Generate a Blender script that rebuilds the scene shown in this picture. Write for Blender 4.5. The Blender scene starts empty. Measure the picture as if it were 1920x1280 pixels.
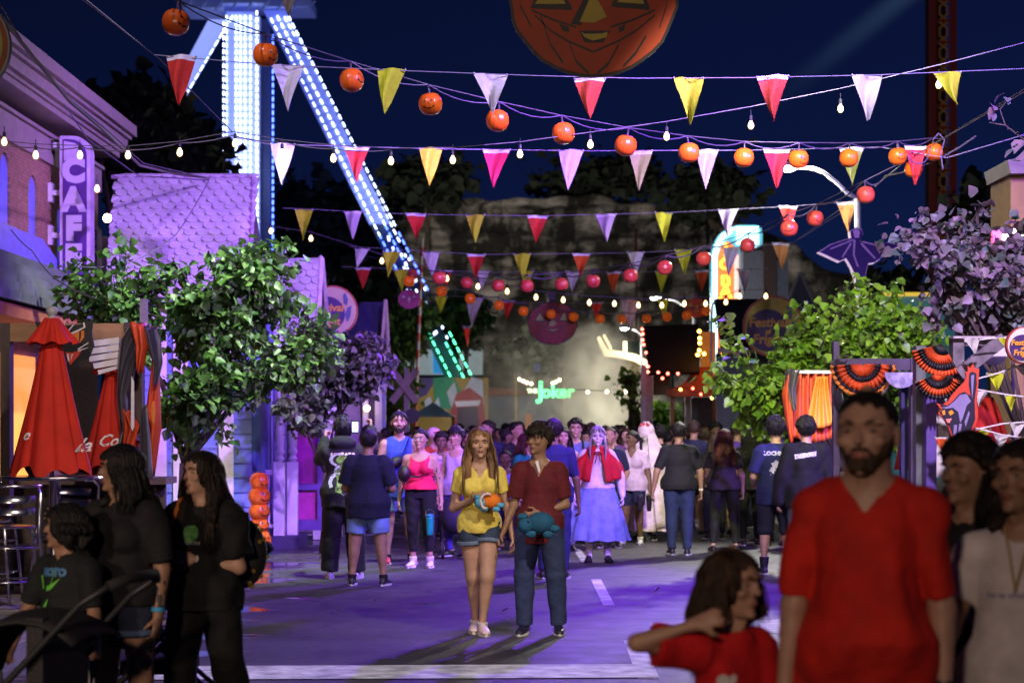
import bpy, math, random
import numpy as np
from mathutils import Vector, Matrix
R = math.radians
rnd = random.Random(7)
F = 3733.0; CZ = 1.69
sc = bpy.context.scene
C = sc.collection
ORG = {}
def W(px, py, d):
 "the place seen at pixel (px, py) of the 1920 px photograph at d metres"
 return Vector(((px - 960) / F * d, d, CZ + (800 - py) / F * d))
def lin(c):
 return tuple(((v / 255) / 12.92 if v / 255 <= .04045 else ((v / 255 + .055) / 1.055) ** 2.4) for v in c)
# ---------------------------------------------------------------- materials
MATS = {}
def mat(name, col, rough=.6, var=.12, scale=8, bump=0.0, bscale=60, metal=0, emit=None, estr=0, spec=.5, stretch=None, sheen=0, alpha=None, trans=0):
 if name in MATS: return MATS[name]
 m = bpy.data.materials.new(name); m.use_nodes = True
 nt = m.node_tree; n = nt.nodes; l = nt.links
 b = n['Principled BSDF']
 b.inputs['Roughness'].default_value = rough
 b.inputs['Metallic'].default_value = metal
 b.inputs['Specular IOR Level'].default_value = spec
 tc = n.new('ShaderNodeTexCoord')
 mp = n.new('ShaderNodeMapping'); l.new(tc.outputs['Object'], mp.inputs[0])
 if stretch: mp.inputs['Scale'].default_value = stretch
 if var > 0:
  nz = n.new('ShaderNodeTexNoise'); nz.inputs['Scale'].default_value = scale; nz.inputs['Detail'].default_value = 5
  l.new(mp.outputs[0], nz.inputs['Vector'])
  mr = n.new('ShaderNodeMapRange'); mr.inputs[1].default_value = .3; mr.inputs[2].default_value = .7
  mr.inputs[3].default_value = 1 - var * 1.6; mr.inputs[4].default_value = 1 + var * .8
  l.new(nz.outputs[0], mr.inputs[0])
  mx = n.new('ShaderNodeVectorMath'); mx.operation = 'SCALE'
  mx.inputs[0].default_value = col[:3]; l.new(mr.outputs[0], mx.inputs['Scale'])
  l.new(mx.outputs[0], b.inputs['Base Color'])
 else:
  b.inputs['Base Color'].default_value = (*col[:3], 1)
 if bump > 0:
  nb = n.new('ShaderNodeTexNoise'); nb.inputs['Scale'].default_value = bscale; nb.inputs['Detail'].default_value = 4
  l.new(mp.outputs[0], nb.inputs['Vector'])
  bp = n.new('ShaderNodeBump'); bp.inputs['Strength'].default_value = bump; bp.inputs['Distance'].default_value = .02
  l.new(nb.outputs[0], bp.inputs['Height']); l.new(bp.outputs[0], b.inputs['Normal'])
 if emit:
  b.inputs['Emission Color'].default_value = (*emit[:3], 1); b.inputs['Emission Strength'].default_value = estr
 if sheen: b.inputs['Sheen Weight'].default_value = sheen
 if trans: b.inputs['Transmission Weight'].default_value = trans
 MATS[name] = m
 return m
def rgb(name, c, **k):
 return mat(name, lin(c), **k)
# ---------------------------------------------------------------- mesh builder
def mesh_np(name, v, faces):
 "mesh from an (n,3) array and a list of face arrays, each (m,k)"
 me = bpy.data.meshes.new(name)
 v = np.asarray(v, dtype=np.float32)
 me.vertices.add(len(v)); me.vertices.foreach_set('co', v.ravel())
 fl = [np.asarray(f, dtype=np.int32) for f in faces if len(f)]
 nl = sum(f.size for f in fl); nf = sum(len(f) for f in fl)
 me.loops.add(nl); me.polygons.add(nf)
 me.loops.foreach_set('vertex_index', np.concatenate([f.ravel() for f in fl]))
 tot = np.concatenate([np.full(len(f), f.shape[1], np.int32) for f in fl])
 st = np.concatenate([[0], np.cumsum(tot)[:-1]]).astype(np.int32)
 me.polygons.foreach_set('loop_start', st); me.polygons.foreach_set('loop_total', tot)
 me.update(calc_edges=True); me.validate()
 return me
def link(name, me, m, parent=None, smooth=False, org=None):
 o = bpy.data.objects.new(name, me); C.objects.link(o)
 if m: me.materials.append(m)
 if smooth: me.polygons.foreach_set('use_smooth', [True] * len(me.polygons))
 if parent:
  o.parent = parent
  og = ORG.get(parent.name, Vector((0, 0, 0)))
  ORG[o.name] = og
  if org is None and og.length > 0:
   me.transform(Matrix.Translation(-og))
 elif org is not None:
  me.transform(Matrix.Translation(-Vector(org))); o.location = org; ORG[o.name] = Vector(org)
 else:
  ORG[o.name] = Vector((0, 0, 0))
 return o
class MB:
 def __init__(s): s.v = []; s.f = []
 def add(s, vs, fs):
  n = len(s.v); s.v += [Vector(x) for x in vs]; s.f += [tuple(i + n for i in f) for f in fs]; return s
 def box(s, c, size, M=None, taper=1.0):
  c = Vector(c); hx, hy, hz = [q / 2 for q in size]; M = M or Matrix.Identity(3)
  vs = []
  for z in (-1, 1):
   k = taper if z > 0 else 1
   for x, y in ((-1, -1), (1, -1), (1, 1), (-1, 1)): vs.append(c + M @ Vector((x * hx * k, y * hy * k, z * hz)))
  return s.add(vs, [(3, 2, 1, 0), (4, 5, 6, 7), (0, 1, 5, 4), (1, 2, 6, 5), (2, 3, 7, 6), (3, 0, 4, 7)])
 def b2(s, lo, hi):
  return s.box([(a + b) / 2 for a, b in zip(lo, hi)], [b - a for a, b in zip(lo, hi)])
 def tube(s, pts, r, n=6, caps=True):
  pts = [Vector(p) for p in pts]
  rs = r if isinstance(r, (list, tuple)) else [r] * len(pts)
  up = Vector((0, 0, 1)); vs = []; prev = None
  for i, p in enumerate(pts):
   t = (pts[min(i + 1, len(pts) - 1)] - pts[max(i - 1, 0)])
   if t.length < 1e-9: t = Vector((0, 0, 1))
   t.normalize()
   if prev is None:
    a = up.cross(t)
    if a.length < .1: a = Vector((1, 0, 0)).cross(t)
   else:
    a = prev - t * prev.dot(t)
    if a.length < 1e-4: a = Vector((1, 0, 0)).cross(t)
   a.normalize(); prev = a; b = t.cross(a)
   for k in range(n):
    an = 2 * math.pi * k / n
    vs.append(p + (a * math.cos(an) + b * math.sin(an)) * rs[i])
  fs = []
  for i in range(len(pts) - 1):
   for k in range(n):
    fs.append((i * n + k, i * n + (k + 1) % n, (i + 1) * n + (k + 1) % n, (i + 1) * n + k))
  if caps:
   fs.append(tuple(range(n - 1, -1, -1))); fs.append(tuple(range((len(pts) - 1) * n, len(pts) * n)))
  return s.add(vs, fs)
 def lathe(s, c, prof, n=20, M=None, rib=0, nr=8):
  c = Vector(c); M = M or Matrix.Identity(3); vs = []; fs = []
  for (r, z) in prof:
   for k in range(n):
    a = 2 * math.pi * k / n
    q = r * (1 + rib * abs(math.sin(a * nr / 2)) - rib)
    vs.append(c + M @ Vector((q * math.cos(a), q * math.sin(a), z)))
  for i in range(len(prof) - 1):
   for k in range(n): fs.append((i * n + k, i * n + (k + 1) % n, (i + 1) * n + (k + 1) % n, (i + 1) * n + k))
  fs.append(tuple(range(n - 1, -1, -1))); fs.append(tuple(range((len(prof) - 1) * n, len(prof) * n)))
  return s.add(vs, fs)
 def ball(s, c, r, n=12, m=8, sq=(1, 1, 1), M=None):
  prof = []
  c = Vector(c); M = M or Matrix.Identity(3); vs = []; fs = []
  for i in range(m + 1):
   t = math.pi * i / m
   for k in range(n):
    a = 2 * math.pi * k / n; rr = max(math.sin(t), .02)
    vs.append(c + M @ Vector((rr * math.cos(a) * r * sq[0], rr * math.sin(a) * r * sq[1], -math.cos(t) * r * sq[2])))
  for i in range(m):
   for k in range(n): fs.append((i * n + k, i * n + (k + 1) % n, (i + 1) * n + (k + 1) % n, (i + 1) * n + k))
  return s.add(vs, fs)
 def prism(s, pts, o, u, v, th):
  "closed outline pts (2-D) in the plane (o,u,v), extruded by th along u x v"
  o, u, v = Vector(o), Vector(u), Vector(v); nn = u.cross(v).normalized() * th
  ar = sum(pts[i][0] * pts[(i + 1) % len(pts)][1] - pts[(i + 1) % len(pts)][0] * pts[i][1] for i in range(len(pts)))
  if ar < 0: pts = pts[::-1]
  n = len(pts)
  a = [o + u * p[0] + v * p[1] for p in pts]
  vs = a + [p + nn for p in a]
  fs = [tuple(range(n, 2 * n)), tuple(range(n - 1, -1, -1))] + [(i, (i + 1) % n, n + (i + 1) % n, n + i) for i in range(n)]
  return s.add(vs, fs)
 def build(s, name, m, parent=None, smooth=False, org=None):
  me = bpy.data.meshes.new(name); me.from_pydata([tuple(p) for p in s.v], [], s.f); me.update()
  return link(name, me, m, parent, smooth, org)
def tag(o, label=None, cat=None, group=None, kind=None):
 if label: o['label'] = label
 if cat: o['category'] = cat
 if group: o['group'] = group
 if kind: o['kind'] = kind
 return o
def thing(name, label, cat, loc=(0, 0, 0), group=None, rz=0):
 o = bpy.data.objects.new(name, None); C.objects.link(o); o.location = loc; o.rotation_euler.z = rz
 o.empty_display_size = .2
 ORG[o.name] = Vector(loc)
 return tag(o, label, cat, group)
def copy_tree(o, parent=None):
 c = o.copy(); C.objects.link(c); c.parent = parent
 for ch in list(o.children): copy_tree(ch, c)
 return c
def text_obj(name, body, m, parent, o, u, v, size, th=.004, bold=0, shear=0, align='CENTER', gap=1.0, line=1.0):
 "lettering as a real extruded mesh in the plane (o,u,v), u to the right, v up"
 cu = bpy.data.curves.new(name, 'FONT'); cu.body = body; cu.size = size; cu.extrude = th / 2; cu.offset = bold
 cu.shear = shear; cu.align_x = align; cu.align_y = 'CENTER'; cu.space_character = gap; cu.space_line = line; cu.resolution_u = 3
 t = bpy.data.objects.new('tmp', cu)
 dg = bpy.context.evaluated_depsgraph_get()
 C.objects.link(t); bpy.context.view_layer.update()
 me = bpy.data.meshes.new_from_object(t.evaluated_get(bpy.context.evaluated_depsgraph_get()))
 bpy.data.objects.remove(t); bpy.data.curves.remove(cu)
 u, v = Vector(u).normalized(), Vector(v).normalized(); w = u.cross(v); o = Vector(o)
 M = Matrix(((u.x, v.x, w.x, o.x), (u.y, v.y, w.y, o.y), (u.z, v.z, w.z, o.z), (0, 0, 0, 1)))
 me.transform(M); me.materials.clear()
 return link(name, me, m, parent)
def text_mesh(body, size, bold=0, shear=0):
 cu = bpy.data.curves.new('t', 'FONT'); cu.body = body; cu.size = size; cu.offset = bold; cu.shear = shear
 cu.align_x = 'CENTER'; cu.align_y = 'CENTER'; cu.resolution_u = 2
 t = bpy.data.objects.new('tmp', cu); C.objects.link(t); bpy.context.view_layer.update()
 me = bpy.data.meshes.new_from_object(t.evaluated_get(bpy.context.evaluated_depsgraph_get()))
 bpy.data.objects.remove(t); bpy.data.curves.remove(cu)
 vs = [(q.co.x, q.co.y) for q in me.vertices]; fs = [tuple(p.vertices) for p in me.polygons]
 bpy.data.meshes.remove(me)
 return vs, fs
# ---------------------------------------------------------------- blended fields -> one continuous surface
class Field:
 def __init__(s, lo, hi, h):
  s.h = h; s.lo = np.array(lo, float) - 2 * h
  s.n = np.ceil((np.array(hi, float) + 2 * h - s.lo) / h).astype(int) + 1
  s.acc = np.zeros(s.n, np.float32)
  s.ax = [s.lo[i] + np.arange(s.n[i]) * h for i in range(3)]
 def sub(s, lo, hi):
  i0 = np.maximum(np.floor((np.array(lo) - s.lo) / s.h).astype(int), 0)
  i1 = np.minimum(np.ceil((np.array(hi) - s.lo) / s.h).astype(int) + 1, s.n)
  if (i1 <= i0).any(): return None, None
  sl = tuple(slice(a, b) for a, b in zip(i0, i1))
  g = (s.ax[0][sl[0]][:, None, None], s.ax[1][sl[1]][None, :, None], s.ax[2][sl[2]][None, None, :])
  return sl, g
 def put(s, lo, hi, fn, k):
  m = 6 * k
  sl, g = s.sub([a - m for a in lo], [b + m for b in hi])
  if sl is None: return
  d = fn(*g)
  s.acc[sl] += np.exp(np.clip(-d / k, -12, 12)).astype(np.float32)
 def dent(s, c, r, amt):
  c = np.array(c); sl, g = s.sub(c - 2.5 * r, c + 2.5 * r)
  if sl is None: return
  q = ((g[0] - c[0]) ** 2 + (g[1] - c[1]) ** 2 + (g[2] - c[2]) ** 2) / r ** 2
  s.acc[sl] *= np.exp(-amt * np.exp(-q)).astype(np.float32)
 def ell(s, c, r, k=.006, M=None):
  c = Vector(c); rm = max(r)
  Mi = np.array(M.transposed()) if M else np.eye(3)
  def fn(x, y, z):
   x = x - c.x; y = y - c.y; z = z - c.z
   a = Mi[0, 0] * x + Mi[0, 1] * y + Mi[0, 2] * z; b = Mi[1, 0] * x + Mi[1, 1] * y + Mi[1, 2] * z; e = Mi[2, 0] * x + Mi[2, 1] * y + Mi[2, 2] * z
   rr = np.sqrt((a / r[0]) ** 2 + (b / r[1]) ** 2 + (e / r[2]) ** 2) + 1e-4
   rho = np.sqrt(a * a + b * b + e * e)
   return rho * (1 - 1 / rr)
  s.put([c[i] - rm for i in range(3)], [c[i] + rm for i in range(3)], fn, k)
 def loft(s, p0, p1, side, hs, a, bf, bb=None, off=0, k=.008, flat=False, fold=None):
  p0 = Vector(p0); p1 = Vector(p1); ax = p1 - p0; L = ax.length; ax = ax / L
  side = Vector(side); side = side - ax * side.dot(ax)
  if side.length < 1e-3: side = Vector((1, 0, 0)) - ax * ax.x
  side.normalize(); fr = side.cross(ax)
  if fr.y > 0: fr = -fr       # front is -Y
  bb = bb or bf
  mx = max(max(a), max(bf), max(bb)) + abs(off) + .02
  def fn(x, y, z):
   x = x - p0.x; y = y - p0.y; z = z - p0.z
   t = (x * ax.x + y * ax.y + z * ax.z) / L
   u = x * side.x + y * side.y + z * side.z
   w = x * fr.x + y * fr.y + z * fr.z
   A = np.interp(t, hs, a) + off; Bf = np.interp(t, hs, bf) + off; Bb = np.interp(t, hs, bb) + off
   B = np.where(w > 0, Bf, Bb)
   rr = np.sqrt((u / A) ** 2 + (w / B) ** 2) + 1e-4
   rho = np.sqrt(u * u + w * w)
   Rr = rho / rr
   over = np.maximum(np.maximum(-t, t - 1), 0) * L
   if flat:
    d = np.maximum(rho - Rr, np.maximum(-t, t - 1) * L)
   else:
    d = np.sqrt(rho * rho + over * over) - Rr
   if fold is not None: d = d + np.minimum(fold(x + p0.x, y + p0.y, z + p0.z), .45 * max(off, .004))
   return d
  s.put([min(p0[i], p1[i]) - mx for i in range(3)], [max(p0[i], p1[i]) + mx for i in range(3)], fn, k)
 def cap(s, p0, p1, r0, r1, k=.005, off=0):
  s.loft(p0, p1, (1, .01, 0), [0, 1], [r0, r1], [r0, r1], off=off, k=k)
 def mesh(s, name, cut=None):
  Fv = np.log(s.acc + 1e-6)
  if cut is not None:
   g = (s.ax[0][:, None, None], s.ax[1][None, :, None], s.ax[2][None, None, :])
   Fv = np.minimum(Fv, cut(*g) / s.h * 1.0)
  Fv[0] = Fv[-1] = -1; Fv[:, 0] = Fv[:, -1] = -1; Fv[:, :, 0] = Fv[:, :, -1] = -1
  ins = Fv > 0; nx, ny, nz = Fv.shape
  cnt = np.zeros((nx - 1, ny - 1, nz - 1), np.int8)
  for i in (0, 1):
   for j in (0, 1):
    for k in (0, 1): cnt += ins[i:nx - 1 + i, j:ny - 1 + j, k:nz - 1 + k]
  cell = (cnt > 0) & (cnt < 8)
  idx = np.argwhere(cell)
  if len(idx) == 0: return None
  ids = np.full(cell.shape, -1, np.int32); ids[cell] = np.arange(len(idx))
  pos = np.zeros((len(idx), 3)); w = np.zeros(len(idx))
  cs = [(i, j, k) for i in (0, 1) for j in (0, 1) for k in (0, 1)]
  for a in cs:
   for e in range(3):
    if a[e]: continue
    b = list(a); b[e] = 1
    v0 = Fv[idx[:, 0] + a[0], idx[:, 1] + a[1], idx[:, 2] + a[2]]; v1 = Fv[idx[:, 0] + b[0], idx[:, 1] + b[1], idx[:, 2] + b[2]]
    cr = (v0 > 0) != (v1 > 0)
    t = np.where(cr, v0 / np.where(cr, v0 - v1, 1), 0)
    p = np.tile(np.array(a, float), (len(idx), 1)); p[:, e] = t
    pos += p * cr[:, None]; w += cr
  pos = pos / w[:, None] + idx
  v = pos * s.h + s.lo
  faces = []
  for e in range(3):
   o1, o2 = [(1, 2), (2, 0), (0, 1)][e]
   sa = [slice(None)] * 3; sb = [slice(None)] * 3
   sa[e] = slice(0, -1); sb[e] = slice(1, None)
   A = ins[tuple(sa)]; B = ins[tuple(sb)]
   q = np.argwhere(A != B)
   q = q[(q[:, o1] > 0) & (q[:, o2] > 0) & (q[:, o1] < Fv.shape[o1] - 1) & (q[:, o2] < Fv.shape[o2] - 1)]
   sg = A[q[:, 0], q[:, 1], q[:, 2]]
   def cid(d1, d2):
    r = q.copy(); r[:, o1] -= d1; r[:, o2] -= d2
    return ids[r[:, 0], r[:, 1], r[:, 2]]
   f = np.stack([cid(1, 1), cid(0, 1), cid(0, 0), cid(1, 0)], 1)
   f[~sg] = f[~sg][:, ::-1]
   faces.append(f)
  f = np.concatenate(faces)
  f = f[(f >= 0).all(1)]
  for _ in range(2):
   acc = v.copy(); c = np.ones(len(v))
   for a, b in ((0, 1), (1, 2), (2, 3), (3, 0)):
    np.add.at(acc, f[:, a], v[f[:, b]]); np.add.at(c, f[:, a], 1)
   v = .4 * v + .6 * acc / c[:, None]
  return mesh_np(name, v, [f])
# ---------------------------------------------------------------- people
SKIN = {'light': (.46, .27, .19), 'tan': (.34, .19, .12), 'olive': (.29, .16, .10), 'brown': (.17, .09, .055), 'dark': (.07, .035, .022), 'powder': (.62, .56, .55)}
def skin_mat(k): return mat('skin_' + k, SKIN[k], rough=.48, var=.1, scale=14, bump=.08, bscale=120, spec=.4)
def cloth_mat(c, rough=.85, key='cloth', **k):
 n = key + '_%d_%d_%d' % tuple(int(q) for q in c)
 return mat(n, lin(c), rough=rough, var=k.pop('var', .16), scale=k.pop('scale', 9), bump=k.pop('bump', .5), bscale=k.pop('bscale', 18), **k)
HAIRC = {'black': (.010, .008, .008), 'dark': (.018, .011, .008), 'brown': (.05, .026, .013), 'light': (.24, .13, .06), 'grey': (.25, .23, .24), 'red': (.09, .015, .02)}
def hair_mat(k): return mat('hair_' + k, HAIRC[k], rough=.55, var=.5, scale=22, bump=.9, bscale=90, stretch=(1, 1, .12), spec=.35)
HW = ([0, .05, .12, .2, .3, .42, .5, .6, .72, .82, .9, .96, 1], )
HH = [0, .05, .12, .2, .3, .42, .5, .6, .72, .82, .9, .96, 1]
HA = [.10, .175, .225, .265, .30, .325, .335, .345, .345, .32, .26, .18, .08]
HF = [.30, .37, .395, .40, .405, .405, .40, .405, .41, .37, .29, .2, .09]
HB = [.02, .05, .12, .22, .34, .42, .45, .475, .48, .45, .36, .25, .1]
def fold_fn(seed, amp, H, vs=1.0):
 r = random.Random(seed); ps = [(r.uniform(16, 42) * r.choice((-1, 1)), r.uniform(10, 34) * r.choice((-1, 1)), r.uniform(6, 24) * r.choice((-1, 1)) * vs, r.uniform(0, 6)) for _ in range(4)]
 def fn(x, y, z):
  w = 0
  for i, (a, b, c, p) in enumerate(ps):
   w = w + np.sin((a * x + b * y + c * z) / (H / 1.7) + p + 1.2 * np.sin(9 * z + 6 * x + p)) / (1 + .4 * i)
  return w * amp * .5
 return fn
def hand(Fd, wr, d, palm, side, S, curl=.5, grip=False):
 "palm, four fingers and a thumb. d: pointing direction, palm: palm normal, side: towards the thumb"
 d = Vector(d).normalized(); palm = (Vector(palm) - d * Vector(palm).dot(d)).normalized()
 th = d.cross(palm); th = th if th.dot(Vector(side)) > 0 else -th
 kn = wr + d * .092 * S
 Fd.loft(wr - d * .01 * S, kn, th, [0, .5, 1], [.026 * S, .037 * S, .04 * S], [.018 * S, .016 * S, .013 * S], k=.004)
 ln = [.068, .076, .070, .055]
 for i in range(4):
  b = kn + th * (.03 - .02 * i) * S - d * .006 * S * abs(i - 1)
  L = ln[i] * S; c = curl * (1 + .12 * i); p = b; a = 0
  for j, (fr, cc) in enumerate(((.45, .75), (.32, 1.1), (.23, .8))):
   a += c * cc * 1.1
   q = p + (d * math.cos(a) + palm * math.sin(a) + th * (.05 * (1.5 - i))) * L * fr * (1.0 if a < 1.6 else .9)
   Fd.cap(p, q, (.0098 - .0012 * j) * S, (.0088 - .0012 * j) * S, k=.0028); p = q
 b = wr + d * .03 * S + th * .026 * S; q = b + (th * .75 + d * .65 + palm * .35).normalized() * .042 * S
 Fd.cap(b, q, .014 * S, .0105 * S, k=.004)
 q2 = q + (th * (.25 if not grip else -.3) + d * .8 + palm * (.45 + .5 * curl)).normalized() * .036 * S
 Fd.cap(q, q2, .0105 * S, .0085 * S, k=.003)
 return kn
def person(label, px, d, H, yaw=0, skin='tan', hair=('short', 'dark', 0), top=None, bottom=None, shoes=(30, 30, 34), socks=None,
   arms=None, legs=None, head=(0, 0), girth=1.0, bust=0, belly=0, vox=.011, face=True, hh=.137, hd=.012, lean=0, seed=1, group=None, X=None, neckfat=1.0, tat=False, hfront=1.0, hands=True, sole=(200, 200, 205), curl=(.5, .5), palm=None, twist=0, z0=0):
 X = (px - 960) / F * d if X is None else X; H = H / (1 - hd)
 root = thing('person', label, 'person', (X, d, z0), group, rz=yaw)
 ORG[root.name] = Vector((0, 0, 0))
 rr = random.Random(seed * 31 + 5); S = H / 1.72
 arms = arms or {}; legs = legs or {}
 top = dict(dict(c=(40, 40, 44), sleeve=.45, hem=.50, loose=.012, neck='crew', fold=.009), **(top or {}))
 bottom = dict(dict(kind='pants', c=(30, 34, 50), len=.98, loose=.012, flare=0), **(bottom or {}))
 TH, SH, AN = .243 * H, .238 * H, .045 * H
 lg = {}
 for sd in (-1, 1):
  a, b = legs.get(sd, ((.06 * sd, -.02, -1), (.02 * sd, .03, -1)))
  lg[sd] = (Vector(a).normalized() * TH, Vector(b).normalized() * SH)
 hz = max(-(v[0].z + v[1].z) for v in lg.values()) + AN
 P = Vector((0, 0, hz))
 hipx = .052 * H * (1 + (girth - 1) * .5)
 U = Vector((0, -math.sin(lean), math.cos(lean)))
 k6 = (.868 - hh / .132 * 0 - .0) if hh <= .135 else 1 - hh
 NB = P + U * ((.832 - .526) * H - (hh - .132) * H)          # neck base
 SHZ = NB - U * .03 * H
 tw = Matrix.Rotation(twist, 3, 'Z')
 sx = tw @ Vector((1, 0, 0))
 shw = .092 * H * (1 + (girth - 1) * .5)
 J = {}
 for sd in (-1, 1):
  J['sh', sd] = SHZ + sx * shw * sd * 1.0 - U * .022 * H
  a, b = arms.get(sd, ((.22 * sd, .02, -1), (.10 * sd, -.2, -1)))
  J['el', sd] = J['sh', sd] + Vector(a).normalized() * .168 * H
  J['wr', sd] = J['el', sd] + Vector(b).normalized() * .142 * H
  J['hd', sd] = Vector(b).normalized()
  J['hip', sd] = P + Vector((hipx * sd, 0, 0))
  J['kn', sd] = J['hip', sd] + lg[sd][0]
  J['an', sd] = J['kn', sd] + lg[sd][1]
 g = girth
 yw, tl = head
 HM = Matrix.Rotation(yw, 3, 'Z') @ Matrix.Rotation(tl, 3, 'X')
 hs = HM @ Vector((1, 0, 0)); hf = HM @ Vector((0, -1, 0)); hu = HM @ Vector((0, 0, 1))
 HHt = hh * H
 chin = NB + U * (1 - hh - .832 + (hh - .132) - hd) * H + Vector((0, -.012 * H, 0))
 def HP(u, v, w): return chin + hs * u * HHt + hf * v * HHt + hu * w * HHt
 allp = list(J[k] for k in J if k[0] != 'hd') + [HP(0, 0, 1.15), NB]
 lo = [min(p[i] for p in allp) - .2 * S for i in range(3)]; hi = [max(p[i] for p in allp) + .2 * S for i in range(3)]
 lo[2] = -.02; hi[2] = HP(0, 0, 1.1).z + .03
 sleeve = top['sleeve']; dress = bottom['kind'] == 'skirt'
 def torso(Fd, off, zlo=0., fold=None, k=.007, hi=1.0, hem=0):
  L = (NB - P).length
  hs_ = [-.12, 0, .12, .28, .45, .65, .82, .93, 1.0]
  a_ = [.088 * g, .094 * g, .092 * g, .076 * g, .084 * g, .093 * g, .088 * g, .062, .034]
  f_ = [.05 * g, .06 * g + belly * .3, .062 * g + belly * .8, .058 * g + belly, .062 * g + belly * .7, .066 * g + belly * .2, .056 * g, .045, .036]
  b_ = [.066 * g, .072 * g, .062 * g, .052 * g, .055 * g, .065 * g, .062 * g, .05, .036]
  a_ = [q * H + (hem + .012 * H * (hem > 0)) * min(1, max(0, .45 - t) / .3) for q, t in zip(a_, hs_)]; f_ = [q + (hem * 1.1 / H + .010 * (hem > 0)) * min(1, max(0, .42 - t) / .3) for q, t in zip(f_, hs_)]; b_ = [q + (hem / H + .008 * (hem > 0)) * min(1, max(0, .5 - t) / .3) for q, t in zip(b_, hs_)]; f_ = [q * H for q in f_]; b_ = [q * H for q in b_]
  p0 = P + U * zlo * L; p1 = P + U * L * hi
  hs2 = [(q - zlo) / (hi - zlo) for q in hs_]
  Fd.loft(p0, p1, sx if zlo > .3 else (1, 0, 0), hs2, a_, f_, b_, off=off, k=k, flat=True, fold=fold)
  for sd in (-1, 1):
   Fd.loft(SHZ + sx * .02 * H * sd + U * .004 * H, J['sh', sd], (0, -1, 0), [0, 1], [.036 * H * g, .031 * H * g], [.030 * H, .027 * H * g], off=off * .7, k=.007, fold=fold)
   if bust: Fd.ell(P + U * L * .62 + Vector((.045 * H * sd, -.048 * H * g, 0)), ((.042 + .012 * bust) * H + off * .6,) * 3, k=.012)
 def leg_(Fd, sd, off0, off1, t1, fold=None, flat=True, k=.01):
  hp, kn, an = J['hip', sd], J['kn', sd], J['an', sd]
  q = .9 + .1 * g if g < 1 else (1 + (g - 1) * .8)
  la = [.053 * H * q, .054 * H * q, .045 * H * q, .034 * H * q]
  f1 = min(1, t1 / .5); p = hp + (kn - hp) * f1
  hs_ = [0, .25, .65, 1]
  Fd.loft(hp + Vector((0, 0, .02 * H)), p, (1, 0, 0), [z / f1 for z in hs_], [la[i] + off0 + (off1 - off0) * hs_[i] * .5 for i in range(4)], [la[i] * 1.05 + off0 + (off1 - off0) * hs_[i] * .5 for i in range(4)], k=k, flat=(flat and t1 <= .5), fold=fold)
  if t1 > .5:
   f2 = (t1 - .5) / .5; p2 = kn + (an - kn) * f2
   hs_ = [0, .2, .35, .7, 1]; ca = [.032, .033, .032, .021, .0175]; cb = [.032, .040, .038, .023, .021]; cf = [.034, .031, .029, .022, .020]
   o = [off0 + (off1 - off0) * (.5 + .5 * z) for z in hs_]
   Fd.loft(kn, p2, (1, 0, 0), [z / f2 for z in hs_], [ca[i] * H * q + o[i] for i in range(5)], [cf[i] * H * q + o[i] for i in range(5)], [cb[i] * H * q + o[i] for i in range(5)], k=k, flat=False if not flat else True, fold=fold)
   Fd.loft(kn - (kn - hp) * .03, kn + (an - kn) * .03, (1, 0, 0), [0, 1], [.031 * H * q + off0] * 2, [.031 * H * q + off0] * 2, k=k, fold=fold)
 def arm_(Fd, sd, off, t1, fold=None, k=.008):
  s_, e, w = J['sh', sd], J['el', sd], J['wr', sd]; q = 1 + (g - 1) * .7
  f1 = min(1, t1 / .5); hs_ = [0, .35, .8, 1]; r_ = [.033 * H * q, .03 * H * q, .0245 * H * q, .0235 * H * q]
  if off > .005: Fd.ell(s_, (.033 * H * q + off * .8,) * 3, k=.005)
  Fd.loft(s_, s_ + (e - s_) * f1, (0, -1, 0), [z / f1 for z in hs_], r_, r_, off=off, k=k, fold=fold, flat=off > .005 and t1 <= .5)
  if t1 > .5:
   f2 = (t1 - .5) / .5; hs_ = [0, .25, .7, 1]; r_ = [.0235 * H * q, .0245 * H * q, .018 * H * q, .0155 * H * q]
   Fd.loft(e, e + (w - e) * f2, (0, -1, 0), [z / f2 for z in hs_], r_, [z * .9 for z in r_], off=off, k=k, fold=fold)
 B = Field(lo, hi, vox)
 torso(B, 0)
 nr = .031 * H * neckfat
 B.loft(NB - U * .03 * H, HP(0, .02, .22), (1, 0, 0), [0, .4, 1], [nr * 1.25, nr, nr * .98], [nr * 1.1, nr * .95, nr], k=.008)
 B.loft(HP(0, 0, 0), HP(0, 0, 1), hs, HH, [q * HHt for q in HA], [q * HHt for q in HF], [q * HHt for q in HB], k=.004)
 if abs(yw) > .4:   # the loft's front follows -Y only: a turned head is blended from ellipsoids instead
  pass
 fd = HHt / .23
 near = vox <= .0095
 if face:
  B.ell(HP(0, .395, .63), (.07 * fd, .010 * fd, .012 * fd), k=.005, M=HM)         # brow
  B.ell(HP(0, .455, .47), (.0075 * fd, .010 * fd, .02 * fd), k=.004, M=HM)
  B.ell(HP(0, .49, .40), (.0125 * fd, .014 * fd, .009 * fd), k=.004, M=HM)        # nose tip
  B.ell(HP(0, .42, .25), (.022 * fd, .011 * fd, .008 * fd), k=.004, M=HM)         # lips
  B.ell(HP(0, .38, .06), (.02 * fd, .014 * fd, .014 * fd), k=.005, M=HM)          # chin
  for sd in (-1, 1):
   B.dent(HP(.16 * sd, .43, .53), .019 * fd, 1.7)
   B.ell(HP(.2 * sd, .33, .40), (.022 * fd, .016 * fd, .018 * fd), k=.006, M=HM)
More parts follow.
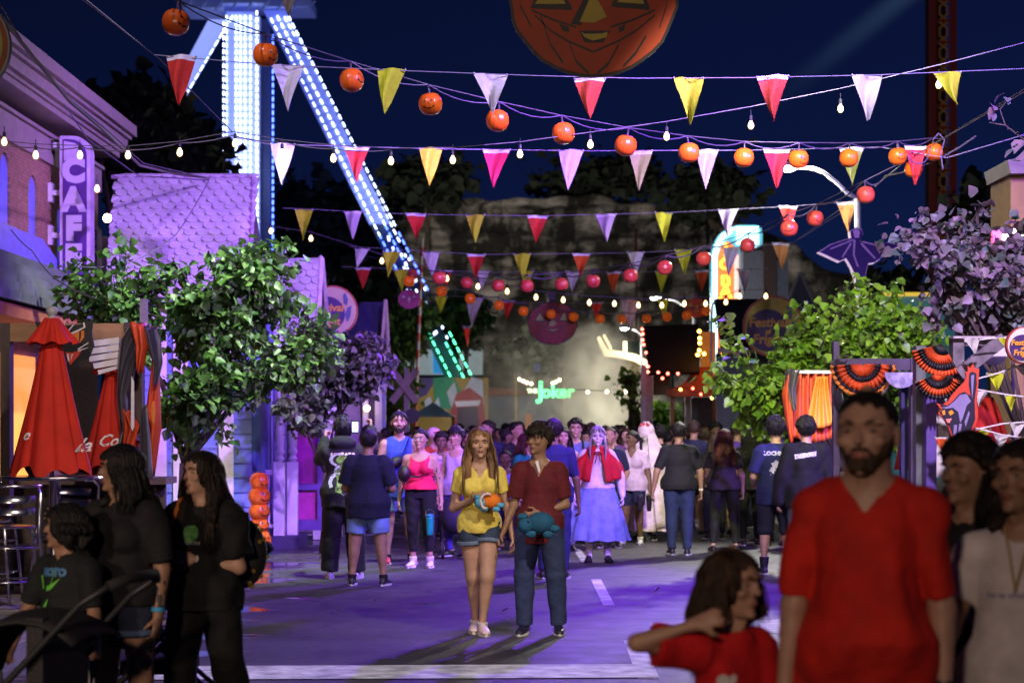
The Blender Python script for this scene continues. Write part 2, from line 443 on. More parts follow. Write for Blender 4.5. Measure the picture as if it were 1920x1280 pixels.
 for sd in (-1, 1):
  B.ell(HP(.36 * sd, -.02, .46), (.009 * fd, .018 * fd, .032 * fd), k=.004, M=HM)
  arm_(B, sd, 0, 1)
  if hands:
   pm = (palm or {}).get(sd, (-sd, 0, 0))
   hand(B, J['wr', sd], J['hd', sd], pm, (0, -1, .3), S * (1.0 if near else 1.12), curl[0 if sd < 0 else 1])
  leg_(B, sd, 0, 0, 1, flat=False)
 me = B.mesh('person_body')
 ov = tag(link('body', me, skin_mat(skin), root, smooth=True))
 tm = cloth_mat(top['c'], key=top.get('key', 'cloth'), **top.get('mk', {}))
 fo = fold_fn(seed, top['fold'], H)
 tl0 = (top['hem'] - .526) / (.832 - .526)
 T = Field(lo, hi, vox)
 L = (NB - P).length
 torso(T, top['loose'], zlo=tl0, fold=fo, hem=top.get('flare', .03))
 if top['hem'] < .52 and bottom['kind'] != 'skirt':
  pass
 for sd in (-1, 1):
  if sleeve > 0: arm_(T, sd, top['loose'] + .004 + top.get('wide', 0), sleeve, fold=fo)
 if top.get('hood'):
  T.ell(NB + Vector((0, .045 * H, .01 * H)), (.085 * H, .05 * H, .045 * H), k=.01)
 nk = top['neck']
 nn = NB + Vector((0, -.01 * H, 0))
 def cut(x, y, z):
  rad = np.sqrt((x - nn.x) ** 2 + (y - nn.y) ** 2 * 1.0)
  base = nn.z - .012 * H + (rad - .05 * H) * .3
  r0 = {'crew': .043, 'v': .045, 'scoop': .06, 'tank': .062, 'polo': .05, 'boat': .06, 'high': .034}[nk] * H
  c = rad - r0 + np.maximum(0, (nn.z - .03 * H) - z) * 3
  if nk in ('v', 'polo'):
   dp = (.075 if nk == 'v' else .085) * H * top.get('vd', 1)
   vv = np.abs(x - nn.x) - .042 * H * (1 - (nn.z - z) / dp)
   vv = np.where((y < nn.y), vv, .5)
   c = np.minimum(c, vv)
  if nk in ('scoop', 'tank'):
   sc_ = np.sqrt((x - nn.x) ** 2 + (z - nn.z) ** 2) - .068 * H
   c = np.minimum(c, np.where(y < nn.y, sc_, .5))
  if sleeve <= 0:
   c = np.minimum(c, (.082 if nk != 'tank' else .07) * H * (1 + (g - 1) * .4) - np.abs(x - nn.x) + np.maximum(0, (J['sh', 1].z - .06 * H) - z) * 4)
  if top.get('crop'):
   pass
  return c
 me = T.mesh('top', cut)
 top_o = link(top.get('name', 'shirt'), me, tm, root, smooth=True) if me else None
 bm_ = cloth_mat(bottom['c'], key=bottom.get('key', 'denim'), **bottom.get('mk', {}))
 fo2 = fold_fn(seed + 9, .0035, H, 2.2)
 if bottom['kind'] in ('pants', 'shorts'):
  Bt = Field([lo[0], lo[1], 0], [hi[0], hi[1], P.z + .14 * H], vox)
  Lp = bottom['len']
  Bt.loft(P - U * .03 * H, P + U * .085 * H, (1, 0, 0), [0, .5, 1], [.09 * g * H, .09 * g * H, .078 * g * H], [(.058 * g + belly * .4) * H, (.062 * g + belly * .6) * H, (.06 * g + belly * .8) * H], [.073 * g * H, .068 * g * H, .058 * g * H], off=.004, k=.008, flat=True)
  for sd in (-1, 1): leg_(Bt, sd, bottom['loose'] * .6, bottom['loose'] + bottom['flare'], Lp, fold=fo2)
  me = Bt.mesh('bottom')
  bo = link('trousers' if bottom['kind'] == 'pants' and Lp > .7 else 'shorts', me, bm_, root, smooth=True)
  if bottom.get('cuff'):
   for sd in (-1, 1):
    k_ = J['hip', sd] + (J['kn', sd] - J['hip', sd]) * (Lp / .5)
    fd_ = Field([k_.x - .15, k_.y - .15, k_.z - .08], [k_.x + .15, k_.y + .15, k_.z + .08], vox)
    ax_ = (J['kn', sd] - J['hip', sd]).normalized()
    rr_ = .0585 * H * (.9 + .1 * g if g < 1 else (1 + (g - 1) * .8)) + bottom['loose'] * .9 + .006
    fd_.loft(k_ - ax_ * .022, k_ + ax_ * .012, (1, 0, 0), [0, 1], [rr_, rr_], [rr_ * 1.05, rr_ * 1.05], k=.004, flat=True)
    link('cuff', fd_.mesh('cuff'), cloth_mat(bottom['cuff'], key='denim'), bo, smooth=True)
 else:
  mb = MB(); n = 96; rows = 16; zt = P.z + .085 * H; zb = P.z + .02 * H - bottom['len'] * (P.z - AN)
  vs = []; fs = []
  wt = bottom.get('width', .19)
  for i in range(rows):
   t = i / (rows - 1); z = zt + (zb - zt) * t
   a0 = .088 * g * H + (wt * H - .088 * H * g) * t ** .7; b0 = .062 * g * H + (wt * .72 * H - .062 * H * g) * t ** .7
   for k in range(n):
    an = 2 * math.pi * k / n
    pl = 1 + t * (.06 * math.sin(an * 11 + .8 * math.sin(an * 3) + seed) + .04 * math.sin(an * 17 + 2 * t + seed * 2))
    vs.append((math.cos(an) * a0 * pl, math.sin(an) * b0 * pl, z + .008 * math.sin(an * 11) * t))
  for i in range(rows - 1):
   for k in range(n): fs.append((i * n + k, i * n + (k + 1) % n, (i + 1) * n + (k + 1) % n, (i + 1) * n + k))
  mb.add(vs, fs); bo = mb.build('skirt', bm_, root, smooth=True)
 for sd in (-1, 1):
  an = J['an', sd]; fy = bottom.get('toe', {}).get(sd, .12 * sd)
  fv = Vector((math.sin(fy), -math.cos(fy), 0)); base = max(0, an.z - AN)
  tilt = 0
  sf = Field([an.x - .25 * S, an.y - .25 * S, base - .03], [an.x + .25 * S, an.y + .25 * S, base + .14 * S], min(vox, .008))
  hl = an - fv * .045 * S; z1 = base + .012
  sdv = Vector((fv.y, -fv.x, 0))
  p0 = Vector((hl.x, hl.y, base + .03 * S)); p1 = Vector((hl.x, hl.y, base + .025 * S)) + fv * .235 * S
  if shoes is not None:
   up = Field([an.x - .3 * S, an.y - .3 * S, base - .03], [an.x + .3 * S, an.y + .3 * S, base + .16 * S], min(vox, .008))
   for i in range(7):
    t = i / 6; c = p0.lerp(p1, t); r = np.interp(t, [0, .3, .7, 1], [.036, .037, .047, .036]) * S; hgt = np.interp(t, [0, .25, .6, 1], [.055, .06, .036, .022]) * S
    up.ell((c.x, c.y, base + .02 + hgt * .35), (r, r, hgt), k=.006)
   m_ = up.mesh('shoe', lambda x, y, z: z - base - .016 + 0 * x + 0 * y)
   so = link('shoe', m_, mat('shoe_%d_%d_%d' % tuple(shoes), lin(shoes), rough=.5, var=.1), root, smooth=True)
   sl = MB(); pts = []
   for i in range(20):
    a = 2 * math.pi * i / 20; t = (math.cos(a) + 1) / 2; r = np.interp(t, [0, .3, .7, 1], [.03, .042, .052, .03]) * S
    pts.append((.0 + math.sin(a) * r * 1.05, -.035 * S + t * .305 * S - .0))
   sl.prism([(p[0], p[1]) for p in pts], Vector((hl.x, hl.y, base)), sdv, fv, .022)
   if sl.v[0].z > base + .01 or True:
    zs = [q.z for q in sl.v]; dz = base - min(zs)
    for q in sl.v: q.z += dz
   sl.build('sole', mat('sole_%d_%d_%d' % tuple(sole), lin(sole), rough=.6, var=.08), so)
  if socks:
   sm = cloth_mat(socks[0], key='sock'); z1_ = an + (J['kn', sd] - an) * socks[1]
   sk = Field([min(an.x, z1_.x) - .1, min(an.y, z1_.y) - .1, base], [max(an.x, z1_.x) + .1, max(an.y, z1_.y) + .1, z1_.z + .05], min(vox, .009))
   t0_ = socks[1]
   sk.loft(an - Vector((0, 0, .03 * S)), z1_, (1, 0, 0), [0, .3, 1], [.023 * H, .026 * H, (.028 + .014 * t0_) * H], [.026 * H, .027 * H, (.029 + .012 * t0_) * H], [.027 * H, .03 * H, (.03 + .02 * t0_) * H], k=.004, flat=True)
   link('sock', sk.mesh('sock'), sm, root, smooth=True)
 st, hc, hl_ = hair
 hm = hair_mat(hc)
 ho = None
 if st != 'bald':
  th = {'buzz': .003, 'short': .010, 'curly': .018, 'long': .012, 'bob': .02, 'pony': .011, 'bun': .012, 'mop': .019}[st] * fd
  Hf = Field([min(HP(u, v, w)[i] for u in (-.6, .6) for v in (-.7, .7) for w in (-.1, 1.25)) - .02 - (hl_ if i == 2 and st in ('long', 'bob') else 0) - (.06 if st in ('long','bob') and i < 2 else 0) for i in range(3)], [max(HP(u, v, w)[i] for u in (-.6, .6) for v in (-.7, .7) for w in (-.1, 1.25)) + .02 + (.06 if st in ('long','bob') and i < 2 else 0) for i in range(3)], min(vox, .008))
  ff = fold_fn(seed + 3, .006 * fd if st not in ('buzz',) else .001, 1.7 * .4)
  Hf.loft(HP(0, 0, 0), HP(0, 0, 1), hs, HH, [q * HHt for q in HA], [q * HHt for q in HF], [q * HHt for q in HB], off=th, k=.004, fold=ff, flat=True)
  Hf.ell(HP(0, -.035, .60), (.345 * HHt + th, .445 * HHt + th, .405 * HHt + th), k=.004, M=HM)
  if st in ('curly', 'mop'):
   for _ in range(150 if st == 'curly' else 60):
    a = rr.uniform(0, 6.283); e = rr.uniform(-.1, 1.5)
    c = HP(math.cos(a) * math.cos(e) * .44, math.sin(a) * math.cos(e) * .54, .62 + math.sin(e) * .48)
    Hf.ell(c, (rr.uniform(.010, .019) * fd,) * 3, k=.003)
  if st in ('long', 'bob'):
   for uu, vv, wd in ((-.34, -.04, .030), (.34, -.04, .030), (-.22, -.36, .04), (.22, -.36, .04), (0, -.42, .045)):
    a0 = HP(uu, vv, .62); e0 = HP(uu * 1.12, vv, .1)
    dn = hl_ * (.86 if abs(uu) > .3 else .93)
    yy = -.052 * H if abs(uu) > .3 and rr.random() < hfront else .05 * H
    e1 = Vector((e0.x * 1.15, NB.y + yy * 1.15, a0.z - dn))
    m1 = Vector((e0.x * 1.1, (NB.y + yy * .9), NB.z - .01 * H))
    if e1.z > m1.z: m1 = e0.lerp(e1, .5)
    Hf.loft(a0, e0, hs, [0, 1], [.02 * fd, wd * fd], [.035 * fd, .028 * fd], k=.004, fold=ff)
    Hf.loft(e0, m1, hs, [0, 1], [wd * fd] * 2, [.022 * fd] * 2, k=.004, fold=ff)
    Hf.loft(m1, e1, hs, [0, .6, 1], [wd * fd, wd * 1.05 * fd, wd * .5 * fd], [.022 * fd, .02 * fd, .008 * fd], k=.004, fold=ff)
  if st == 'bun':
   Hf.ell(HP(0, -.50, .75), (.04 * fd,) * 3, k=.005)
  fringe = {'mop': .70, 'bob': .74, 'curly': .82, 'short': .90, 'buzz': .90}.get(st, .83)
  cx, cy, cz = chin
  a_ = np.array(HM)
  def hcut(x, y, z):
   x = x - cx; y = y - cy; z = z - cz
   u = (x * hs.x + y * hs.y + z * hs.z) / HHt; v = (x * hf.x + y * hf.y + z * hf.z) / HHt; w = (x * hu.x + y * hu.y + z * hu.z) / HHt
   low = {'short': .22, 'buzz': .2, 'curly': .2, 'mop': .12, 'long': 0., 'bob': -.05, 'pony': .2, 'bun': .2}[st]
   sd_ = {'short': .50, 'buzz': .5, 'curly': .52, 'mop': .42, 'long': .2, 'bob': .0, 'pony': .5, 'bun': .5}[st]
   gl = np.interp(v, [-.5, -.12, .02, .13, .26, .42], [low, low + .06, sd_, .62 if sd_ > .3 else .45, .74 if sd_ > .3 else .66, fringe])
   gl = gl + .045 * np.sin(u * 34 + 3 * np.sin(v * 9 + seed)) + .02 * np.sin(u * 71 + v * 40)
   if st in ('long', 'bob'):
    gl = np.where(w < .02, -9, np.where((np.abs(u) > .235 + .05 * np.maximum(0, v)) | (v < .0), gl * 0 - 9, gl))
   return (w - gl) * HHt
  ho = link('hair', Hf.mesh('hair', hcut), hm, root, smooth=True)
  if st in ('long', 'bob', 'pony', 'short', 'mop') and vox < .0125:
   mb = MB()
   N = {'long': 260, 'bob': 220, 'pony': 46, 'short': 150, 'mop': 170}[st]
   for i in range(N):
    if st == 'long' or st == 'bob':
     a = rr.uniform(math.pi * .93, math.pi * 2.07)
     u, v = math.cos(a) * .38, math.sin(a) * .46
     if abs(math.cos(a)) > .75: v += rr.uniform(-.02, .12)
     p = HP(u * .55, v * .6, .985); q = HP(u * 1.06, v * 1.02, .62); ln = hl_ * rr.uniform(.82, 1.05)
     pts = [p, HP(u * .95, v * .92, .84), q]
     o = (q - HP(0, 0, .55)); o.z = 0; o.normalize()
     side_push = 1.0 if abs(u) > .2 else .5
     for j in range(1, 6):
      t = j / 5; z = q.z - ln * t
      rad = .012 * fd + .035 * math.sin(min(1, t * 1.6) * 1.5) * side_push
      e = q + o * rad; e.z = z
      shd = NB.z - z
      if shd > -.01:
       if e.y > NB.y - .02 * H or hfront == 0: e.y = max(e.y, NB.y + (.05 + min(.035, shd * .4)) * H + rr.uniform(0, .012))
       else: e.y = min(e.y, NB.y - (.055 + min(.045, shd * .35)) * H - (bust * .012))
      e.x += .012 * math.sin(t * 7 + i) * t; e.y += .006 * math.sin(t * 6 + i * 1.7) * t
      pts.append(e)
     w0 = rr.uniform(.002, .008) * fd
     mb.tube(pts, [w0 * .5, w0, w0, w0, w0 * .95, w0 * .85, w0 * .6, w0 * .15], n=5)
    elif st == 'pony':
     b = HP(0, -.52, .74); a = rr.uniform(0, 6.28); r0 = .016 * fd
     pts = [b]
     for j in range(1, 6):
      t = j / 5
      pts.append(b + hf * (-.05 - .02 * t) + Vector((math.cos(a) * r0 * (1.4 - t * .8), math.sin(a) * r0 * (1.2 - t * .6), .02 * math.sin(t * 3.1) - hl_ * t * rr.uniform(.9, 1.02))))
     mb.tube(pts, [.006, .008, .009, .008, .006, .002], n=4)
    else:
     a = rr.uniform(0, 6.283); e = rr.uniform(.05, 1.45)
     if math.sin(a) > .3 and e < .5: e += .5
     nv = Vector((math.cos(a) * math.cos(e), math.sin(a) * math.cos(e), math.sin(e)))
     c = HP(nv.x * .37, nv.y * .46, .60 + nv.z * .40)
     dr = (hs * nv.x * .5 + hf * nv.y * .5 - hu * .7).normalized()
     Ls = (.04 if st == 'short' else .065) * fd * rr.uniform(.6, 1.2); dr = (dr + Vector((rr.uniform(-.3, .3), rr.uniform(-.3, .3), rr.uniform(-.2, .3)))).normalized()
     mb.tube([c, c + dr * Ls * .5 + hu * .006, c + dr * Ls + hu * (-.012)], [.008 * fd, .007 * fd, .001], n=4)
   mb.build('locks', hm, ho, smooth=True)
  if st == 'pony': pass
 if face and vox < .0125:
  ew = mat('eye_white', (.26, .24, .24), rough=.3, var=0); iris = mat('iris', (.02, .012, .008), rough=.15, var=0)
  lipm = mat('lips_' + skin, tuple(c * k for c, k in zip(SKIN[skin], (.85, .52, .55))), rough=.4, var=0)
  for sd in (-1, 1):
   e = MB(); c = HP(.155 * sd, .378, .53); e.ball(c, .0108 * fd, 10, 8, (1.1, .7, .40), HM); eo = e.build('eye', ew, root, smooth=True)
   i_ = MB(); i_.ball(c + hf * .005 * fd, .0056 * fd, 10, 6, (1, .6, .74), HM); i_.build('iris', iris, eo, smooth=True)
   bmB = MB(); pts = [HP(.07 * sd, .445, .615), HP(.15 * sd, .435, .645), HP(.24 * sd, .37, .62)]
   bmB.tube(pts, [.0045 * fd, .0045 * fd, .0015 * fd], n=5); bmB.build('eyebrow', hm if st != 'bald' else hair_mat('dark'), root, smooth=True)
  lp = MB(); 
  lp.tube([HP(-.105, .395, .248), HP(-.05, .437, .262), HP(0, .447, .257), HP(.05, .437, .262), HP(.105, .395, .248)], [.001, .0045 * fd, .004 * fd, .0045 * fd, .001], n=6)
  lp.tube([HP(-.095, .395, .243), HP(-.04, .435, .228), HP(0, .443, .224), HP(.04, .435, .228), HP(.095, .395, .243)], [.001, .005 * fd, .0058 * fd, .005 * fd, .001], n=6)
  lp.build('lips', lipm, root, smooth=True)
 info = dict(root=root, J=J, HP=HP, NB=NB, P=P, top=top_o, bottom=bo, hair=ho, H=H, HM=HM, fd=fd, U=U, S=S)
 return info
def beard(p, key='dark', th=.006, top=.34):
 HP, fd = p['HP'], p['fd']; HHt = (HP(0, 0, 1) - HP(0, 0, 0)).length
 lo = [min(HP(u, v, w)[i] for u in (-.5, .5) for v in (-.6, .6) for w in (-.15, .6)) for i in range(3)]; hi = [max(HP(u, v, w)[i] for u in (-.5, .5) for v in (-.6, .6) for w in (-.15, .6)) for i in range(3)]
 Fb = Field(lo, hi, .006); hs = (HP(1, 0, 0) - HP(0, 0, 0)).normalized(); hf = (HP(0, 1, 0) - HP(0, 0, 0)).normalized(); hu = (HP(0, 0, 1) - HP(0, 0, 0)).normalized(); c0 = HP(0, 0, 0)
 Fb.loft(HP(0, 0, 0), HP(0, 0, 1), hs, HH, [q * HHt for q in HA], [q * HHt for q in HF], [q * HHt for q in HB], off=th, k=.004)
 Fb.ell(HP(0, .35, .09), (.04 * fd, .022 * fd, .02 * fd), k=.005, M=p['HM'])
 Fb.ell(HP(0, .425, .32), (.034 * fd, .010 * fd, .008 * fd), k=.004, M=p['HM'])
 def cut(x, y, z):
  x = x - c0.x; y = y - c0.y; z = z - c0.z
  u = (x * hs.x + y * hs.y + z * hs.z) / HHt; v = (x * hf.x + y * hf.y + z * hf.z) / HHt; w = (x * hu.x + y * hu.y + z * hu.z) / HHt
  tp = np.interp(np.abs(u), [0, .1, .16, .26, .34], [top + .01, top, .24, .34, .5])
  c = np.minimum(tp - w, v + .02)
  mouth = np.maximum(np.abs(u) / .1, np.abs(w - .245) / .035) - 1
  return np.minimum(np.minimum(c, mouth * .1), w + .035 + .06 * (v < .2)) * HHt
 me = Fb.mesh('beard', cut)
 if me: link('beard', me, hair_mat(key), p['root'], smooth=True)
def shirt_print(p, shape, m, zf, size, back=False, name='shirt_print', part='top', x0=0.0):
 "flat artwork wrapped onto the garment; shape = (verts2d, faces)"
 from mathutils.bvhtree import BVHTree
 me = p[part].data
 bv = BVHTree.FromPolygons([q.co for q in me.vertices], [tuple(f.vertices) for f in me.polygons])
 vs, fs = shape; out = []; s = 1 if back else -1
 for (x, y) in vs:
  xx = -x if back else x
  o = Vector((xx * size + x0, s * 1.0, zf * p['H'] + y * size)); h = bv.ray_cast(o, Vector((0, -s, 0)))
  yy = h[0].y if h[0] is not None else 0
  out.append((o.x, yy + s * .004, o.z))
 if back: pass
 mb = MB(); mb.add(out, fs); return mb.build(name, m, p[part])
def blob(seed, n=12, r=.5, j=.35):
 q = random.Random(seed); pts = [(math.cos(6.283 * i / n) * r * (1 - j * q.random()), math.sin(6.283 * i / n) * r * (1 - j * q.random())) for i in range(n)]
 return [(0, 0)] + pts, [(0, 1 + i, 1 + (i + 1) % n) for i in range(n)]
def merge2(*sh):
 V = []; Fc = []
 for (vs, fs), (ox, oy), s in sh:
  n = len(V); V += [(x * s + ox, y * s + oy) for x, y in vs]; Fc += [tuple(i + n for i in f) for f in fs]
 return V, Fc
# ---------------------------------------------------------------- camera and light
cd = bpy.data.cameras.new('camera'); cam = bpy.data.objects.new('camera', cd); C.objects.link(cam)
cam.location = (0, 0, CZ); cam.rotation_euler = (R(90), 0, 0)
cd.sensor_width = 36; cd.lens = 36 * F / 1920; cd.shift_y = 160 / 1920; cd.clip_end = 3000; cd.clip_start = .2
cd.dof.use_dof = True; cd.dof.focus_distance = 17.0; cd.dof.aperture_fstop = 2.8
sc.camera = cam
sc.render.resolution_x = 1024; sc.render.resolution_y = 682
sc.view_settings.view_transform = 'Standard'; sc.view_settings.look = 'None'; sc.view_settings.exposure = 0; sc.view_settings.gamma = 1
sc.cycles.use_denoising = True; sc.cycles.max_bounces = 5; sc.cycles.diffuse_bounces = 2; sc.cycles.glossy_bounces = 2
sc.cycles.volume_bounces = 1; sc.cycles.transmission_bounces = 3; sc.cycles.transparent_max_bounces = 8
sc.cycles.sample_clamp_indirect = 3; sc.cycles.caustics_reflective = False; sc.cycles.caustics_refractive = False
w = bpy.data.worlds.new("World"); sc.world = w; w.use_nodes = True
nt = w.node_tree; n = nt.nodes; l = nt.links; bg = n['Background']
tc = n.new('ShaderNodeTexCoord'); sp = n.new('ShaderNodeSeparateXYZ'); l.new(tc.outputs['Generated'], sp.inputs[0])
r1 = n.new('ShaderNodeValToRGB'); e = r1.color_ramp.elements
e[0].position = 0.0; e[0].color = (*lin((15, 34, 74)), 1); e[1].position = .35; e[1].color = (*lin((6, 11, 36)), 1)
m_ = e = r1.color_ramp.elements.new(.12); m_.color = (*lin((11, 22, 60)), 1)
l.new(sp.outputs['Z'], r1.inputs[0])
mr = n.new('ShaderNodeMapRange'); mr.inputs[1].default_value = -.3; mr.inputs[2].default_value = .3; mr.inputs[3].default_value = .8; mr.inputs[4].default_value = 1.3
l.new(sp.outputs['X'], mr.inputs[0])
vm = n.new('ShaderNodeVectorMath'); vm.operation = 'SCALE'; l.new(r1.outputs[0], vm.inputs[0]); l.new(mr.outputs[0], vm.inputs['Scale'])
l.new(vm.outputs[0], bg.inputs[0]); bg.inputs[1].default_value = .82
def spot(name, loc, to, power, col, size=60, blend=.6, rad=.15):
 ld = bpy.data.lights.new(name, 'SPOT'); ld.energy = power; ld.color = col; ld.spot_size = R(size); ld.spot_blend = blend; ld.shadow_soft_size = rad
 o = bpy.data.objects.new(name, ld); C.objects.link(o); o.location = loc
 o.rotation_euler = (Vector(to) - Vector(loc)).to_track_quat('-Z', 'Y').to_euler(); return o
def point(name, loc, power, col, rad=.1):
 ld = bpy.data.lights.new(name, 'POINT'); ld.energy = power; ld.color = col; ld.shadow_soft_size = rad
 o = bpy.data.objects.new(name, ld); C.objects.link(o); o.location = loc; return o
PUR = (.23, .06, 1.0); VIO = (.66, .42, 1.0); BLU = (.16, .10, 1.0)
spot('purple_flood', (6.5, 12, 7.5), (-4.5, 27, 3.2), 5400, PUR, 46, .4)
spot('violet_flood', (-3.4, 14.2, 7.4), (-.5, 22, 4.4), 520, (.84, .76, 1.0), 84, .7)
spot('pink_flood', (3.5, 14.5, 7.5), (-3, 29, 2.8), 9500, (.46, .19, 1.0), 50, .6)
spot('crowd_flood', (9, 16, 6.5), (-1.0, 30, .8), 9000, (.30, .10, 1.0), 60, .5)
spot('road_flood', (2.8, 29.5, 8.5), (-1.8, 20.5, 0), 7800, (.19, .02, 1.0), 50, .6, .10)
spot('street_flood', (5.0, 32.2, 6.3), (2.2, 24.0, 0), 2700, (1.0, .95, .88), 58, .7, .10)
spot('leaf_fill', (2.2, 14.5, 8.2), (4.3, 25, 2.9), 8800, (.92, 1.0, .45), 34, .7)  # extra unseen spot that brightens the green tree
spot('tree_flood', (-.6, 20.6, 8.6), (-2.9, 22.6, 3.6), 6800, (.80, 1.0, .70), 46, .8)
spot('couple_flood', (3.2, 9.5, 6.4), (-.1, 16.4, 1.1), 2100, (1.0, .84, .66), 22, .6, .05)
spot('front_fill', (-2.5, -6, 5.0), (-2.2, 10.5, 1.2), 2500, (1.0, .72, .54), 48, .95, .3)  # unseen warm fill added behind the camera for the foreground people
spot('stall_flood', (3.0, 10.5, 6.0), (5.8, 18, 2), 2900, (.95, .75, 1.0), 60, .7)
spot('cliff_flood', (-8, 120, 1), (-2, 175, 14), 42000, (1.0, .90, .78), 70, .8, 1)
spot('cliff_flood', (22, 120, 1), (16, 175, 14), 28000, (1.0, .9, .8), 70, .8, 1)
spot('near_fill', (-1.2, 11.4, 6.0), (-1.2, 13.9, 0), 900, (.86, .78, 1.0), 62, .9, .1)  # unseen fill added to bring up the near road and stop line
spot('mauve_tree_fill', (1.2, 12.5, 6.5), (4.7, 17.5, 3.3), 3200, (.42, .26, 1.0), 30, .7)  # unseen purple fill added for the tree at the right edge
spot('violet_flood', (3.4, 14.2, 7.4), (-1.0, 25, 4.4), 1900, (.84, .76, 1.0), 84, .7)
spot('left_fill', (-7, -2, 4.2), (-2.1, 10.2, 1.2), 1900, (1.0, .74, .58), 25, .8, .3)  # unseen fill added for the left foreground group
spot('porch_fill', (-.4, 21.5, 6.0), (-3.5, 28.4, 1.4), 1500, (.40, .17, 1.0), 58, .6)  # unseen purple fill added to brighten the porch walls
spot('umbrella_flood', (-.5, 10, 6.5), (-4.1, 17.5, 1.7), 1700, (1.0, .80, .72), 26, .6)
# ---------------------------------------------------------------- ground
def asphalt():
 m = bpy.data.materials.new('asphalt'); m.use_nodes = True; nt = m.node_tree; n = nt.nodes; l = nt.links; b = n['Principled BSDF']; b.inputs['Specular IOR Level'].default_value = .3
 tc = n.new('ShaderNodeTexCoord')
 def noise(s, d=5, st=None):
  mp = n.new('ShaderNodeMapping'); l.new(tc.outputs['Object'], mp.inputs[0])
  if st: mp.inputs['Scale'].default_value = st
  q = n.new('ShaderNodeTexNoise'); q.inputs['Scale'].default_value = s; q.inputs['Detail'].default_value = d; l.new(mp.outputs[0], q.inputs['Vector']); return q.outputs[0]
 def mrg(x, a, b_, c, d_):
  q = n.new('ShaderNodeMapRange'); l.new(x, q.inputs[0])
  for i, v in enumerate((a, b_, c, d_)): q.inputs[i + 1].default_value = v
  return q.outputs[0]
 def mul(a, b_):
  q = n.new('ShaderNodeMath'); q.operation = 'MULTIPLY'; l.new(a, q.inputs[0]); l.new(b_, q.inputs[1]); return q.outputs[0]
 grain = mrg(noise(180, 2), .3, .7, .55, 1.5); patch = mrg(noise(.8, 4), .3, .7, .7, 1.25); streak = mrg(noise(1.2, 5, (.25, 1, 1)), .35, .65, .8, 1.15)
 vo = n.new('ShaderNodeTexVoronoi'); vo.feature = 'DISTANCE_TO_EDGE'; vo.inputs['Scale'].default_value = .42; dn = n.new('ShaderNodeVectorMath'); dn.operation = 'ADD'; nn_ = n.new('ShaderNodeTexNoise'); nn_.inputs['Scale'].default_value = 1.6; nn_.inputs['Detail'].default_value = 5; l.new(tc.outputs['Object'], nn_.inputs['Vector']); l.new(tc.outputs['Object'], dn.inputs[0]); l.new(nn_.outputs['Color'], dn.inputs[1]); l.new(dn.outputs[0], vo.inputs['Vector'])
 crack = mrg(vo.outputs['Distance'], .004, .016, .35, 1.0); stain = mrg(noise(2.6, 6, (1, .5, 1)), .60, .68, 1.0, .55); gum = mrg(noise(22, 1), .70, .73, 1.0, 1.7)
 k = mul(mul(mul(grain, patch), streak), mul(mul(crack, stain), gum))
 v = n.new('ShaderNodeVectorMath'); v.operation = 'SCALE'; v.inputs[0].default_value = (.062, .060, .064); l.new(k, v.inputs['Scale']); l.new(v.outputs[0], b.inputs['Base Color'])
 sp = n.new('ShaderNodeSeparateXYZ'); l.new(tc.outputs['Object'], sp.inputs[0])
 near = mrg(sp.outputs['X'], -3.6, -1.2, .22, -.06)
 q = n.new('ShaderNodeMath'); q.operation = 'ADD'; l.new(noise(1.5, 6, (.6, 1.1, 1)), q.inputs[0]); l.new(near, q.inputs[1])
 wet = mrg(q.outputs[0], .64, .69, 0, 1)
 rg = n.new('ShaderNodeMix'); l.new(wet, rg.inputs[0]); l.new(mrg(noise(3, 4), .3, .7, .42, .62), rg.inputs[2]); rg.inputs[3].default_value = .07
 l.new(rg.outputs[0], b.inputs['Roughness'])
 bp = n.new('ShaderNodeBump'); bp.inputs['Distance'].default_value = .008; l.new(noise(140, 3), bp.inputs['Height'])
 iv = n.new('ShaderNodeMath'); iv.operation = 'SUBTRACT'; iv.inputs[0].default_value = .55; l.new(wet, iv.inputs[1]); iv.use_clamp = True
 l.new(iv.outputs[0], bp.inputs['Strength']); l.new(bp.outputs[0], b.inputs['Normal'])
 return m
ASP = asphalt()
g = MB(); g.add([(-400, -30, -.02), (400, -30, -.02), (400, 900, -.02), (-400, 900, -.02)], [(0, 1, 2, 3)])
tag(g.build('ground', mat('dirt', (.05, .045, .035), var=.3, scale=.2)), kind='structure')
g = MB(); g.add([(-14, -20, 0), (14, -20, 0), (14, 125, 0), (-14, 125, 0)], [(0, 1, 2, 3)])
tag(g.build('road', ASP), kind='structure')
paint = mat('road_paint', (.75, .74, .72), rough=.6, var=.35, scale=6, bump=.3, bscale=120)
def mark(name, pts, label):
 m = MB(); m.add([(p[0], p[1], .004) for p in pts], [tuple(range(len(pts)))])
 o = m.build(name, paint); tag(o, kind='structure'); return o
def gr(px, py):
 d = F * CZ / (py - 800); return ((px - 960) / F * d, d)
m = MB()
def quad4(pp): m.add([(*gr(*q), .004) for q in pp], [(0, 1, 2, 3)])
quad4([(1196, 1272), (1237, 1272), (1204, 1200), (1169, 1200)]); quad4([(1131, 1135), (1153, 1135), (1127, 1086), (1108, 1086)]); quad4([(1090, 1053), (1106, 1053), (1088, 1029), (1074, 1029)])
quad4([(1060, 1004), (1070, 1004), (1062, 990), (1053, 990)])
tag(m.build('centre_line', paint), kind='structure')
m = MB(); quad4([(285, 1275), (1236, 1271), (1212, 1246), (290, 1250)])
for q in m.v: q.z = .008
tag(m.build('stop_line', paint), kind='structure')
m = MB(); quad4([(1392, 1148), (1440, 1148), (1432, 1132), (1378, 1134)]); quad4([(1430, 1185), (1500, 1190), (1470, 1160), (1422, 1164)])
tag(m.build('road_marking', paint), kind='structure')
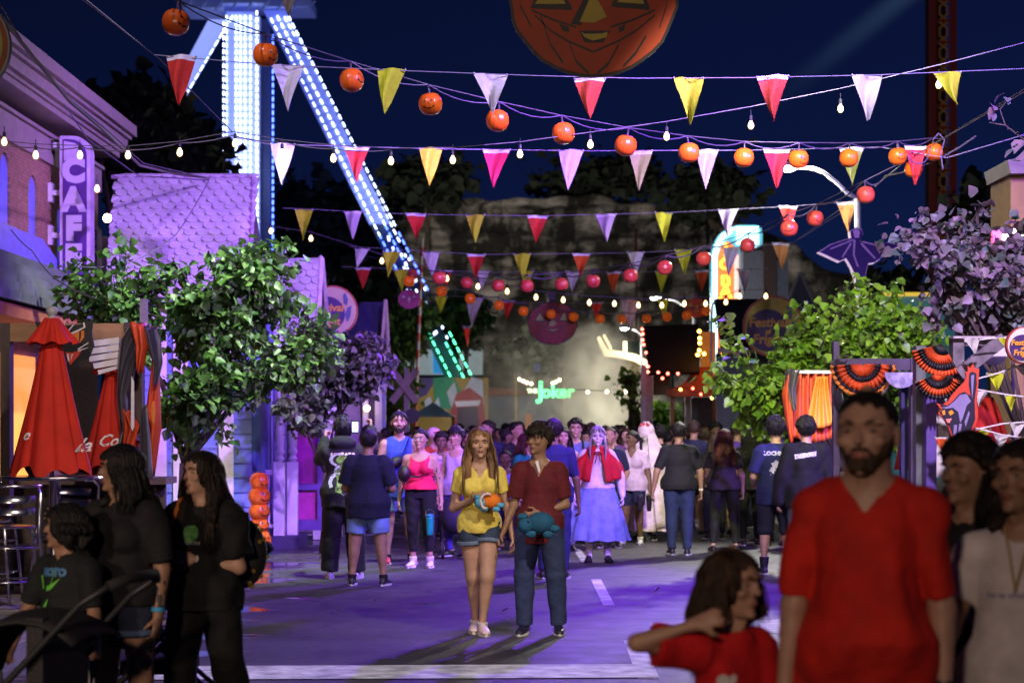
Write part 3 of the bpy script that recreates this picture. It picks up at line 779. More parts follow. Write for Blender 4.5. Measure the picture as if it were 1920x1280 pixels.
conc = mat('concrete', (.30, .27, .25), rough=.75, var=.2, scale=2.5, bump=.4, bscale=40)
KX = -3.5
def pavement(name, x0, x1, y0, y1, h=.13):
 m = MB(); m.b2((x0, y0, -.01), (x1, y1, h)); return tag(m.build(name, conc), kind='structure')
pavement('pavement', -14, KX - .153, -5, 26.2)
m = MB()
for i in range(16):
 y = -4 + i * 1.9
 if y > 25: break
 m.b2((KX - .15, y, -.01), (KX, min(y + 1.885, 26.2), .15))
tag(m.build('kerb', mat('kerb_stone', (.38, .34, .33), rough=.7, var=.2, scale=3, bump=.3)), kind='structure')
m = MB(); 
for i in range(60): m.b2((-14, -4 + i * .62, .1302), (KX - .16, -4 + i * .62 + .012, .1312))
tag(m.build('pavement_joints', mat('joint', (.05, .04, .04), var=0)), kind='structure')
pavement('pavement', 4.3, 14, 13.5, 60, .12)
def kerb_nose(px, py, w, L, label):
 x, y = gr(px, py); m = MB(); m.b2((x - w, y, -.01), (x, y + L, .20)); 
 o = m.build('kerb_block', mat('kerb_paint', (.55, .5, .5), rough=.5, var=.25, scale=4)); md = o.modifiers.new('b', 'BEVEL'); md.width = .07; md.segments = 4
 tag(o, label, 'kerb block')
kerb_nose(588, 992, .55, 3.2, 'pale painted kerb block lying beside the white porch steps')
kerb_nose(462, 1060, .5, 1.6, 'dark rounded kerb block beside the pumpkin stack and blue wall')
# ---------------------------------------------------------------- quarry cliff
def cliff():
 nx, nz = 190, 60; v = []; D0 = 176
 x0, x1 = -36, 30
 rr = random.Random(3)
 from mathutils import noise
 for j in range(nz + 1):
  for i in range(nx + 1):
   x = x0 + (x1 - x0) * i / nx
   top = 21.8 + 1.6 * noise.noise(Vector((x * .09, 3, 0))) + .8 * noise.noise(Vector((x * .35, 9, 0))) - max(0, (x - 17)) * .55 - max(0, -12 - x) * .35
   z = -1 + (top + 1) * j / nz
   q = Vector((x * .22, z * .35, 1)); lay = abs(noise.noise(Vector((x * .05, z * .9, 5))))
   y = D0 + (1 - j / nz) * -3 + 3.5 * noise.noise(Vector((x * .1, z * .1, 2))) + 1.6 * noise.noise(q * 1.3) - lay * 1.8 + .5 * noise.noise(q * 5)
   v.append((x, y, z))
 f = [(j * (nx + 1) + i, j * (nx + 1) + i + 1, (j + 1) * (nx + 1) + i + 1, (j + 1) * (nx + 1) + i) for j in range(nz) for i in range(nx)]
 n0 = len(v)
 for i in range(nx + 1):
  p = v[nz * (nx + 1) + i]; v.append((p[0], p[1] + 40, p[2] + 1))
 f += [(nz * (nx + 1) + i, nz * (nx + 1) + i + 1, n0 + i + 1, n0 + i) for i in range(nx)]
 m = bpy.data.materials.new('quarry_rock'); m.use_nodes = True; nt = m.node_tree; n = nt.nodes; l = nt.links; b = n['Principled BSDF']; b.inputs['Roughness'].default_value = .95
 tc = n.new('ShaderNodeTexCoord')
 def nz_(s, st, d=6):
  mp = n.new('ShaderNodeMapping'); l.new(tc.outputs['Object'], mp.inputs[0]); mp.inputs['Scale'].default_value = st
  q = n.new('ShaderNodeTexNoise'); q.inputs['Scale'].default_value = s; q.inputs['Detail'].default_value = d; q.inputs['Roughness'].default_value = .65; l.new(mp.outputs[0], q.inputs['Vector']); return q.outputs[0]
 a = n.new('ShaderNodeValToRGB'); l.new(nz_(.55, (.35, 1, 1.6)), a.inputs[0]); e = a.color_ramp.elements
 e[0].position = .40; e[0].color = (.05, .045, .038, 1); e[1].position = .66; e[1].color = (.36, .33, .30, 1)
 c = n.new('ShaderNodeValToRGB'); l.new(nz_(.28, (1.2, 1, .55)), c.inputs[0]); e = c.color_ramp.elements
 e[0].position = .46; e[0].color = (.05, .05, .04, 1); e[1].position = .60; e[1].color = (1, 1, 1, 1)
 mx = n.new('ShaderNodeMix'); mx.data_type = 'RGBA'; mx.blend_type = 'MULTIPLY'; mx.inputs[0].default_value = 1; l.new(a.outputs[0], mx.inputs[6]); l.new(c.outputs[0], mx.inputs[7]); l.new(mx.outputs[2], b.inputs['Base Color'])
 me = mesh_np('cliff', v, [f]); o = link('cliff', me, m, smooth=False); tag(o, kind='structure')
cliff()
# ---------------------------------------------------------------- trees
def leaf_mesh(name, centers, dirs, size, m, parent, seed=1, droop=.6, jitter=.65):
 "many folded heart-shaped leaves as one mesh"
 r = np.random.default_rng(seed); n = len(centers); c = np.asarray(centers); 
 sz = size * (1 + jitter * (r.random(n) - .5) * 2)
 t = np.asarray(dirs) + r.normal(0, .55, (n, 3)); t[:, 2] -= droop; t /= np.linalg.norm(t, axis=1)[:, None]
 nn = r.normal(0, 1, (n, 3)); nn[:, 2] = np.abs(nn[:, 2]) + .5; nn -= t * (nn * t).sum(1)[:, None]; nn /= np.linalg.norm(nn, axis=1)[:, None]
 s = np.cross(t, nn)
 prof = [(0, 0, 0), (.42, .12, .10), (.5, .42, .12), (.22, .82, .05), (0, 1.05, -.06), (-.22, .82, .05), (-.5, .42, .12), (-.42, .12, .10), (0, .45, -.02)]
 V = np.zeros((n, 9, 3))
 for i, (a, b, h) in enumerate(prof): V[:, i] = c + (s * a + t * b + nn * h) * sz[:, None]
 base = (np.arange(n) * 9)[:, None]
 f = [base + np.array(q) for q in ((8, 0, 1, 2), (8, 2, 3, 4), (8, 4, 5, 6), (8, 6, 7, 0))]
 return link(name, mesh_np(name, V.reshape(-1, 3), [np.concatenate(f)]), m, parent, smooth=False)
def leafmat(name, c1, c2, rough=.45, tr=.25, size=6):
 if name in MATS: return MATS[name]
 m = bpy.data.materials.new(name); m.use_nodes = True; nt = m.node_tree; n = nt.nodes; l = nt.links; b = n['Principled BSDF']; out = n['Material Output']
 b.inputs['Roughness'].default_value = rough
 tc = n.new('ShaderNodeTexCoord'); q = n.new('ShaderNodeTexNoise'); q.inputs['Scale'].default_value = size; q.inputs['Detail'].default_value = 3; l.new(tc.outputs['Object'], q.inputs['Vector'])
 gi = n.new('ShaderNodeNewGeometry'); add = n.new('ShaderNodeMath'); add.operation = 'ADD'
 sc_ = n.new('ShaderNodeMath'); sc_.operation = 'MULTIPLY'; sc_.inputs[1].default_value = .35; l.new(gi.outputs['Random Per Island'], sc_.inputs[0]); l.new(sc_.outputs[0], add.inputs[0]); l.new(q.outputs[0], add.inputs[1])
 r = n.new('ShaderNodeValToRGB'); e = r.color_ramp.elements; e[0].position = .42; e[0].color = (*c1, 1); e[1].position = .9; e[1].color = (*c2, 1); l.new(add.outputs[0], r.inputs[0]); l.new(r.outputs[0], b.inputs['Base Color'])
 t = n.new('ShaderNodeBsdfTranslucent'); l.new(r.outputs[0], t.inputs[0]); mx = n.new('ShaderNodeMixShader'); mx.inputs[0].default_value = tr
 l.new(b.outputs[0], mx.inputs[1]); l.new(t.outputs[0], mx.inputs[2]); l.new(mx.outputs[0], out.inputs[0])
 MATS[name] = m; return m
bark = mat('bark', (.09, .065, .05), rough=.9, var=.4, scale=12, bump=.8, bscale=30, stretch=(1, 1, .2))
def tree(name, label, base, blobs, nleaf, size, lm, trunk=.07, seed=1, group=None, ntwig=70, droop=.6, extra=()):
 "blobs: crown masses (x, y, z, rx, ry, rz); limbs run from the trunk to points in them and carry the leaves"
 base = Vector(base); root = thing(name, label, 'tree', base, group); rr = random.Random(seed)
 vol = [b[3] * b[4] * b[5] for b in blobs]; tot = sum(vol)
 top = sum((Vector(b[:3]) * v for b, v in zip(blobs, vol)), Vector()) / tot
 fork = base.lerp(Vector((base.x * .7 + top.x * .3, base.y, base.z + (top.z - base.z) * .55)), .8)
 tb = MB(); tb.tube([base, base.lerp(fork, .5) + Vector((.03, .02, 0)), fork], [trunk, trunk * .8, trunk * .65], n=8)
 br = MB(); cs = []; ds = []
 twigs = []
 for i in range(ntwig):
  b = rr.choices(blobs, vol)[0]
  while True:
   u = Vector((rr.uniform(-1, 1), rr.uniform(-1, 1), rr.uniform(-1, 1)))
   if .3 < u.length < 1: break
  u = u.normalized() * (u.length ** .4)
  twigs.append(Vector((b[0] + u.x * b[3], b[1] + u.y * b[4], b[2] + u.z * b[5])))
 twigs += [Vector(q) for q in extra]
 hubs = []
 for b in blobs: hubs.append((Vector(b[:3]) - Vector((0, 0, b[5] * .5))))
 for h in hubs:
  mid = fork.lerp(h, .5) + Vector((rr.uniform(-.1, .1), 0, .1))
  tb.tube([fork, mid, h], [trunk * .5, trunk * .35, trunk * .22], n=6)
 for tpt in twigs:
  h = min(hubs, key=lambda q: (q - tpt).length); L = (tpt - h).length
  mid = h.lerp(tpt, .5) + Vector((rr.uniform(-.1, .1) * L, rr.uniform(-.1, .1) * L, .12 * L))
  br.tube([h, mid, tpt], [trunk * .16, trunk * .1, trunk * .04], n=4)
  k = int(nleaf / len(twigs)); dv = (tpt - mid)
  if dv.length > 0: dv.normalize()
  for j in range(k):
   t = rr.uniform(.28, 1.03); p = h * (1 - t) ** 2 + mid * 2 * t * (1 - t) + tpt * t * t
   sp = size * (1.6 + (1 - t) * 2.4)
   cs.append(tuple(p + Vector((rr.gauss(0, .5), rr.gauss(0, .5), rr.gauss(0, .42))) * sp)); ds.append(tuple(dv * .6))
 tb.build('trunk', bark, root, smooth=True); br.build('branches', bark, root)
 leaf_mesh('crown', cs, ds, size, lm, root, seed, droop)
 return root
LG = leafmat('leaf_green', (.05, .13, .012), (.17, .30, .02))
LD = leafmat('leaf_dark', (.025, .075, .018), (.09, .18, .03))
LM = leafmat('leaf_purple_lit', (.06, .13, .08), (.30, .20, .24))  # mauve tone: highlights of the purple light put into the leaf colour
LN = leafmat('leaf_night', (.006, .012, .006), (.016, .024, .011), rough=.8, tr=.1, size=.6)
def Bb(px, py, d, rx, ry, rz=None):
 p = W(px, py, d); return (p.x, p.y, p.z, rx / F * d, ry, (rz or rx) / F * d)
tree('leafy_tree', 'big leafy tree in front of the scalloped roof, behind the red umbrellas', (W(330, 900, 22.5).x, 22.5, .12),
  [Bb(230, 560, 22.4, 120, .5, 75), Bb(400, 570, 22.6, 130, .6, 85), Bb(470, 510, 22.8, 70, .5, 50), Bb(360, 710, 22.3, 110, .5, 110), Bb(440, 660, 22.8, 110, .6, 110), Bb(560, 640, 23.2, 90, .5, 80)],
  10500, .077, LD, .09, 11, ntwig=190, extra=[W(232, 460, 22.4), W(530, 455, 22.8), W(510, 470, 22.8), W(140, 480, 22.4), W(385, 480, 22.4), W(545, 460, 22.8), W(490, 460, 22.8), W(120, 500, 22.4), W(225, 465, 22.4), W(290, 500, 22.4), W(430, 470, 22.6), W(560, 500, 22.8), W(280, 800, 22.4), W(340, 840, 22.4), W(430, 820, 22.4)])
tree('leafy_tree', 'leafy tree with purple-lit tips standing in front of the white porch', (W(625, 900, 26).x - .2, 26.6, 0.0),
  [Bb(590, 680, 26, 70, .5, 90), Bb(650, 680, 26, 75, .5, 65), Bb(570, 770, 25.8, 50, .4, 40), Bb(690, 670, 26, 30, .4, 40)],
  4600, .075, leafmat('leaf_dusk', (.04, .06, .04), (.13, .13, .09)), .05, 12, ntwig=90, extra=[W(720, 690, 26), W(700, 640, 26), W(725, 720, 26)])
tree('leafy_tree', 'bright green leafy tree behind the orange and black fan bunting', (W(1580, 900, 25.2).x, 25.2, .12),
  [Bb(1560, 655, 25.2, 100, .6, 60), Bb(1640, 610, 25.2, 50, .5, 45), Bb(1510, 690, 25.0, 55, .5, 40), Bb(1435, 730, 24.8, 65, .4, 38), Bb(1700, 630, 25.2, 60, .5, 50), Bb(1445, 765, 25.0, 45, .4, 30), Bb(1640, 760, 25.8, 110, .4, 80)],
  11000, .086, LG, .08, 13, ntwig=190, extra=[W(1560, 570, 25.2), W(1620, 530, 25.2), W(1680, 545, 25.2), W(1330, 715, 24.8), W(1352, 595, 24.8), W(1365, 640, 24.8), W(1340, 690, 24.8), W(1500, 575, 25.2), W(1595, 545, 25.2), W(1610, 535, 22.9), W(1655, 560, 25.2), W(1400, 790, 25.0), W(1450, 820, 25.0), W(1350, 720, 24.8)])
tree('leafy_tree', 'mauve-lit tree overhanging the stall at the right edge', (W(1960, 900, 17.5).x, 17.5, .12),
  [Bb(1850, 520, 17.5, 90, .5, 70), Bb(1790, 470, 17.4, 60, .4, 35), Bb(1890, 590, 17.6, 80, .5, 40), Bb(1745, 455, 17.4, 40, .3, 20), Bb(1930, 470, 17.6, 40, .4, 50), Bb(1770, 570, 17.6, 45, .3, 20)],
  3300, .068, LM, .05, 14, ntwig=100, extra=[W(1665, 445, 17.4), W(1845, 385, 17.4), W(1838, 380, 17.4), W(1735, 405, 17.4), W(1700, 470, 17.4), W(1780, 420, 17.4), W(1900, 400, 17.4)])
root = thing('hanging_branch', 'thin twig with a few pale heart leaves at the upper right', 'branch', W(1925, 300, 17))
b = MB(); b.tube([W(1960, 330, 17), W(1920, 262, 17), W(1885, 235, 17), W(1855, 230, 17)], [.012, .008, .006, .003], n=5); b.tube([W(1885, 235, 17), W(1875, 205, 17), W(1893, 185, 17)], [.006, .004, .002], n=4); b.build('twig', bark, root)
leaf_mesh('leaves', [W(*q, 17) for q in ((1858, 195), (1866, 205), (1875, 178), (1885, 175), (1893, 190), (1888, 183), (1862, 212), (1890, 238), (1905, 250), (1912, 290), (1900, 280), (1908, 270), (1898, 300), (1915, 262))], [(0, 0, 0)] * 14, .085, LM, root, 5)
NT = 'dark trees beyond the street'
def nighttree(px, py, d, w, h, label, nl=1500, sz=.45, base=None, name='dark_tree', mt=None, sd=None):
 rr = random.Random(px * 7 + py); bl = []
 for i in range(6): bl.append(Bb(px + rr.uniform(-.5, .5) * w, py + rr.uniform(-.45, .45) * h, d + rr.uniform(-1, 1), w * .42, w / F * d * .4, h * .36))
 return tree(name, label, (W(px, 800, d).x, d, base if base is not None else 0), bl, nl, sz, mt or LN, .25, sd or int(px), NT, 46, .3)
nighttree(235, 260, 60, 110, 130, 'tall dark tree rising behind the cafe and the scalloped roof', 3400, .34)
nighttree(330, 290, 62, 120, 80, 'dark tree between the cafe sign and the lit tower', 2800, .34)
nighttree(120, 235, 64, 90, 90, 'dark tree showing above the cafe cornice', 1800, .34)
nighttree(630, 420, 120, 130, 90, 'dark tree behind the leaning tower leg', 2200, .6)
nighttree(700, 560, 100, 110, 110, 'dark tree left of the striped pole', 2200, .5)
nighttree(800, 345, 172, 90, 26, 'dark tree on top of the cliff, at its left end', 1600, .8, base=15)
nighttree(1110, 338, 178, 150, 14, 'low dark bushes along the cliff top', 1400, .8, base=18)
nighttree(1340, 360, 172, 90, 40, 'dark tree on top of the cliff, at its right end', 1600, .8, base=15)
nighttree(870, 600, 105, 60, 60, 'dim tree left of the large pumpkin face', 1500, .34, mt=LD)
nighttree(760, 620, 70, 60, 70, 'dim tree behind the railway crossing sign', 1700, .22, mt=LD)
nighttree(735, 740, 55, 40, 60, 'green bush beside the lilac door frames', 1400, .16, mt=LG)
nighttree(1245, 790, 60, 40, 55, 'green tree between the pale column and the porch', 1300, .15, mt=LG)
nighttree(1190, 730, 52, 24, 60, 'thin sapling in front of the smoke', 220, .13, mt=LG)
nighttree(1860, 400, 60, 60, 60, 'dark tree behind the mauve-lit tree', 1300, .34)
nighttree(1680, 560, 70, 80, 40, 'dark tree behind the bright green tree', 1300, .3)
nighttree(1000, 665, 140, 60, 40, 'dim tree under the cliff just above the green sign', 1500, .4)
# ---------------------------------------------------------------- left side: cafe and shingled house
EX, EY, EZ = Vector((1, 0, 0)), Vector((0, 1, 0)), Vector((0, 0, 1))
def wallbrick(name, c1, c2, sc_=6, mortar=(.1, .08, .07)):
 m = bpy.data.materials.new(name); m.use_nodes = True; nt = m.node_tree; n = nt.nodes; l = nt.links; b = n['Principled BSDF']; b.inputs['Roughness'].default_value = .85
 tc = n.new('ShaderNodeTexCoord'); sp = n.new('ShaderNodeSeparateXYZ'); l.new(tc.outputs['Object'], sp.inputs[0]); cb = n.new('ShaderNodeCombineXYZ')
 l.new(sp.outputs['Y'], cb.inputs[0]); l.new(sp.outputs['Z'], cb.inputs[1])
 q = n.new('ShaderNodeTexBrick'); q.inputs['Scale'].default_value = sc_; q.inputs['Color1'].default_value = (*c1, 1); q.inputs['Color2'].default_value = (*c2, 1); q.inputs['Mortar'].default_value = (*mortar, 1); q.inputs['Mortar Size'].default_value = .02
 l.new(cb.outputs[0], q.inputs[0]); l.new(q.outputs[0], b.inputs['Base Color'])
 bp = n.new('ShaderNodeBump'); bp.inputs['Strength'].default_value = .5; bp.inputs['Distance'].default_value = .01; l.new(q.outputs['Fac'], bp.inputs['Height']); bp.invert = True; l.new(bp.outputs[0], b.inputs['Normal'])
 return m
cafe = thing('cafe_building', 'brick building with arched windows and a heavy cornice behind the CAFE sign', 'building', (-6.3, 25, 0))
Y0, Y1, XC = 20.0, 30.3, -6.3
ztop = 6.3
wm = wallbrick('cafe_brick', (.42, .22, .13), (.30, .15, .09), 5.5, (.2, .13, .1))
wins = [(21.9, .5, 4.2, 5.1), (23.3, .5, 4.2, 5.1), (24.75, .5, 4.2, 5.1), (26.2, .5, 4.1, 5.0), (27.75, .42, 3.9, 4.75)]
def arch(yc, w, z0, z1, n=10):
 r = w / 2; return [(yc - r, z0), (yc + r, z0)] + [(yc + r * math.cos(math.pi * i / n), z1 - r + r * math.sin(math.pi * i / n)) for i in range(n + 1)]
m = MB(); prev = Y0
for (yc, w_, z0, z1) in wins:
 m.b2((XC - .35, prev, 0.1), (XC, yc - w_ / 2, ztop - .7)); prev = yc + w_ / 2
 m.b2((XC - .35, yc - w_ / 2, .1), (XC, yc + w_ / 2, z0))
 r = w_ / 2; pts = [(yc - r, z1 - r)] + [(yc + r * math.cos(math.pi - math.pi * i / 10), z1 - r + r * math.sin(math.pi * i / 10)) for i in range(11)] + [(yc + r, ztop - .7), (yc - r, ztop - .7)]
 m.prism(pts, (XC - .35, 0, 0), EY, EZ, .35)
m.b2((XC - .35, prev, .1), (XC, Y1, ztop - .7)); m.b2((-12, Y1 - .3, .1), (XC - .35, Y1, ztop - .7))
m.build('wall', wm, cafe)
m = MB(); m.b2((-12, Y0, ztop - .7), (XC - .2, Y1 + .05, ztop - .3)); m.build('roof_deck', mat('roof_tar', (.05, .05, .06)), cafe)
cor = MB(); trim = mat('cornice_paint', (.36, .28, .26), rough=.6, var=.1)
for i, (o_, z, h) in enumerate([(.05, ztop - 1.05, .34), (.09, ztop - .70, .05), (.30, ztop - .50, .08), (.34, ztop - .42, .05), (.41, ztop - .37, .15), (.47, ztop - .22, .05), (.54, ztop - .17, .17)]):
 cor.b2((XC - .3, Y0, z), (XC + o_, Y1 + o_ * .5, z + h - .004))
cor.build('cornice', trim, cafe)
for (yc, w_, z0, z1) in wins:
 m = MB(); m.prism(arch(yc, w_ - .05, z0 + .02, z1 - .02), (XC - .06, 0, 0), EY, EZ, .03); wo = m.build('window', mat('window_blue_glow', (.22, .24, .95), rough=.5), cafe)  # blue glow of the windows put into the pane colour
 m = MB(); m.b2((XC - .05, yc - w_ / 2 - .05, z0 - .08), (XC + .07, yc + w_ / 2 + .05, z0 - .003)); m.build('sill', trim, wo)
m = MB()
m.prism([(21, 3.64), (27.2, 3.64), (27.1, 3.95), (26.2, 4.16), (21, 4.16)], (XC + .004, 0, 0), EY, EZ, .12); m.build('fascia_panel', mat('fascia_blue', (.22, .22, .72), rough=.5, var=.15), cafe)
m = MB()
for i in range(5):
 z = 3.62 - i * .115; m.b2((XC + .0, 20, z - .105), (XC + .75 + i * .05, 28.9, z))
m.build('awning_boards', mat('board_slate', (.13, .12, .17), rough=.8, var=.3, scale=3, stretch=(1, .3, 1)), cafe)
m = MB(); m.b2((XC, 20, 2.88), (XC + .9, 28.9, 3.02)); m.build('awning_edge', mat('awning_red', (.35, .08, .06), rough=.7), cafe)
m = MB(); m.b2((XC + .002, 22.5, .2), (XC + .05, 26.1, 2.6)); m.build('shop_window', mat('lit_window', (.8, .4, .1), emit=(1.0, .33, .04), estr=1.0, var=0), cafe)
def blade(name, label, x0, x1, y, z0, z1, col, border, letters, size, lz, th=.28, arc='r', tcol=(.58, .50, .64), bold=.02):
 t = thing(name, label, 'sign', ((x0 + x1) / 2, y, z0)); w_ = x1 - x0
 def outline(i):
  a0, a1, b1 = x0 + i, x1 - i, z1 - i; r = w_ * .55
  if arc == 'r': return [(a0, z0 + i), (a1, z0 + i)] + [(a1 - r + r * math.cos(math.pi / 2 * k / 8), b1 - r + r * math.sin(math.pi / 2 * k / 8)) for k in range(9)] + [(a0, b1)]
  r = w_ / 2 - i; cx = (x0 + x1) / 2
  return [(a0, z0 + i), (a1, z0 + i)] + [(cx + r * math.cos(math.pi * k / 12), b1 - r + r * math.sin(math.pi * k / 12)) for k in range(13)]
 m = MB(); m.prism(outline(0), (0, y + th, 0), EX, EZ, th); m.build('sign_box', mat(name + '_edge', border, rough=.5), t)
 m = MB(); m.prism(outline(.045), (0, y, 0), EX, EZ, .012); m.build('sign_face', mat(name + '_face', col, rough=.45, var=.08), t)
 lm = mat(name + '_letter', tcol, rough=.5, var=0)
 for ch, z in zip(letters, lz): text_obj('letter', ch, lm, t, ((x0 + x1) / 2 - .02, y - .018, z), EX, EZ, size, .012, bold)
 return t
dS = 27.0; p0 = W(112, 255, dS); p1 = W(169, 540, dS)
t = blade('cafe_sign', 'tall purple blade sign with pale letters reading CAFE', p0.x, p1.x, dS, p1.z, p0.z, (.09, .025, .20), (.6, .48, .62), 'CAFE', .42, [W(0, q, dS).z for q in (322, 376, 430, 483)], bold=.03)
for q in (270, 360, 440): m = MB(); z = W(0, q, dS).z; m.b2((XC, dS + .08, z - .035), (p0.x - .002, dS + .16, z + .035)); m.b2((XC, dS + .02, z - .13), (XC + .05, dS + .22, z + .13)); m.build('bracket', mat('bracket_white', (.7, .65, .7), rough=.5), t)
m = MB(); m.prism([(p0.x + .06, p0.z - .34), (p1.x - .12, p0.z - .30), (p1.x - .13, p0.z - .16), (p1.x - .2, p0.z - .1), (p0.x + .06, p0.z - .07)], (0, dS - .012, 0), EX, EZ, .012); m.build('ornament', mat('ornament_lilac', (.55, .45, .6)), t)
q0 = W(168, 424, 28.2); q1 = W(188, 540, 28.2)
blade('soda_sign', 'narrow blue-purple blade sign reading SODAS behind the CAFE sign', q0.x, q1.x, 28.2, q1.z, q0.z, (.15, .12, .42), (.6, .5, .65), 'SODAS', .115, [W(0, q, 28.2).z for q in (441, 456, 471, 486, 501)], .12, 'c', bold=.006)
q0 = W(189, 443, 29.2); q1 = W(206, 540, 29.2)
blade('eats_sign', 'narrow purple blade sign reading EATS, half hidden behind the scalloped roof', q0.x, q1.x, 29.2, q1.z, q0.z, (.17, .07, .34), (.55, .45, .65), 'EATS', .13, [W(0, q, 29.2).z for q in (458, 474, 490, 506)], .12, 'c', bold=.006)
t = thing('wall_lamp', 'bright warm round lamp at the edge of the scalloped roof', 'lamp', W(201, 409, 26.2)); m = MB(); m.ball(W(201, 409, 26.2), .055); m.build('bulb', mat('lamp_glow', (1, .8, .4), emit=(1, .72, .28), estr=60, var=0), t, smooth=True)
m = MB(); m.tube([W(201, 409, 26.2) + Vector((0, .03, .02)), W(201, 404, 26.5)], .04, 8); m.build('socket', mat('black_metal', (.02, .02, .02), rough=.5, var=0), t)
def scallops(name, o, u, v, W_, H_, rw, rh, m_, parent, sk=0):
 "overlapping round-ended shingles on a sloping plane: o bottom left, u right, v up the slope (unit vectors)"
 mb = MB(); o, u, v = Vector(o), Vector(u), Vector(v); nn = u.cross(v).normalized()
 if nn.y > 0: nn = -nn
 rows = int(H_ / rh) + 1
 for j in range(rows):
  y0 = j * rh; xo = (rw / 2 if j % 2 else 0)
  k = int(W_ / rw) + 2
  for i in range(-1, k):
   cx = i * rw + xo + rw / 2; x0, x1 = cx - rw * .485, cx + rw * .485
   sh = sk * (y0 / H_)
   if x1 < sh + .02 or x0 > W_ - .02: continue
   x0 = max(x0, sh); x1 = min(x1, W_); 
   pts = []
   for q in range(7):
    a = math.pi * (1 + q / 6); px_ = min(max(cx + math.cos(a) * rw * .485, x0), x1); pts.append((px_, y0 + rh * .45 + math.sin(a) * rh * .45))
   yt = min(y0 + rh * 1.5, H_)
   if yt < y0 + .1 * rh: continue
   pts = pts + [(x1, yt), (x0, yt)]
   base = [o + u * p[0] + v * p[1] + nn * (.055 if p[1] < y0 + rh * .6 else .006) for p in pts]
   n = len(base); mb.add(base + [b_ - nn * .03 for b_ in base], [tuple(range(n)), tuple(range(2 * n - 1, n - 1, -1))] + [((i_ + 1) % n, i_, n + i_, n + (i_ + 1) % n) for i_ in range(n)])
 return mb.build(name, m_, parent)
house = thing('shingled_house', 'small house with lilac-lit scalloped roof and blue clapboard walls', 'house', (-4.3, 28, 0))
dH = 27.2
bl = W(196, 560, dH - .5); br_ = W(462, 560, dH - .5); tl = W(213, 333, dH + .9); tr = W(470, 333, dH + .9)
sv = (tl - bl); sv.x = 0; Hs = sv.length; sv.normalize()
shm = mat('shingle_paint', (.62, .58, .62), rough=.6, var=.16, scale=2.2, bump=.2)
scallops('roof', bl, EX, sv, br_.x - bl.x, Hs, .172, .125, shm, house, sk=tl.x - bl.x)
m = MB(); 
m.add([bl + Vector((0, .05, -.04)), br_ + Vector((0, .05, -.04)), tr + Vector((-.0, .05, -.03)), tl + Vector((0, .05, -.03)), tl + Vector((0, 1.6, -Hs * .5)), tr + Vector((0, 1.6, -Hs * .5))], [(0, 1, 2, 3), (3, 2, 5, 4)]); m.build('roof_board', mat('roof_board', (.2, .18, .2)), house)
m = MB(); m.tube([tl + Vector((-.03, 0, .01)), tr + Vector((.04, 0, .01))], .03, 6); m.tube([br_ + Vector((.03, -.02, 0)), tr + Vector((.03, -.02, 0))], .045, 4); m.build('verge_board', mat('verge_purple', (.35, .22, .4), rough=.5), house)
clap = mat('clapboard_blue', (.16, .22, .55), rough=.55, var=.1, scale=3)
def clapwall(name, x0, x1, y, z0, z1, m_, parent, bh=.2):
 mb = MB(); z = z0
 while z < z1 - .01:
  h = min(bh, z1 - z); mb.add([(x0, y - .028, z), (x1, y - .028, z), (x1, y - .004, z + h), (x0, y - .004, z + h), (x0, y + .1, z), (x1, y + .1, z), (x1, y + .1, z + h), (x0, y + .1, z + h)], [(0, 1, 2, 3), (1, 5, 6, 2), (4, 0, 3, 7), (3, 2, 6, 7), (0, 4, 5, 1)]); z += h
 return mb.build(name, m_, parent)
xa, xb = W(205, 0, dH).x, W(472, 0, dH).x
clapwall('wall', xa, xb, dH, 0.0, 3.35, clap, house)
wp = mat('white_trim', (.74, .70, .74), rough=.5, var=.08)
m = MB()
for px in (425, 340, 300): x = W(px, 0, dH).x; m.b2((x - .1, dH - .06, .1), (x + .1, dH - .03, 3.3))
m.build('corner_board', wp, house)
m = MB(); m.b2((xb - .02, dH + .1, 0), (xb + .1, dH + 3.5, 3.3)); m.build('side_wall', clap, house)
porch = thing('porch_house', 'lilac porch house with turned white posts, railing and magenta door panel', 'house', (-3.3, 30, 0))
dP = 28.6; a0 = W(478, 0, dP).x
bl2 = W(488, 640, dP + .2); tl2 = W(494, 484, dP + 1.0); W2 = W(588, 0, dP + .2).x - bl2.x; sv2 = tl2 - bl2; sv2.x = 0; H2 = sv2.length; sv2.normalize()
scallops('roof', bl2, EX, sv2, W2, H2, .172, .125, shm, porch)
m = MB(); c_ = bl2 + EX * W2; m.add([bl2 + Vector((0, .06, -.05)), c_ + Vector((0, .06, -.05)), c_ + sv2 * H2 + Vector((0, .06, -.03)), bl2 + sv2 * H2 + Vector((0, .06, -.03)), c_ + sv2 * H2 + Vector((0, 1.2, -1.1)), bl2 + sv2 * H2 + Vector((0, 1.2, -1.1))], [(0, 1, 2, 3), (3, 2, 4, 5)]); m.build('roof_board', mat('roof_board', (.2, .18, .2)), porch)
m = MB(); m.tube([c_ + Vector((.03, -.02, -.1)), c_ + sv2 * H2 + Vector((.03, -.02, 0)), c_ + sv2 * H2 + Vector((.03, .9, -.9))], .05, 4); m.build('verge_board', mat('verge_pale', (.6, .5, .55), rough=.5), porch)
m = MB(); m.b2((a0, dP, .2), (a0 + .24, dP + .12, 2.9)); m.b2((a0 + .02, dP - .05, .2), (a0 + .2, dP - .002, 2.8)); m.build('door_frame', wp, porch)
lil = mat('lilac_wall', (.5, .42, .62), rough=.6, var=.1)
m = MB(); m.b2((a0 + .245, dP + .3, .2), (W(590, 0, dP).x, dP + .4, 3.1)); m.build('wall', lil, porch)
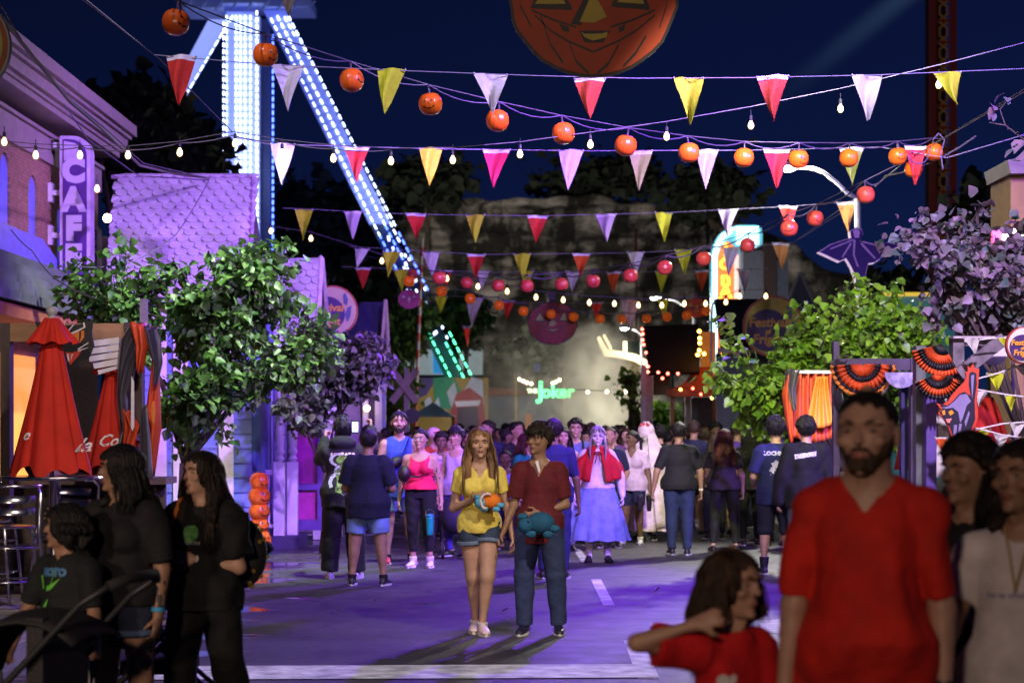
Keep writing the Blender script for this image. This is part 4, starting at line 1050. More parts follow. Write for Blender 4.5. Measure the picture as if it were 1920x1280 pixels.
m = MB(); x0 = W(553, 0, dP + .2).x; m.b2((x0, dP + .2, .35), (x0 + .33, dP + .28, 2.5)); m.build('door_panel', mat('magenta_panel', (.5, .03, .32), rough=.5, var=.15), porch)
m = MB(); pf = mat('purple_frame', (.14, .06, .32), rough=.5)
m.b2((x0 - .06, dP + .12, .2), (x0 - .002, dP + .29, 2.6)); m.b2((x0 + .332, dP + .12, .2), (x0 + .42, dP + .29, 2.6)); m.b2((x0, dP + .12, .2), (x0 + .33, dP + .19, .35)); m.b2((x0, dP + .12, .78), (x0 + .33, dP + .19, .87)); m.b2((x0, dP + .12, 2.5), (x0 + .33, dP + .19, 2.6)); m.build('panel_frame', pf, porch)
m = MB(); m.b2((W(508, 0, dP).x, dP - 1.0, .0), (W(548, 0, 27.6).x + .08, dP + .28, .17)); m.build('porch_floor', mat('porch_navy', (.06, .05, .14), rough=.6), porch)
def turned_post(name, x, y, z0, z1, m_, parent, s=.075):
 mb = MB(); zb = z0 + (z1 - z0) * .37
 mb.b2((x - s, y - s, z0), (x + s, y + s, zb))
 prof = [(s * .5, 0), (s * .95, .03), (s * .6, .06), (s * .95, .1), (s * .75, .14), (s * .95, .25), (s * .8, .45), (s * .62, 1.0), (s * .9, 1.03), (s * .6, 1.06), (s * .6, 1.08)]
 L = z1 - zb - .25; mb.lathe((x, y, zb + .001), [(r_, z_ * L / 1.08) for r_, z_ in prof], 14); mb.b2((x - s, y - s, z1 - .249), (x + s, y + s, z1))
 return mb.build(name, m_, parent, smooth=False)
for px in (524, 545): turned_post('porch_post', W(px, 0, 27.9).x, 27.9 + (px > 530) * .25, .17, 2.95, wp, porch)
m = MB(); xr0, xr1 = W(481, 0, 27.9).x, W(520, 0, 27.9).x; m.b2((xr0, 27.86, 1.02), (xr1, 27.94, 1.09)); m.b2((xr0, 27.87, .28), (xr1, 27.93, .33)); m.build('handrail', wp, porch)
for i in range(4):
 x = xr0 + .03 + i * (xr1 - xr0 - .05) / 3.4; m = MB(); m.lathe((x, 27.9, .331), [(.02, 0), (.02, .18), (.012, .2), (.026, .26), (.013, .34), (.02, .5), (.013, .52), (.02, .54), (.02, .688)], 8); m.build('baluster', wp, porch, smooth=False)
m = MB(); m.b2((W(478, 0, 27.9).x - .06, 27.82, .17), (W(478, 0, 27.9).x + .05, 27.95, 1.12)); m.build('newel_post', wp, porch)
m = MB(); m.b2((W(592, 0, 30).x, 30.0, .2), (W(610, 0, 30).x, 30.12, 2.9)); m.b2((W(612, 0, 30).x, 30.02, .2), (W(630, 0, 30).x, 30.12, 2.9)); m.b2((W(588, 0, 30).x, 29.9, 0), (W(632, 0, 30).x, 31, .2)); m.build('pilaster', wp, porch)
row = thing('dark_roofed_house', 'far house with dark blue roof, pale gable poles and lilac doorways', 'house', (-3, 38, 0))
m = MB(); p = [W(640, 700, 38), W(712, 700, 38), W(722, 566, 39), W(650, 566, 39)]; m.add(p + [q + Vector((0, .1, -.05)) for q in p], [(0, 1, 2, 3), (7, 6, 5, 4), (0, 3, 7, 4), (1, 5, 6, 2), (3, 2, 6, 7)]); m.build('roof', mat('navy_roof', (.035, .03, .11), rough=.6, bump=.4, bscale=20), row)
m = MB(); m.tube([W(711, 700, 38), W(723, 562, 38.4)], .04, 5); m.tube([W(731, 700, 38), W(723, 562, 38.4)], .04, 5); m.build('gable_pole', mat('bamboo', (.5, .42, .36), rough=.6), row)
m = MB(); m.b2((W(640, 0, 38).x, 38.2, 0), (W(720, 0, 38).x, 38.4, 2.75)); m.build('wall', mat('mauve_wall', (.42, .34, .44), rough=.7, var=.1), row)
m = MB()
for a, b_ in ((680, 690), (703, 716)): m.b2((W(a, 0, 38).x, 38.0, 0), (W(b_, 0, 38).x, 38.19, 2.5))
m.build('door_frame', wp, row); m = MB(); m.b2((W(690.5, 0, 38).x, 38.12, .1), (W(702.5, 0, 38).x, 38.19, 2.3)); m.build('door', mat('dark_door', (.06, .03, .08)), row)
m = MB(); m.b2((W(716.5, 0, 38).x, 38.0, 0), (W(723, 0, 38).x, 38.15, 2.6)); m.build('corner_board', mat('blue_trim', (.25, .25, .65)), row)
m = MB(); m.ball(W(688, 765, 37.8), .06); m.build('porch_lamp', mat('lamp_glow2', (1, .8, .6), emit=(1, .75, .5), estr=12, var=0), row)
st = thing('pumpkin_stack', 'totem of five grinning orange pumpkins standing by the porch railing', 'decoration', W(486, 1040, 26.5))
cx, cy = W(486, 0, 26.4).x, 26.4; pm = mat('pumpkin_gloss', (.62, .11, .012), rough=.28, var=.08, spec=.6); ink = mat('black_ink', (.008, .008, .008), rough=.4, var=0)
def jack(mb, c, r, yaw=0, k=1.0, kind=0):
 "painted jack face: thin patches wrapped on a sphere"
 c = Vector(c)
 def P_(u, v):
  a = yaw + u; return c + Vector((math.sin(a) * math.cos(v), -math.cos(a) * math.cos(v), math.sin(v) * .95)) * r * 1.015
 def poly(pts):
  vs = [P_(*q) for q in pts]; nrm = [(q - c) * .02 for q in vs]; n_ = len(vs); mb.add(vs + [a - b for a, b in zip(vs, nrm)], [tuple(range(n_ - 1, -1, -1)), tuple(range(n_, 2 * n_))])
 poly([(-.42, .18), (-.30, .42), (-.16, .16)]); poly([(.16, .16), (.30, .42), (.42, .18)]); poly([(-.08, -.02), (0, .10), (.08, -.02)])
 sg = 1 if kind == 0 else -.3
 for i in range(6):
  a, b = -.5 + i / 6, -.5 + (i + 1) / 6
  f = lambda q: -.30 - .22 * sg * math.cos(q * 3.1)
  poly([(a, f(a)), (b, f(b)), (b, f(b) + .12 + (.04 if i % 2 else 0)), (a, f(a) + .12)])
z = 0
for i, (r_, h) in enumerate([(.165, .24), (.135, .17), (.145, .19), (.15, .2), (.13, .19)]):
 zc = z + h * .62 + .04; m = MB(); m.lathe((cx, cy, zc), [(r_ * .3, -h * .68), (r_ * .8, -h * .5), (r_, -.1 * h), (r_ * .97, .15 * h), (r_ * .75, h * .45), (r_ * .3, h * .6)], 40, rib=.05, nr=12); po = m.build('pumpkin', pm, st, smooth=True)
 mb = MB(); jack(mb, (cx, cy, zc), r_ * .99, .75); mb.build('face', ink, po); m = MB(); m.ball((cx, cy, zc + h * .58), .04, 8, 6, (1, 1, .5)); m.build('leaf_cap', mat('teal_paint', (.02, .12, .13), rough=.4), po, smooth=True); z += h * 1.02
m = MB(); m.lathe((cx, cy, 0), [(.15, 0), (.16, .04), (.14, .08)], 20); m.build('base', mat('teal_paint', (.02, .12, .13), rough=.4), st)
# ---------------------------------------------------------------- festival roundels
def roundel(name, label, c, r, letters, tcol, rim=(.45, .06, .05), face=(.62, .5, .34), disc=(.06, .02, .16), th=.06, moon=(.7, .55, .12)):
 t = thing(name, label, 'sign', c); c = Vector(c)
 def circ(q, ox=0, oz=0, n=48): return [(ox + q * math.cos(6.2832 * i / n), oz + q * math.sin(6.2832 * i / n)) for i in range(n)]
 m = MB(); m.prism(circ(r), c + EY * th, EX, EZ, th); m.build('rim', mat(name + '_rim', rim, rough=.5), t)
 m = MB(); m.prism(circ(r * .93), c, EX, EZ, .01); m.build('face', mat(name + '_face%d' % int(face[0] * 100), face, rough=.6, var=.08), t)
 m = MB(); m.prism(circ(r * .68, -r * .18, -r * .12), c - EY * .011, EX, EZ, .01); m.build('disc', mat(name + '_disc', disc, rough=.5), t)
 lm = mat(name + '_letter', tcol, rough=.5, var=0)
 for s_, oz, sz in letters: text_obj('lettering', s_, lm, t, c + Vector((-r * .18, -.026, oz * r)), EX, EZ, sz * r, .008, .012 * r, shear=.1)
 m = MB(); m.prism([(r * q[0], r * q[1]) for q in ((.42, .62), (.52, .72), (.62, .45), (.58, .2), (.45, .3))], c - EY * .012, EX, EZ, .01); m.prism([(r * q[0], r * q[1]) for q in ((.60, .15), (.75, .22), (.72, -.2), (.58, -.45), (.5, -.15))], c - EY * .012, EX, EZ, .01); m.build('figure', mat(name + '_fig', (.12, .14, .3), rough=.6), t)
 return t
FOF = [('Festival', .12, .42), ('of', -.17, .22), ('Fright', -.42, .42)]
roundel('festival_sign', 'round cream sign lettered Festival of Fright behind the left tree, under the roofs', W(623, 583, 34), 48 / F * 34, FOF, (.85, .4, .05))
roundel('festival_sign', 'round sign with yellow moon lettered Festival of Fright on the dark roof', W(1450, 612, 42), 58 / F * 42, FOF, (.75, .35, .08), face=(.65, .48, .10))
roundel('festival_sign', 'small round white-rimmed sign lettered Festival of Fright above the cat stall', W(1922, 647, 15.4), 35 / F * 15.4, FOF, (.9, .6, .2), face=(.8, .72, .74), rim=(.6, .12, .15))
t = thing('round_sign', 'edge of a big round sign with red rim at the upper left corner', 'sign', W(-60, 90, 12)); c = W(-62, 85, 12); r_ = 80 / F * 12
m = MB(); m.prism([(r_ * math.cos(i * .131), r_ * 1.1 * math.sin(i * .131)) for i in range(48)], c + EY * .06, EX, EZ, .06); m.build('rim', mat('sign_grey', (.3, .3, .3)), t)
m = MB(); m.prism([(r_ * .96 * math.cos(i * .131), r_ * 1.06 * math.sin(i * .131)) for i in range(48)], c, EX, EZ, .01); m.build('band', mat('sign_redrim', (.25, .05, .02)), t)
m = MB(); m.prism([(r_ * .86 * math.cos(i * .131), r_ * .96 * math.sin(i * .131)) for i in range(48)], c - EY * .011, EX, EZ, .01); m.build('face', mat('sign_olive', (.3, .28, .06)), t)
# ---------------------------------------------------------------- left stall: frame, umbrellas, bar table, stools
wood_d = mat('dark_wood', (.10, .075, .06), rough=.8, var=.35, scale=5, stretch=(1, 1, .2), bump=.4)
wood_l = mat('pine_beam', (.42, .24, .10), rough=.7, var=.3, scale=4, stretch=(.2, 1, 1), bump=.3)
fr = thing('timber_frame', 'timber frame with dark posts and pine beam around the red umbrellas', 'frame', W(22, 1000, 19.0))
def bx(a, b_, d, dep, name, m_, par, z0=None):
 p, q = W(*a, d), W(*b_, d); mm = MB(); mm.b2((p.x, d, z0 if z0 is not None else q.z), (q.x, d + dep, p.z)); return mm.build(name, m_, par)
bx((0, 605), (18, 900), 19, .16, 'post', wood_d, fr, .13); bx((18.5, 606), (232, 640), 19.02, .12, 'beam', wood_l, fr); bx((232.5, 604), (266, 900), 19, .16, 'post', wood_d, fr, .13); bx((262, 560), (276, 612), 19.3, .05, 'stake', mat('stake_grey', (.35, .3, .3)), fr)
cn = thing('bar_counter', 'dark plank bar counter behind the stools with yellow stencilled skull panel', 'counter', (-4.4, 19.8, .13))
m = MB(); 
for i in range(9): m.b2((-5.6 + i * .24, 19.8, .13), (-5.372 + i * .24, 19.9, 1.12))
m.build('planks', wood_d, cn); m = MB(); m.b2((-5.65, 19.55, 1.125), (-3.4, 20.2, 1.19)); m.build('counter_top', mat('counter_wood', (.16, .11, .09), rough=.6, var=.2), cn)
m = MB(); c = W(118, 975, 19.76); m.prism([(-.26, -.2), (.26, -.2), (.26, .22), (-.26, .22)], c, EX, EZ, .01); po = m.build('panel', mat('panel_black', (.015, .015, .015)), cn)
m = MB()
for i in range(11): a = math.pi * i / 10; m.tube([c + Vector((.14 * math.cos(a), -.02, .02 + .12 * math.sin(a))), c + Vector((.19 * math.cos(a), -.02, .02 + .17 * math.sin(a)))], .006, 4)
m.prism([(-.12, -.12), (.12, -.12), (.14, .0), (.09, .1), (-.09, .1), (-.14, 0)], c - EY * .014, EX, EZ, .006); m.build('stencil', mat('mustard', (.55, .32, .04)), po)
red = mat('umbrella_red', (.62, .022, .008), rough=.8, var=.12, scale=5, bump=.25, bscale=80)
def closed_umbrella(label, px, d, ytop, ybot, halfw, seed, marks):
 c = W(px, ybot, d); top = W(px, ytop, d); t = thing('closed_umbrella', label, 'umbrella', (c.x, d, c.z)); hgt = top.z - c.z; hw = halfw / F * d; r_ = random.Random(seed)
 n = 120; rows = 22; vs = []; fs = []; ph = [r_.uniform(0, 6) for _ in range(4)]
 def rad(a, t_):
  f = abs(math.sin(a * 4 + ph[0])) ** .7 * .42 + .18 * math.sin(a * 13 + ph[1] + t_) * t_ * .4
  return hw * ((.16 + .84 * t_ ** 1.0) * (.78 + f * .55 * (.25 + .75 * t_)) * .82)
 for j in range(rows):
  t_ = j / (rows - 1)
  for k in range(n):
   a = 2 * math.pi * k / n; q = rad(a, t_); tw = .12 * t_
   z = top.z - hgt * t_ + (.035 * math.sin(a * 8 + ph[2]) + .02 * math.sin(a * 5)) * (t_ ** 4)
   vs.append((c.x + q * math.cos(a + tw), d + q * .8 * math.sin(a + tw), z))
 for j in range(rows - 1):
  for k in range(n): fs.append((j * n + k, j * n + (k + 1) % n, (j + 1) * n + (k + 1) % n, (j + 1) * n + k))
 m = MB(); m.add(vs, fs); can = m.build('canopy', red, t, smooth=True)
 vs = []; fs = []
 for j in range(6):
  t_ = j / 5
  for k in range(n):
   a = 2 * math.pi * k / n; q = hw * (.13 + .34 * t_) * (1 + .10 * math.sin(a * 8 + ph[3]) * t_ + .05 * math.sin(a * 13)) ; vs.append((c.x + q * math.cos(a), d + q * .8 * math.sin(a), top.z + .02 - hgt * .17 * t_ + .012 * math.sin(a * 8) * t_))
 for j in range(5):
  for k in range(n): fs.append((j * n + k, j * n + (k + 1) % n, (j + 1) * n + (k + 1) % n, (j + 1) * n + k))
 m = MB(); m.add(vs, fs); m.build('vent_cap', red, t, smooth=True)
 m = MB(); m.lathe((c.x, d, top.z), [(.03, -.03), (.045, .0), (.05, .02), (.02, .03), (.045, .05), (.055, .08), (.04, .115), (.01, .125)], 16); m.build('finial', mat('grey_plastic', (.4, .4, .42), rough=.4, var=0), t, smooth=True)
 m = MB(); m.tube([(c.x, d, .13), (c.x, d, top.z - .02)], .02, 8); m.build('pole', mat('steel', (.55, .55, .56), rough=.25, metal=1, var=0), t)
 wl = mat('white_letters', (.85, .82, .85), rough=.6, var=0)
 from mathutils.bvhtree import BVHTree
 me = can.data; bv = BVHTree.FromPolygons([q.co for q in me.vertices], [tuple(f.vertices) for f in me.polygons]); og = ORG[t.name]
 for (s_, mx, my, sz) in marks:
  V, Fc = text_mesh(s_, sz, .003, .5); o_ = W(mx, my, d); out = []
  for (x, y) in V:
   q = Vector((o_.x + x, d - 2, o_.z + y)) - og; h = bv.ray_cast(q, Vector((0, 1, 0)))
   out.append((q.x + og.x, (h[0].y if h[0] is not None else 0) - .006 + og.y, q.z + og.z))
  mm = MB(); mm.add(out, Fc); mm.build('lettering', wl, can)
closed_umbrella('folded red umbrella in front, with grey ball finial and white script, over the bar table', 97, 17.5, 600, 884, 96, 2, [('la', 158, 835, .17), ('e', 56, 815, .13)])
closed_umbrella('folded red umbrella behind, with white script reading Coca-Cola, by the draped post', 214, 19.0, 668, 880, 80, 5, [('Coca', 222, 826, .155), ('Co', 270, 818, .14)])
steel = mat('brushed_aluminium', (.68, .68, .70), rough=.22, metal=1, var=.05)
bt = thing('bar_table', 'high round steel bar table under the front red umbrella', 'table', (W(100, 0, 17.5).x, 17.5, .13)); cx = W(100, 0, 17.5).x
m = MB(); zt = W(0, 892, 17.5).z; m.lathe((cx, 17.5, 0), [(.05, zt - .03), (.45, zt - .028), (.455, zt - .012), (.45, zt), (.05, zt)], 40); m.build('tabletop', steel, bt, smooth=False)
m = MB(); m.lathe((cx, 17.5, .13), [(.26, 0), (.26, .02), (.05, .05), (.035, .08), (.035, zt - .17)], 24); m.build('column', steel, bt, smooth=True)
def stool(label, x, y, rz, g='steel bar stools round the bar table'):
 t = thing('bar_stool', label, 'bar stool', (x, y, .13), g, rz=rz); ORG[t.name] = Vector((0, 0, 0))
 zs = .74
 m = MB(); m.lathe((0, 0, 0), [(.03, zs - .02), (.19, zs - .02), (.20, zs - .005), (.19, zs), (.03, zs)], 24); m.build('seat', steel, t)
 for sx_, sy_ in ((-1, -1), (1, -1), (1, 1), (-1, 1)):
  m = MB(); m.tube([(sx_ * .25, sy_ * .25, 0), (sx_ * .19, sy_ * .19, zs - .08), (sx_ * .16, sy_ * .16, zs - .03)] if sy_ < 0 else [(sx_ * .25, sy_ * .25, 0), (sx_ * .2, sy_ * .19, zs - .05), (sx_ * .21, sy_ * .21, zs + .27), (sx_ * .19, sy_ * .14, zs + .33)], .0135, 8); m.build('leg', steel, t, smooth=True)
 for z_ in (.28, .56):
  m = MB(); q = .25 - .06 * z_ / .7; m.tube([(-q, -q, z_), (q, -q, z_), (q, q, z_), (-q, q, z_), (-q, -q, z_)], .010, 6); m.build('foot_ring', steel, t, smooth=True)
 m = MB(); pts = [(.24 * math.cos(a), .22 * math.sin(a), zs + .33) for a in [R(-15 + 210 * i / 16) for i in range(17)]]; m.tube(pts, .013, 8); m.build('arm_rail', steel, t, smooth=True)
 for z_ in (zs + .12, zs + .22):
  m = MB(); a_ = [R(40 + 100 * i / 8) for i in range(9)]; vs = [(.23 * math.cos(a), .22 * math.sin(a), z_ + q) for a in a_ for q in (-.03, .03)]; vs += [(x_ * .96, y_ * .96, z2) for x_, y_, z2 in vs]
  f = [(2 * i, 2 * i + 2, 2 * i + 3, 2 * i + 1) for i in range(8)] + [(18 + 2 * i + 1, 18 + 2 * i + 3, 18 + 2 * i + 2, 18 + 2 * i) for i in range(8)] + [(2 * i + 1, 2 * i + 3, 21 + 2 * i, 19 + 2 * i) for i in range(8)]; m.add(vs, f); m.build('back_slat', steel, t, smooth=True)
stool('steel bar stool nearest the camera at the left edge, with two back slats', W(22, 0, 16.6).x, 16.6, R(200)); stool('steel bar stool in front of the yellow stencil panel, its back beside the table column', W(125, 0, 18.3).x, 18.3, R(-20)); stool('steel bar stool partly cut off by the left edge of the photo', W(-22, 0, 17.6).x, 17.6, R(90))
def cutout(name, label, cat, layers, d, th=.03):
 "layers: (part, material, outline in photo pixels); each lies 4 mm proud of the one before"
 q0 = layers[0][2][0]; t = thing(name, label, cat, W(q0[0], q0[1], d))
 for i, (nm, m_, pts) in enumerate(layers):
  mm = MB(); pl = pts if isinstance(pts[0][0], (tuple, list)) else [pts]
  for pp in pl:
   if nm == 'eye': mm = MB()
   mm.prism([((q[0] - 960) / F * d, CZ + (800 - q[1]) / F * d) for q in pp], (0, d + th - (0 if i == 0 else th + .004 * i), 0), EX, EZ, th if i == 0 else .004)
   if nm == 'eye' or pp is pl[-1]: mm.build(nm, m_, t)
 return t
def G(o, s, pts): return [(o[0] + x * s, o[1] + y * s) for x, y in pts]
blk = mat('board_black', (.012, .012, .014), rough=.5, var=.1); wht = mat('board_white', (.78, .74, .78), rough=.6, var=.06); org = mat('board_orange', (.75, .20, .02), rough=.6, var=.06)
cutout('cat_face_board', 'black snarling cat face board with orange eyes behind the front umbrella', 'decoration', [
 ('board', blk, [(65, 603), (85, 604), (100, 612), (150, 608), (160, 602), (174, 600), (172, 622), (176, 648), (166, 672), (146, 690), (136, 686), (120, 660), (96, 648), (76, 630)]),
 ('eye', org, [[(131, 628), (145, 622), (158, 619), (158, 632), (151, 642), (140, 640)], [(84, 630), (96, 624), (108, 632), (98, 640)]]),
 ('pupil', blk, [(149, 622), (153, 621), (152, 634), (149, 641)]), 
 ('mouth', mat('board_red', (.65, .06, .03), rough=.6), [(123, 660), (136, 661), (155, 655), (147, 668), (133, 684), (128, 676)]),
 ('fur_marks', wht, [[(131, 625), (145, 619), (158, 613), (156, 606), (159, 604), (161, 614), (146, 622), (132, 628)], [(126, 622), (138, 608), (140, 609), (129, 622)], [(118, 615), (121, 604), (123, 604), (121, 616)], [(146, 654), (166, 642), (167, 643), (148, 656)], [(146, 657), (166, 651), (166, 652), (148, 659)], [(126, 664), (129, 663), (131, 678), (128, 676)], [(135, 664), (138, 663), (133, 676)]])], 18.4)
t = thing('moon_board', 'pale ribbed board hanging from the pine beam beside the cat face', 'decoration', W(200, 640, 18.8))
m = MB()
for i in range(5):
 a = [(172 + i * 0, 642 + i * 8), (224, 634 + i * 10 - (2 if i else 0))]; y0, y1 = 636 + i * 13, 648 + i * 13
 m.prism([((q[0] - 960) / F * 18.8, CZ + (800 - q[1]) / F * 18.8) for q in ((150 + i * 8, y0 + 6), (224, y0 - 4), (224, min(y1 - 4, 690)), (152 + i * 8, min(y1 + 4, 702)))], (0, 18.8 + .01 * i, 0), EX, EZ, .02)
m.build('ribs', wht, t)
def drape(name, m_, parent, pts, d, w, seed=1, depth=.08, n=18, nf=1.7, amp=.022):
 "a hanging length of cloth following photo-pixel centres pts with half-widths w (px)"
 r_ = random.Random(seed); vs = []; rows = len(pts) * 4 - 3; P_ = []
 for i in range(rows):
  t_ = i / 4; a = int(min(t_, len(pts) - 2)); f = t_ - a; c = [pts[a][k] * (1 - f) + pts[a + 1][k] * f for k in (0, 1)]; ww = w[a] * (1 - f) + w[a + 1] * f; P_.append((c, ww))
 for i, (c, ww) in enumerate(P_):
  for k in range(n + 1):
   u = k / n * 2 - 1; x = c[0] + u * ww; p = W(x, c[1] + 3 * math.sin(u * 4 + i * .3), d)
   p.y += -depth * (1 - u * u) + amp * math.sin(u * nf * 3.1 + i * .25 + seed); vs.append(p)
 fs = [(j * (n + 1) + k, (j + 1) * (n + 1) + k, (j + 1) * (n + 1) + k + 1, j * (n + 1) + k + 1) for j in range(rows - 1) for k in range(n)]
 m = MB(); m.add(vs, fs); o = m.build(name, m_, parent, smooth=True); s_ = o.modifiers.new('s', 'SOLIDIFY'); s_.thickness = .006; return o
satin_b = mat('satin_black', (.02, .018, .03), rough=.42, var=.2, sheen=.3); satin_o = mat('satin_orange', (.7, .08, .02), rough=.45, var=.15)
t = thing('draped_bunting', 'black and orange cloth swag knotted round the left timber post', 'bunting', W(260, 620, 18.7))
drape('black_fold', satin_b, t, [(262, 610), (250, 640), (238, 690), (232, 740), (240, 800), (225, 860)], 18.75, [22, 26, 16, 12, 14, 8], 1)
drape('orange_fold', satin_o, t, [(258, 606), (266, 650), (262, 700)], 18.68, [16, 12, 6], 2)
drape('orange_fold', satin_o, t, [(236, 770), (248, 800), (238, 850), (232, 880)], 18.6, [6, 14, 9, 5], 3)
drape('black_fold', satin_b, t, [(275, 612), (285, 640), (296, 680), (292, 720)], 18.72, [18, 18, 10, 4], 4)
drape('orange_fold', satin_o, t, [(288, 615), (292, 660), (290, 720), (286, 800), (280, 890)], 18.85, [8, 6, 10, 16, 10], 6)
drape('black_fold', satin_b, t, [(270, 760), (272, 820), (275, 900)], 18.7, [6, 10, 12], 7)
m = MB(); m.prism([(q[0] / F * 18.5 - 960 / F * 18.5, CZ + (800 - q[1]) / F * 18.5) for q in ((247, 705), (252, 715), (252, 800), (249, 808), (246, 800))], (0, 18.5, 0), EX, EZ, .02); m.build('white_tag', wht, t)
m = MB(); c = W(288, 773, 18.5); m.prism([(.018 * math.cos(i * .4), .11 * math.sin(i * .4)) for i in range(16)], c, EX, EZ, .02); m.build('orange_tag', org, t)
# ---------------------------------------------------------------- tower ride
led_w = mat('led_white', (.9, .95, 1), emit=(.50, .60, 1.0), estr=6, var=0); led_b = mat('led_blue', (.3, .4, 1), emit=(.08, .16, 1.0), estr=7, var=0); led_g = mat('led_green', (.4, 1, .7), emit=(.08, .9, .38), estr=6, var=0)
tow = thing('tower_ride', 'tall white tower ride outlined in white and blue light strips', 'ride', W(465, 800, 112)); DT = 112
twp = mat('tower_white', (.72, .74, .8), rough=.4, var=.05); tsh = mat('tower_glow', (.6, .65, .9), rough=.4, emit=(.10, .15, 1.0), estr=.5, var=0)  # blue light on the white tower paint put in as a glow
def pp(px, py, d=DT): return W(px, py, d)
def colbox(name, px0, px1, py0, py1, y0, y1, m_):
 a, b_ = pp(px0, py0), pp(px1, py1); mm = MB(); mm.b2((a.x, DT + y0, b_.z), (b_.x, DT + y1, a.z)); return mm.build(name, m_, tow)
colbox('column', 424, 474, 22, 800, 0, 1.4, tsh); colbox('column_side', 474.2, 486, 30, 800, .2, 1.4, twp); colbox('rear_column', 487, 503, 30, 800, 1.0, 1.9, mat('tower_dark', (.12, .13, .2), rough=.5))
def strip(px, py0, py1, mt, w_=2.6, dash=8, gap=5, dy=-.06, ex=None, g0=None):
 mm = MB(); y = py0; k = 0
 while y < py1:
  f = (y - py0) / max(1, (py1 - py0)); x = px if ex is None else px + (ex - px) * f
  p = pp(x, y); x2 = x if ex is None else x + (ex - px) * dash / (py1 - py0); q = pp(x2, min(y + dash, py1)); mm.tube([p + Vector((0, dy, 0)), q + Vector((0, dy, 0))], w_ / 2 / F * DT, 5); y += dash + gap; k += 1
 return mm.build('light_strip', mt, tow)
for px, mt, ds in ((419.5, led_w, -.1), (425, led_w, -.1), (443, led_w, -.1), (451, led_w, -.1), (460, led_w, -.1), (470, led_w, -.1)): strip(px, 30 + (12 if px < 422 else 0), 330 if px < 430 else 560, mt, 2.7 if px > 430 else 2.4, dy=ds)
strip(481, 20, 560, led_w, 3.4, dy=.1); strip(508, 60, 600, led_b, 3, dy=.9); strip(470, 345, 590, led_b, 3.4)
def leg(name, a, b_, wa, wb, mt, da=DT, db=DT, th=.9):
 "a leaning box leg between two photo points, px widths wa, wb"
 A, B_ = W(*a, da), W(*b_, db); mm = MB(); h0, h1 = wa / 2 / F * da, wb / 2 / F * db
 mm.add([A + Vector((-h0, 0, 0)), A + Vector((h0, 0, 0)), B_ + Vector((h1, 0, 0)), B_ + Vector((-h1, 0, 0)), A + Vector((-h0, th, 0)), A + Vector((h0, th, 0)), B_ + Vector((h1, th, 0)), B_ + Vector((-h1, th, 0))], [(0, 3, 2, 1), (4, 5, 6, 7), (0, 4, 7, 3), (1, 2, 6, 5), (0, 1, 5, 4), (3, 7, 6, 2)]); return mm.build(name, mt, tow)
leg('leg', (515, 20), (712, 420), 42, 40, tsh, DT, 104); leg('leg', (712, 421), (915, 830), 36, 42, mat('tower_unlit', (.05, .08, .14), rough=.6), 104, 96)  # lower half in navy: the white leg's unlit tone put into its colour
leg('leg', (418, 20), (300, 232), 36, 26, mat('tower_pale_glow', (.6, .65, .85), rough=.4, emit=(.30, .38, 1), estr=.9, var=0), DT + 2, DT + 10)  # light on this pale leg put in as a glow of its own
def lstrip(a, b_, mts, w_=2.6, dash=9, gap=7, da=DT, db=96, y0=20, y1=830):
 for (f0, f1, mt) in mts:
  mm = MB(); L = math.hypot(b_[0] - a[0], b_[1] - a[1]); s_ = f0 * L
  while s_ < f1 * L:
   u0, u1 = s_ / L, min(1, (s_ + dash) / L); p = [W(a[0] + (b_[0] - a[0]) * u, a[1] + (b_[1] - a[1]) * u, da + (db - da) * u - .35) for u in (u0, u1)]; mm.tube(p, w_ / 2 / F * da, 5); s_ += dash + gap
  mm.build('light_strip', mt, tow)
lstrip((436, 30), (312, 240), [(0, 1, led_w)], 2.4, 12, 6, da=DT, db=DT + 6)
lstrip((508, 35), (898, 812), [(0, .52, led_w), (.52, .70, led_b), (.76, .99, led_g)]); lstrip((520, 30), (925, 815), [(0, .5, led_w), (.5, .60, led_b), (.78, .98, led_g)]); lstrip((541, 30), (938, 810), [(0, .5, led_w), (.52, .66, led_b), (.76, .88, led_g), (.88, 1, led_b)]); lstrip((534, 32), (762, 478), [(0, .95, led_w)], da=DT, db=104)
plat = MB(); 
for (x0, x1, y0, y1) in ((345, 420, 2, 20), (500, 585, 0, 18), (395, 560, -14, 12)): a, b_ = pp(x0, y0), pp(x1, y1); plat.b2((a.x, DT - .8, b_.z), (b_.x, DT + 2.5, a.z))
for i in range(9): x = 345 + i * 29; plat.tube([pp(x, 20, DT - 1), pp(x + 14, 2, DT - 1)], .06, 4)
plat.build('top_platform', mat('tower_grey_glow', (.3, .34, .5), rough=.5, emit=(.14, .18, .8), estr=.12, var=0), tow)  # platform given a faint blue glow though it is no lamp
point('tower_glow_light', W(455, 300, 108), 500, (.3, .4, 1), .5)
t = thing('light_cluster', 'scatter of small blue-white ride lights left of the large pumpkin face', 'lights', W(780, 540, 98))
rr = random.Random(4); m = MB()
for i in range(36): p = W(735 + i * 2.6 + rr.uniform(-14, 14), 455 + i * 5.2 + rr.uniform(-16, 16), 98 + rr.uniform(-1, 1)); m.tube([p, p + Vector((.05, 0, -.14))], .045, 5)
m.build('bulbs', led_w, t)
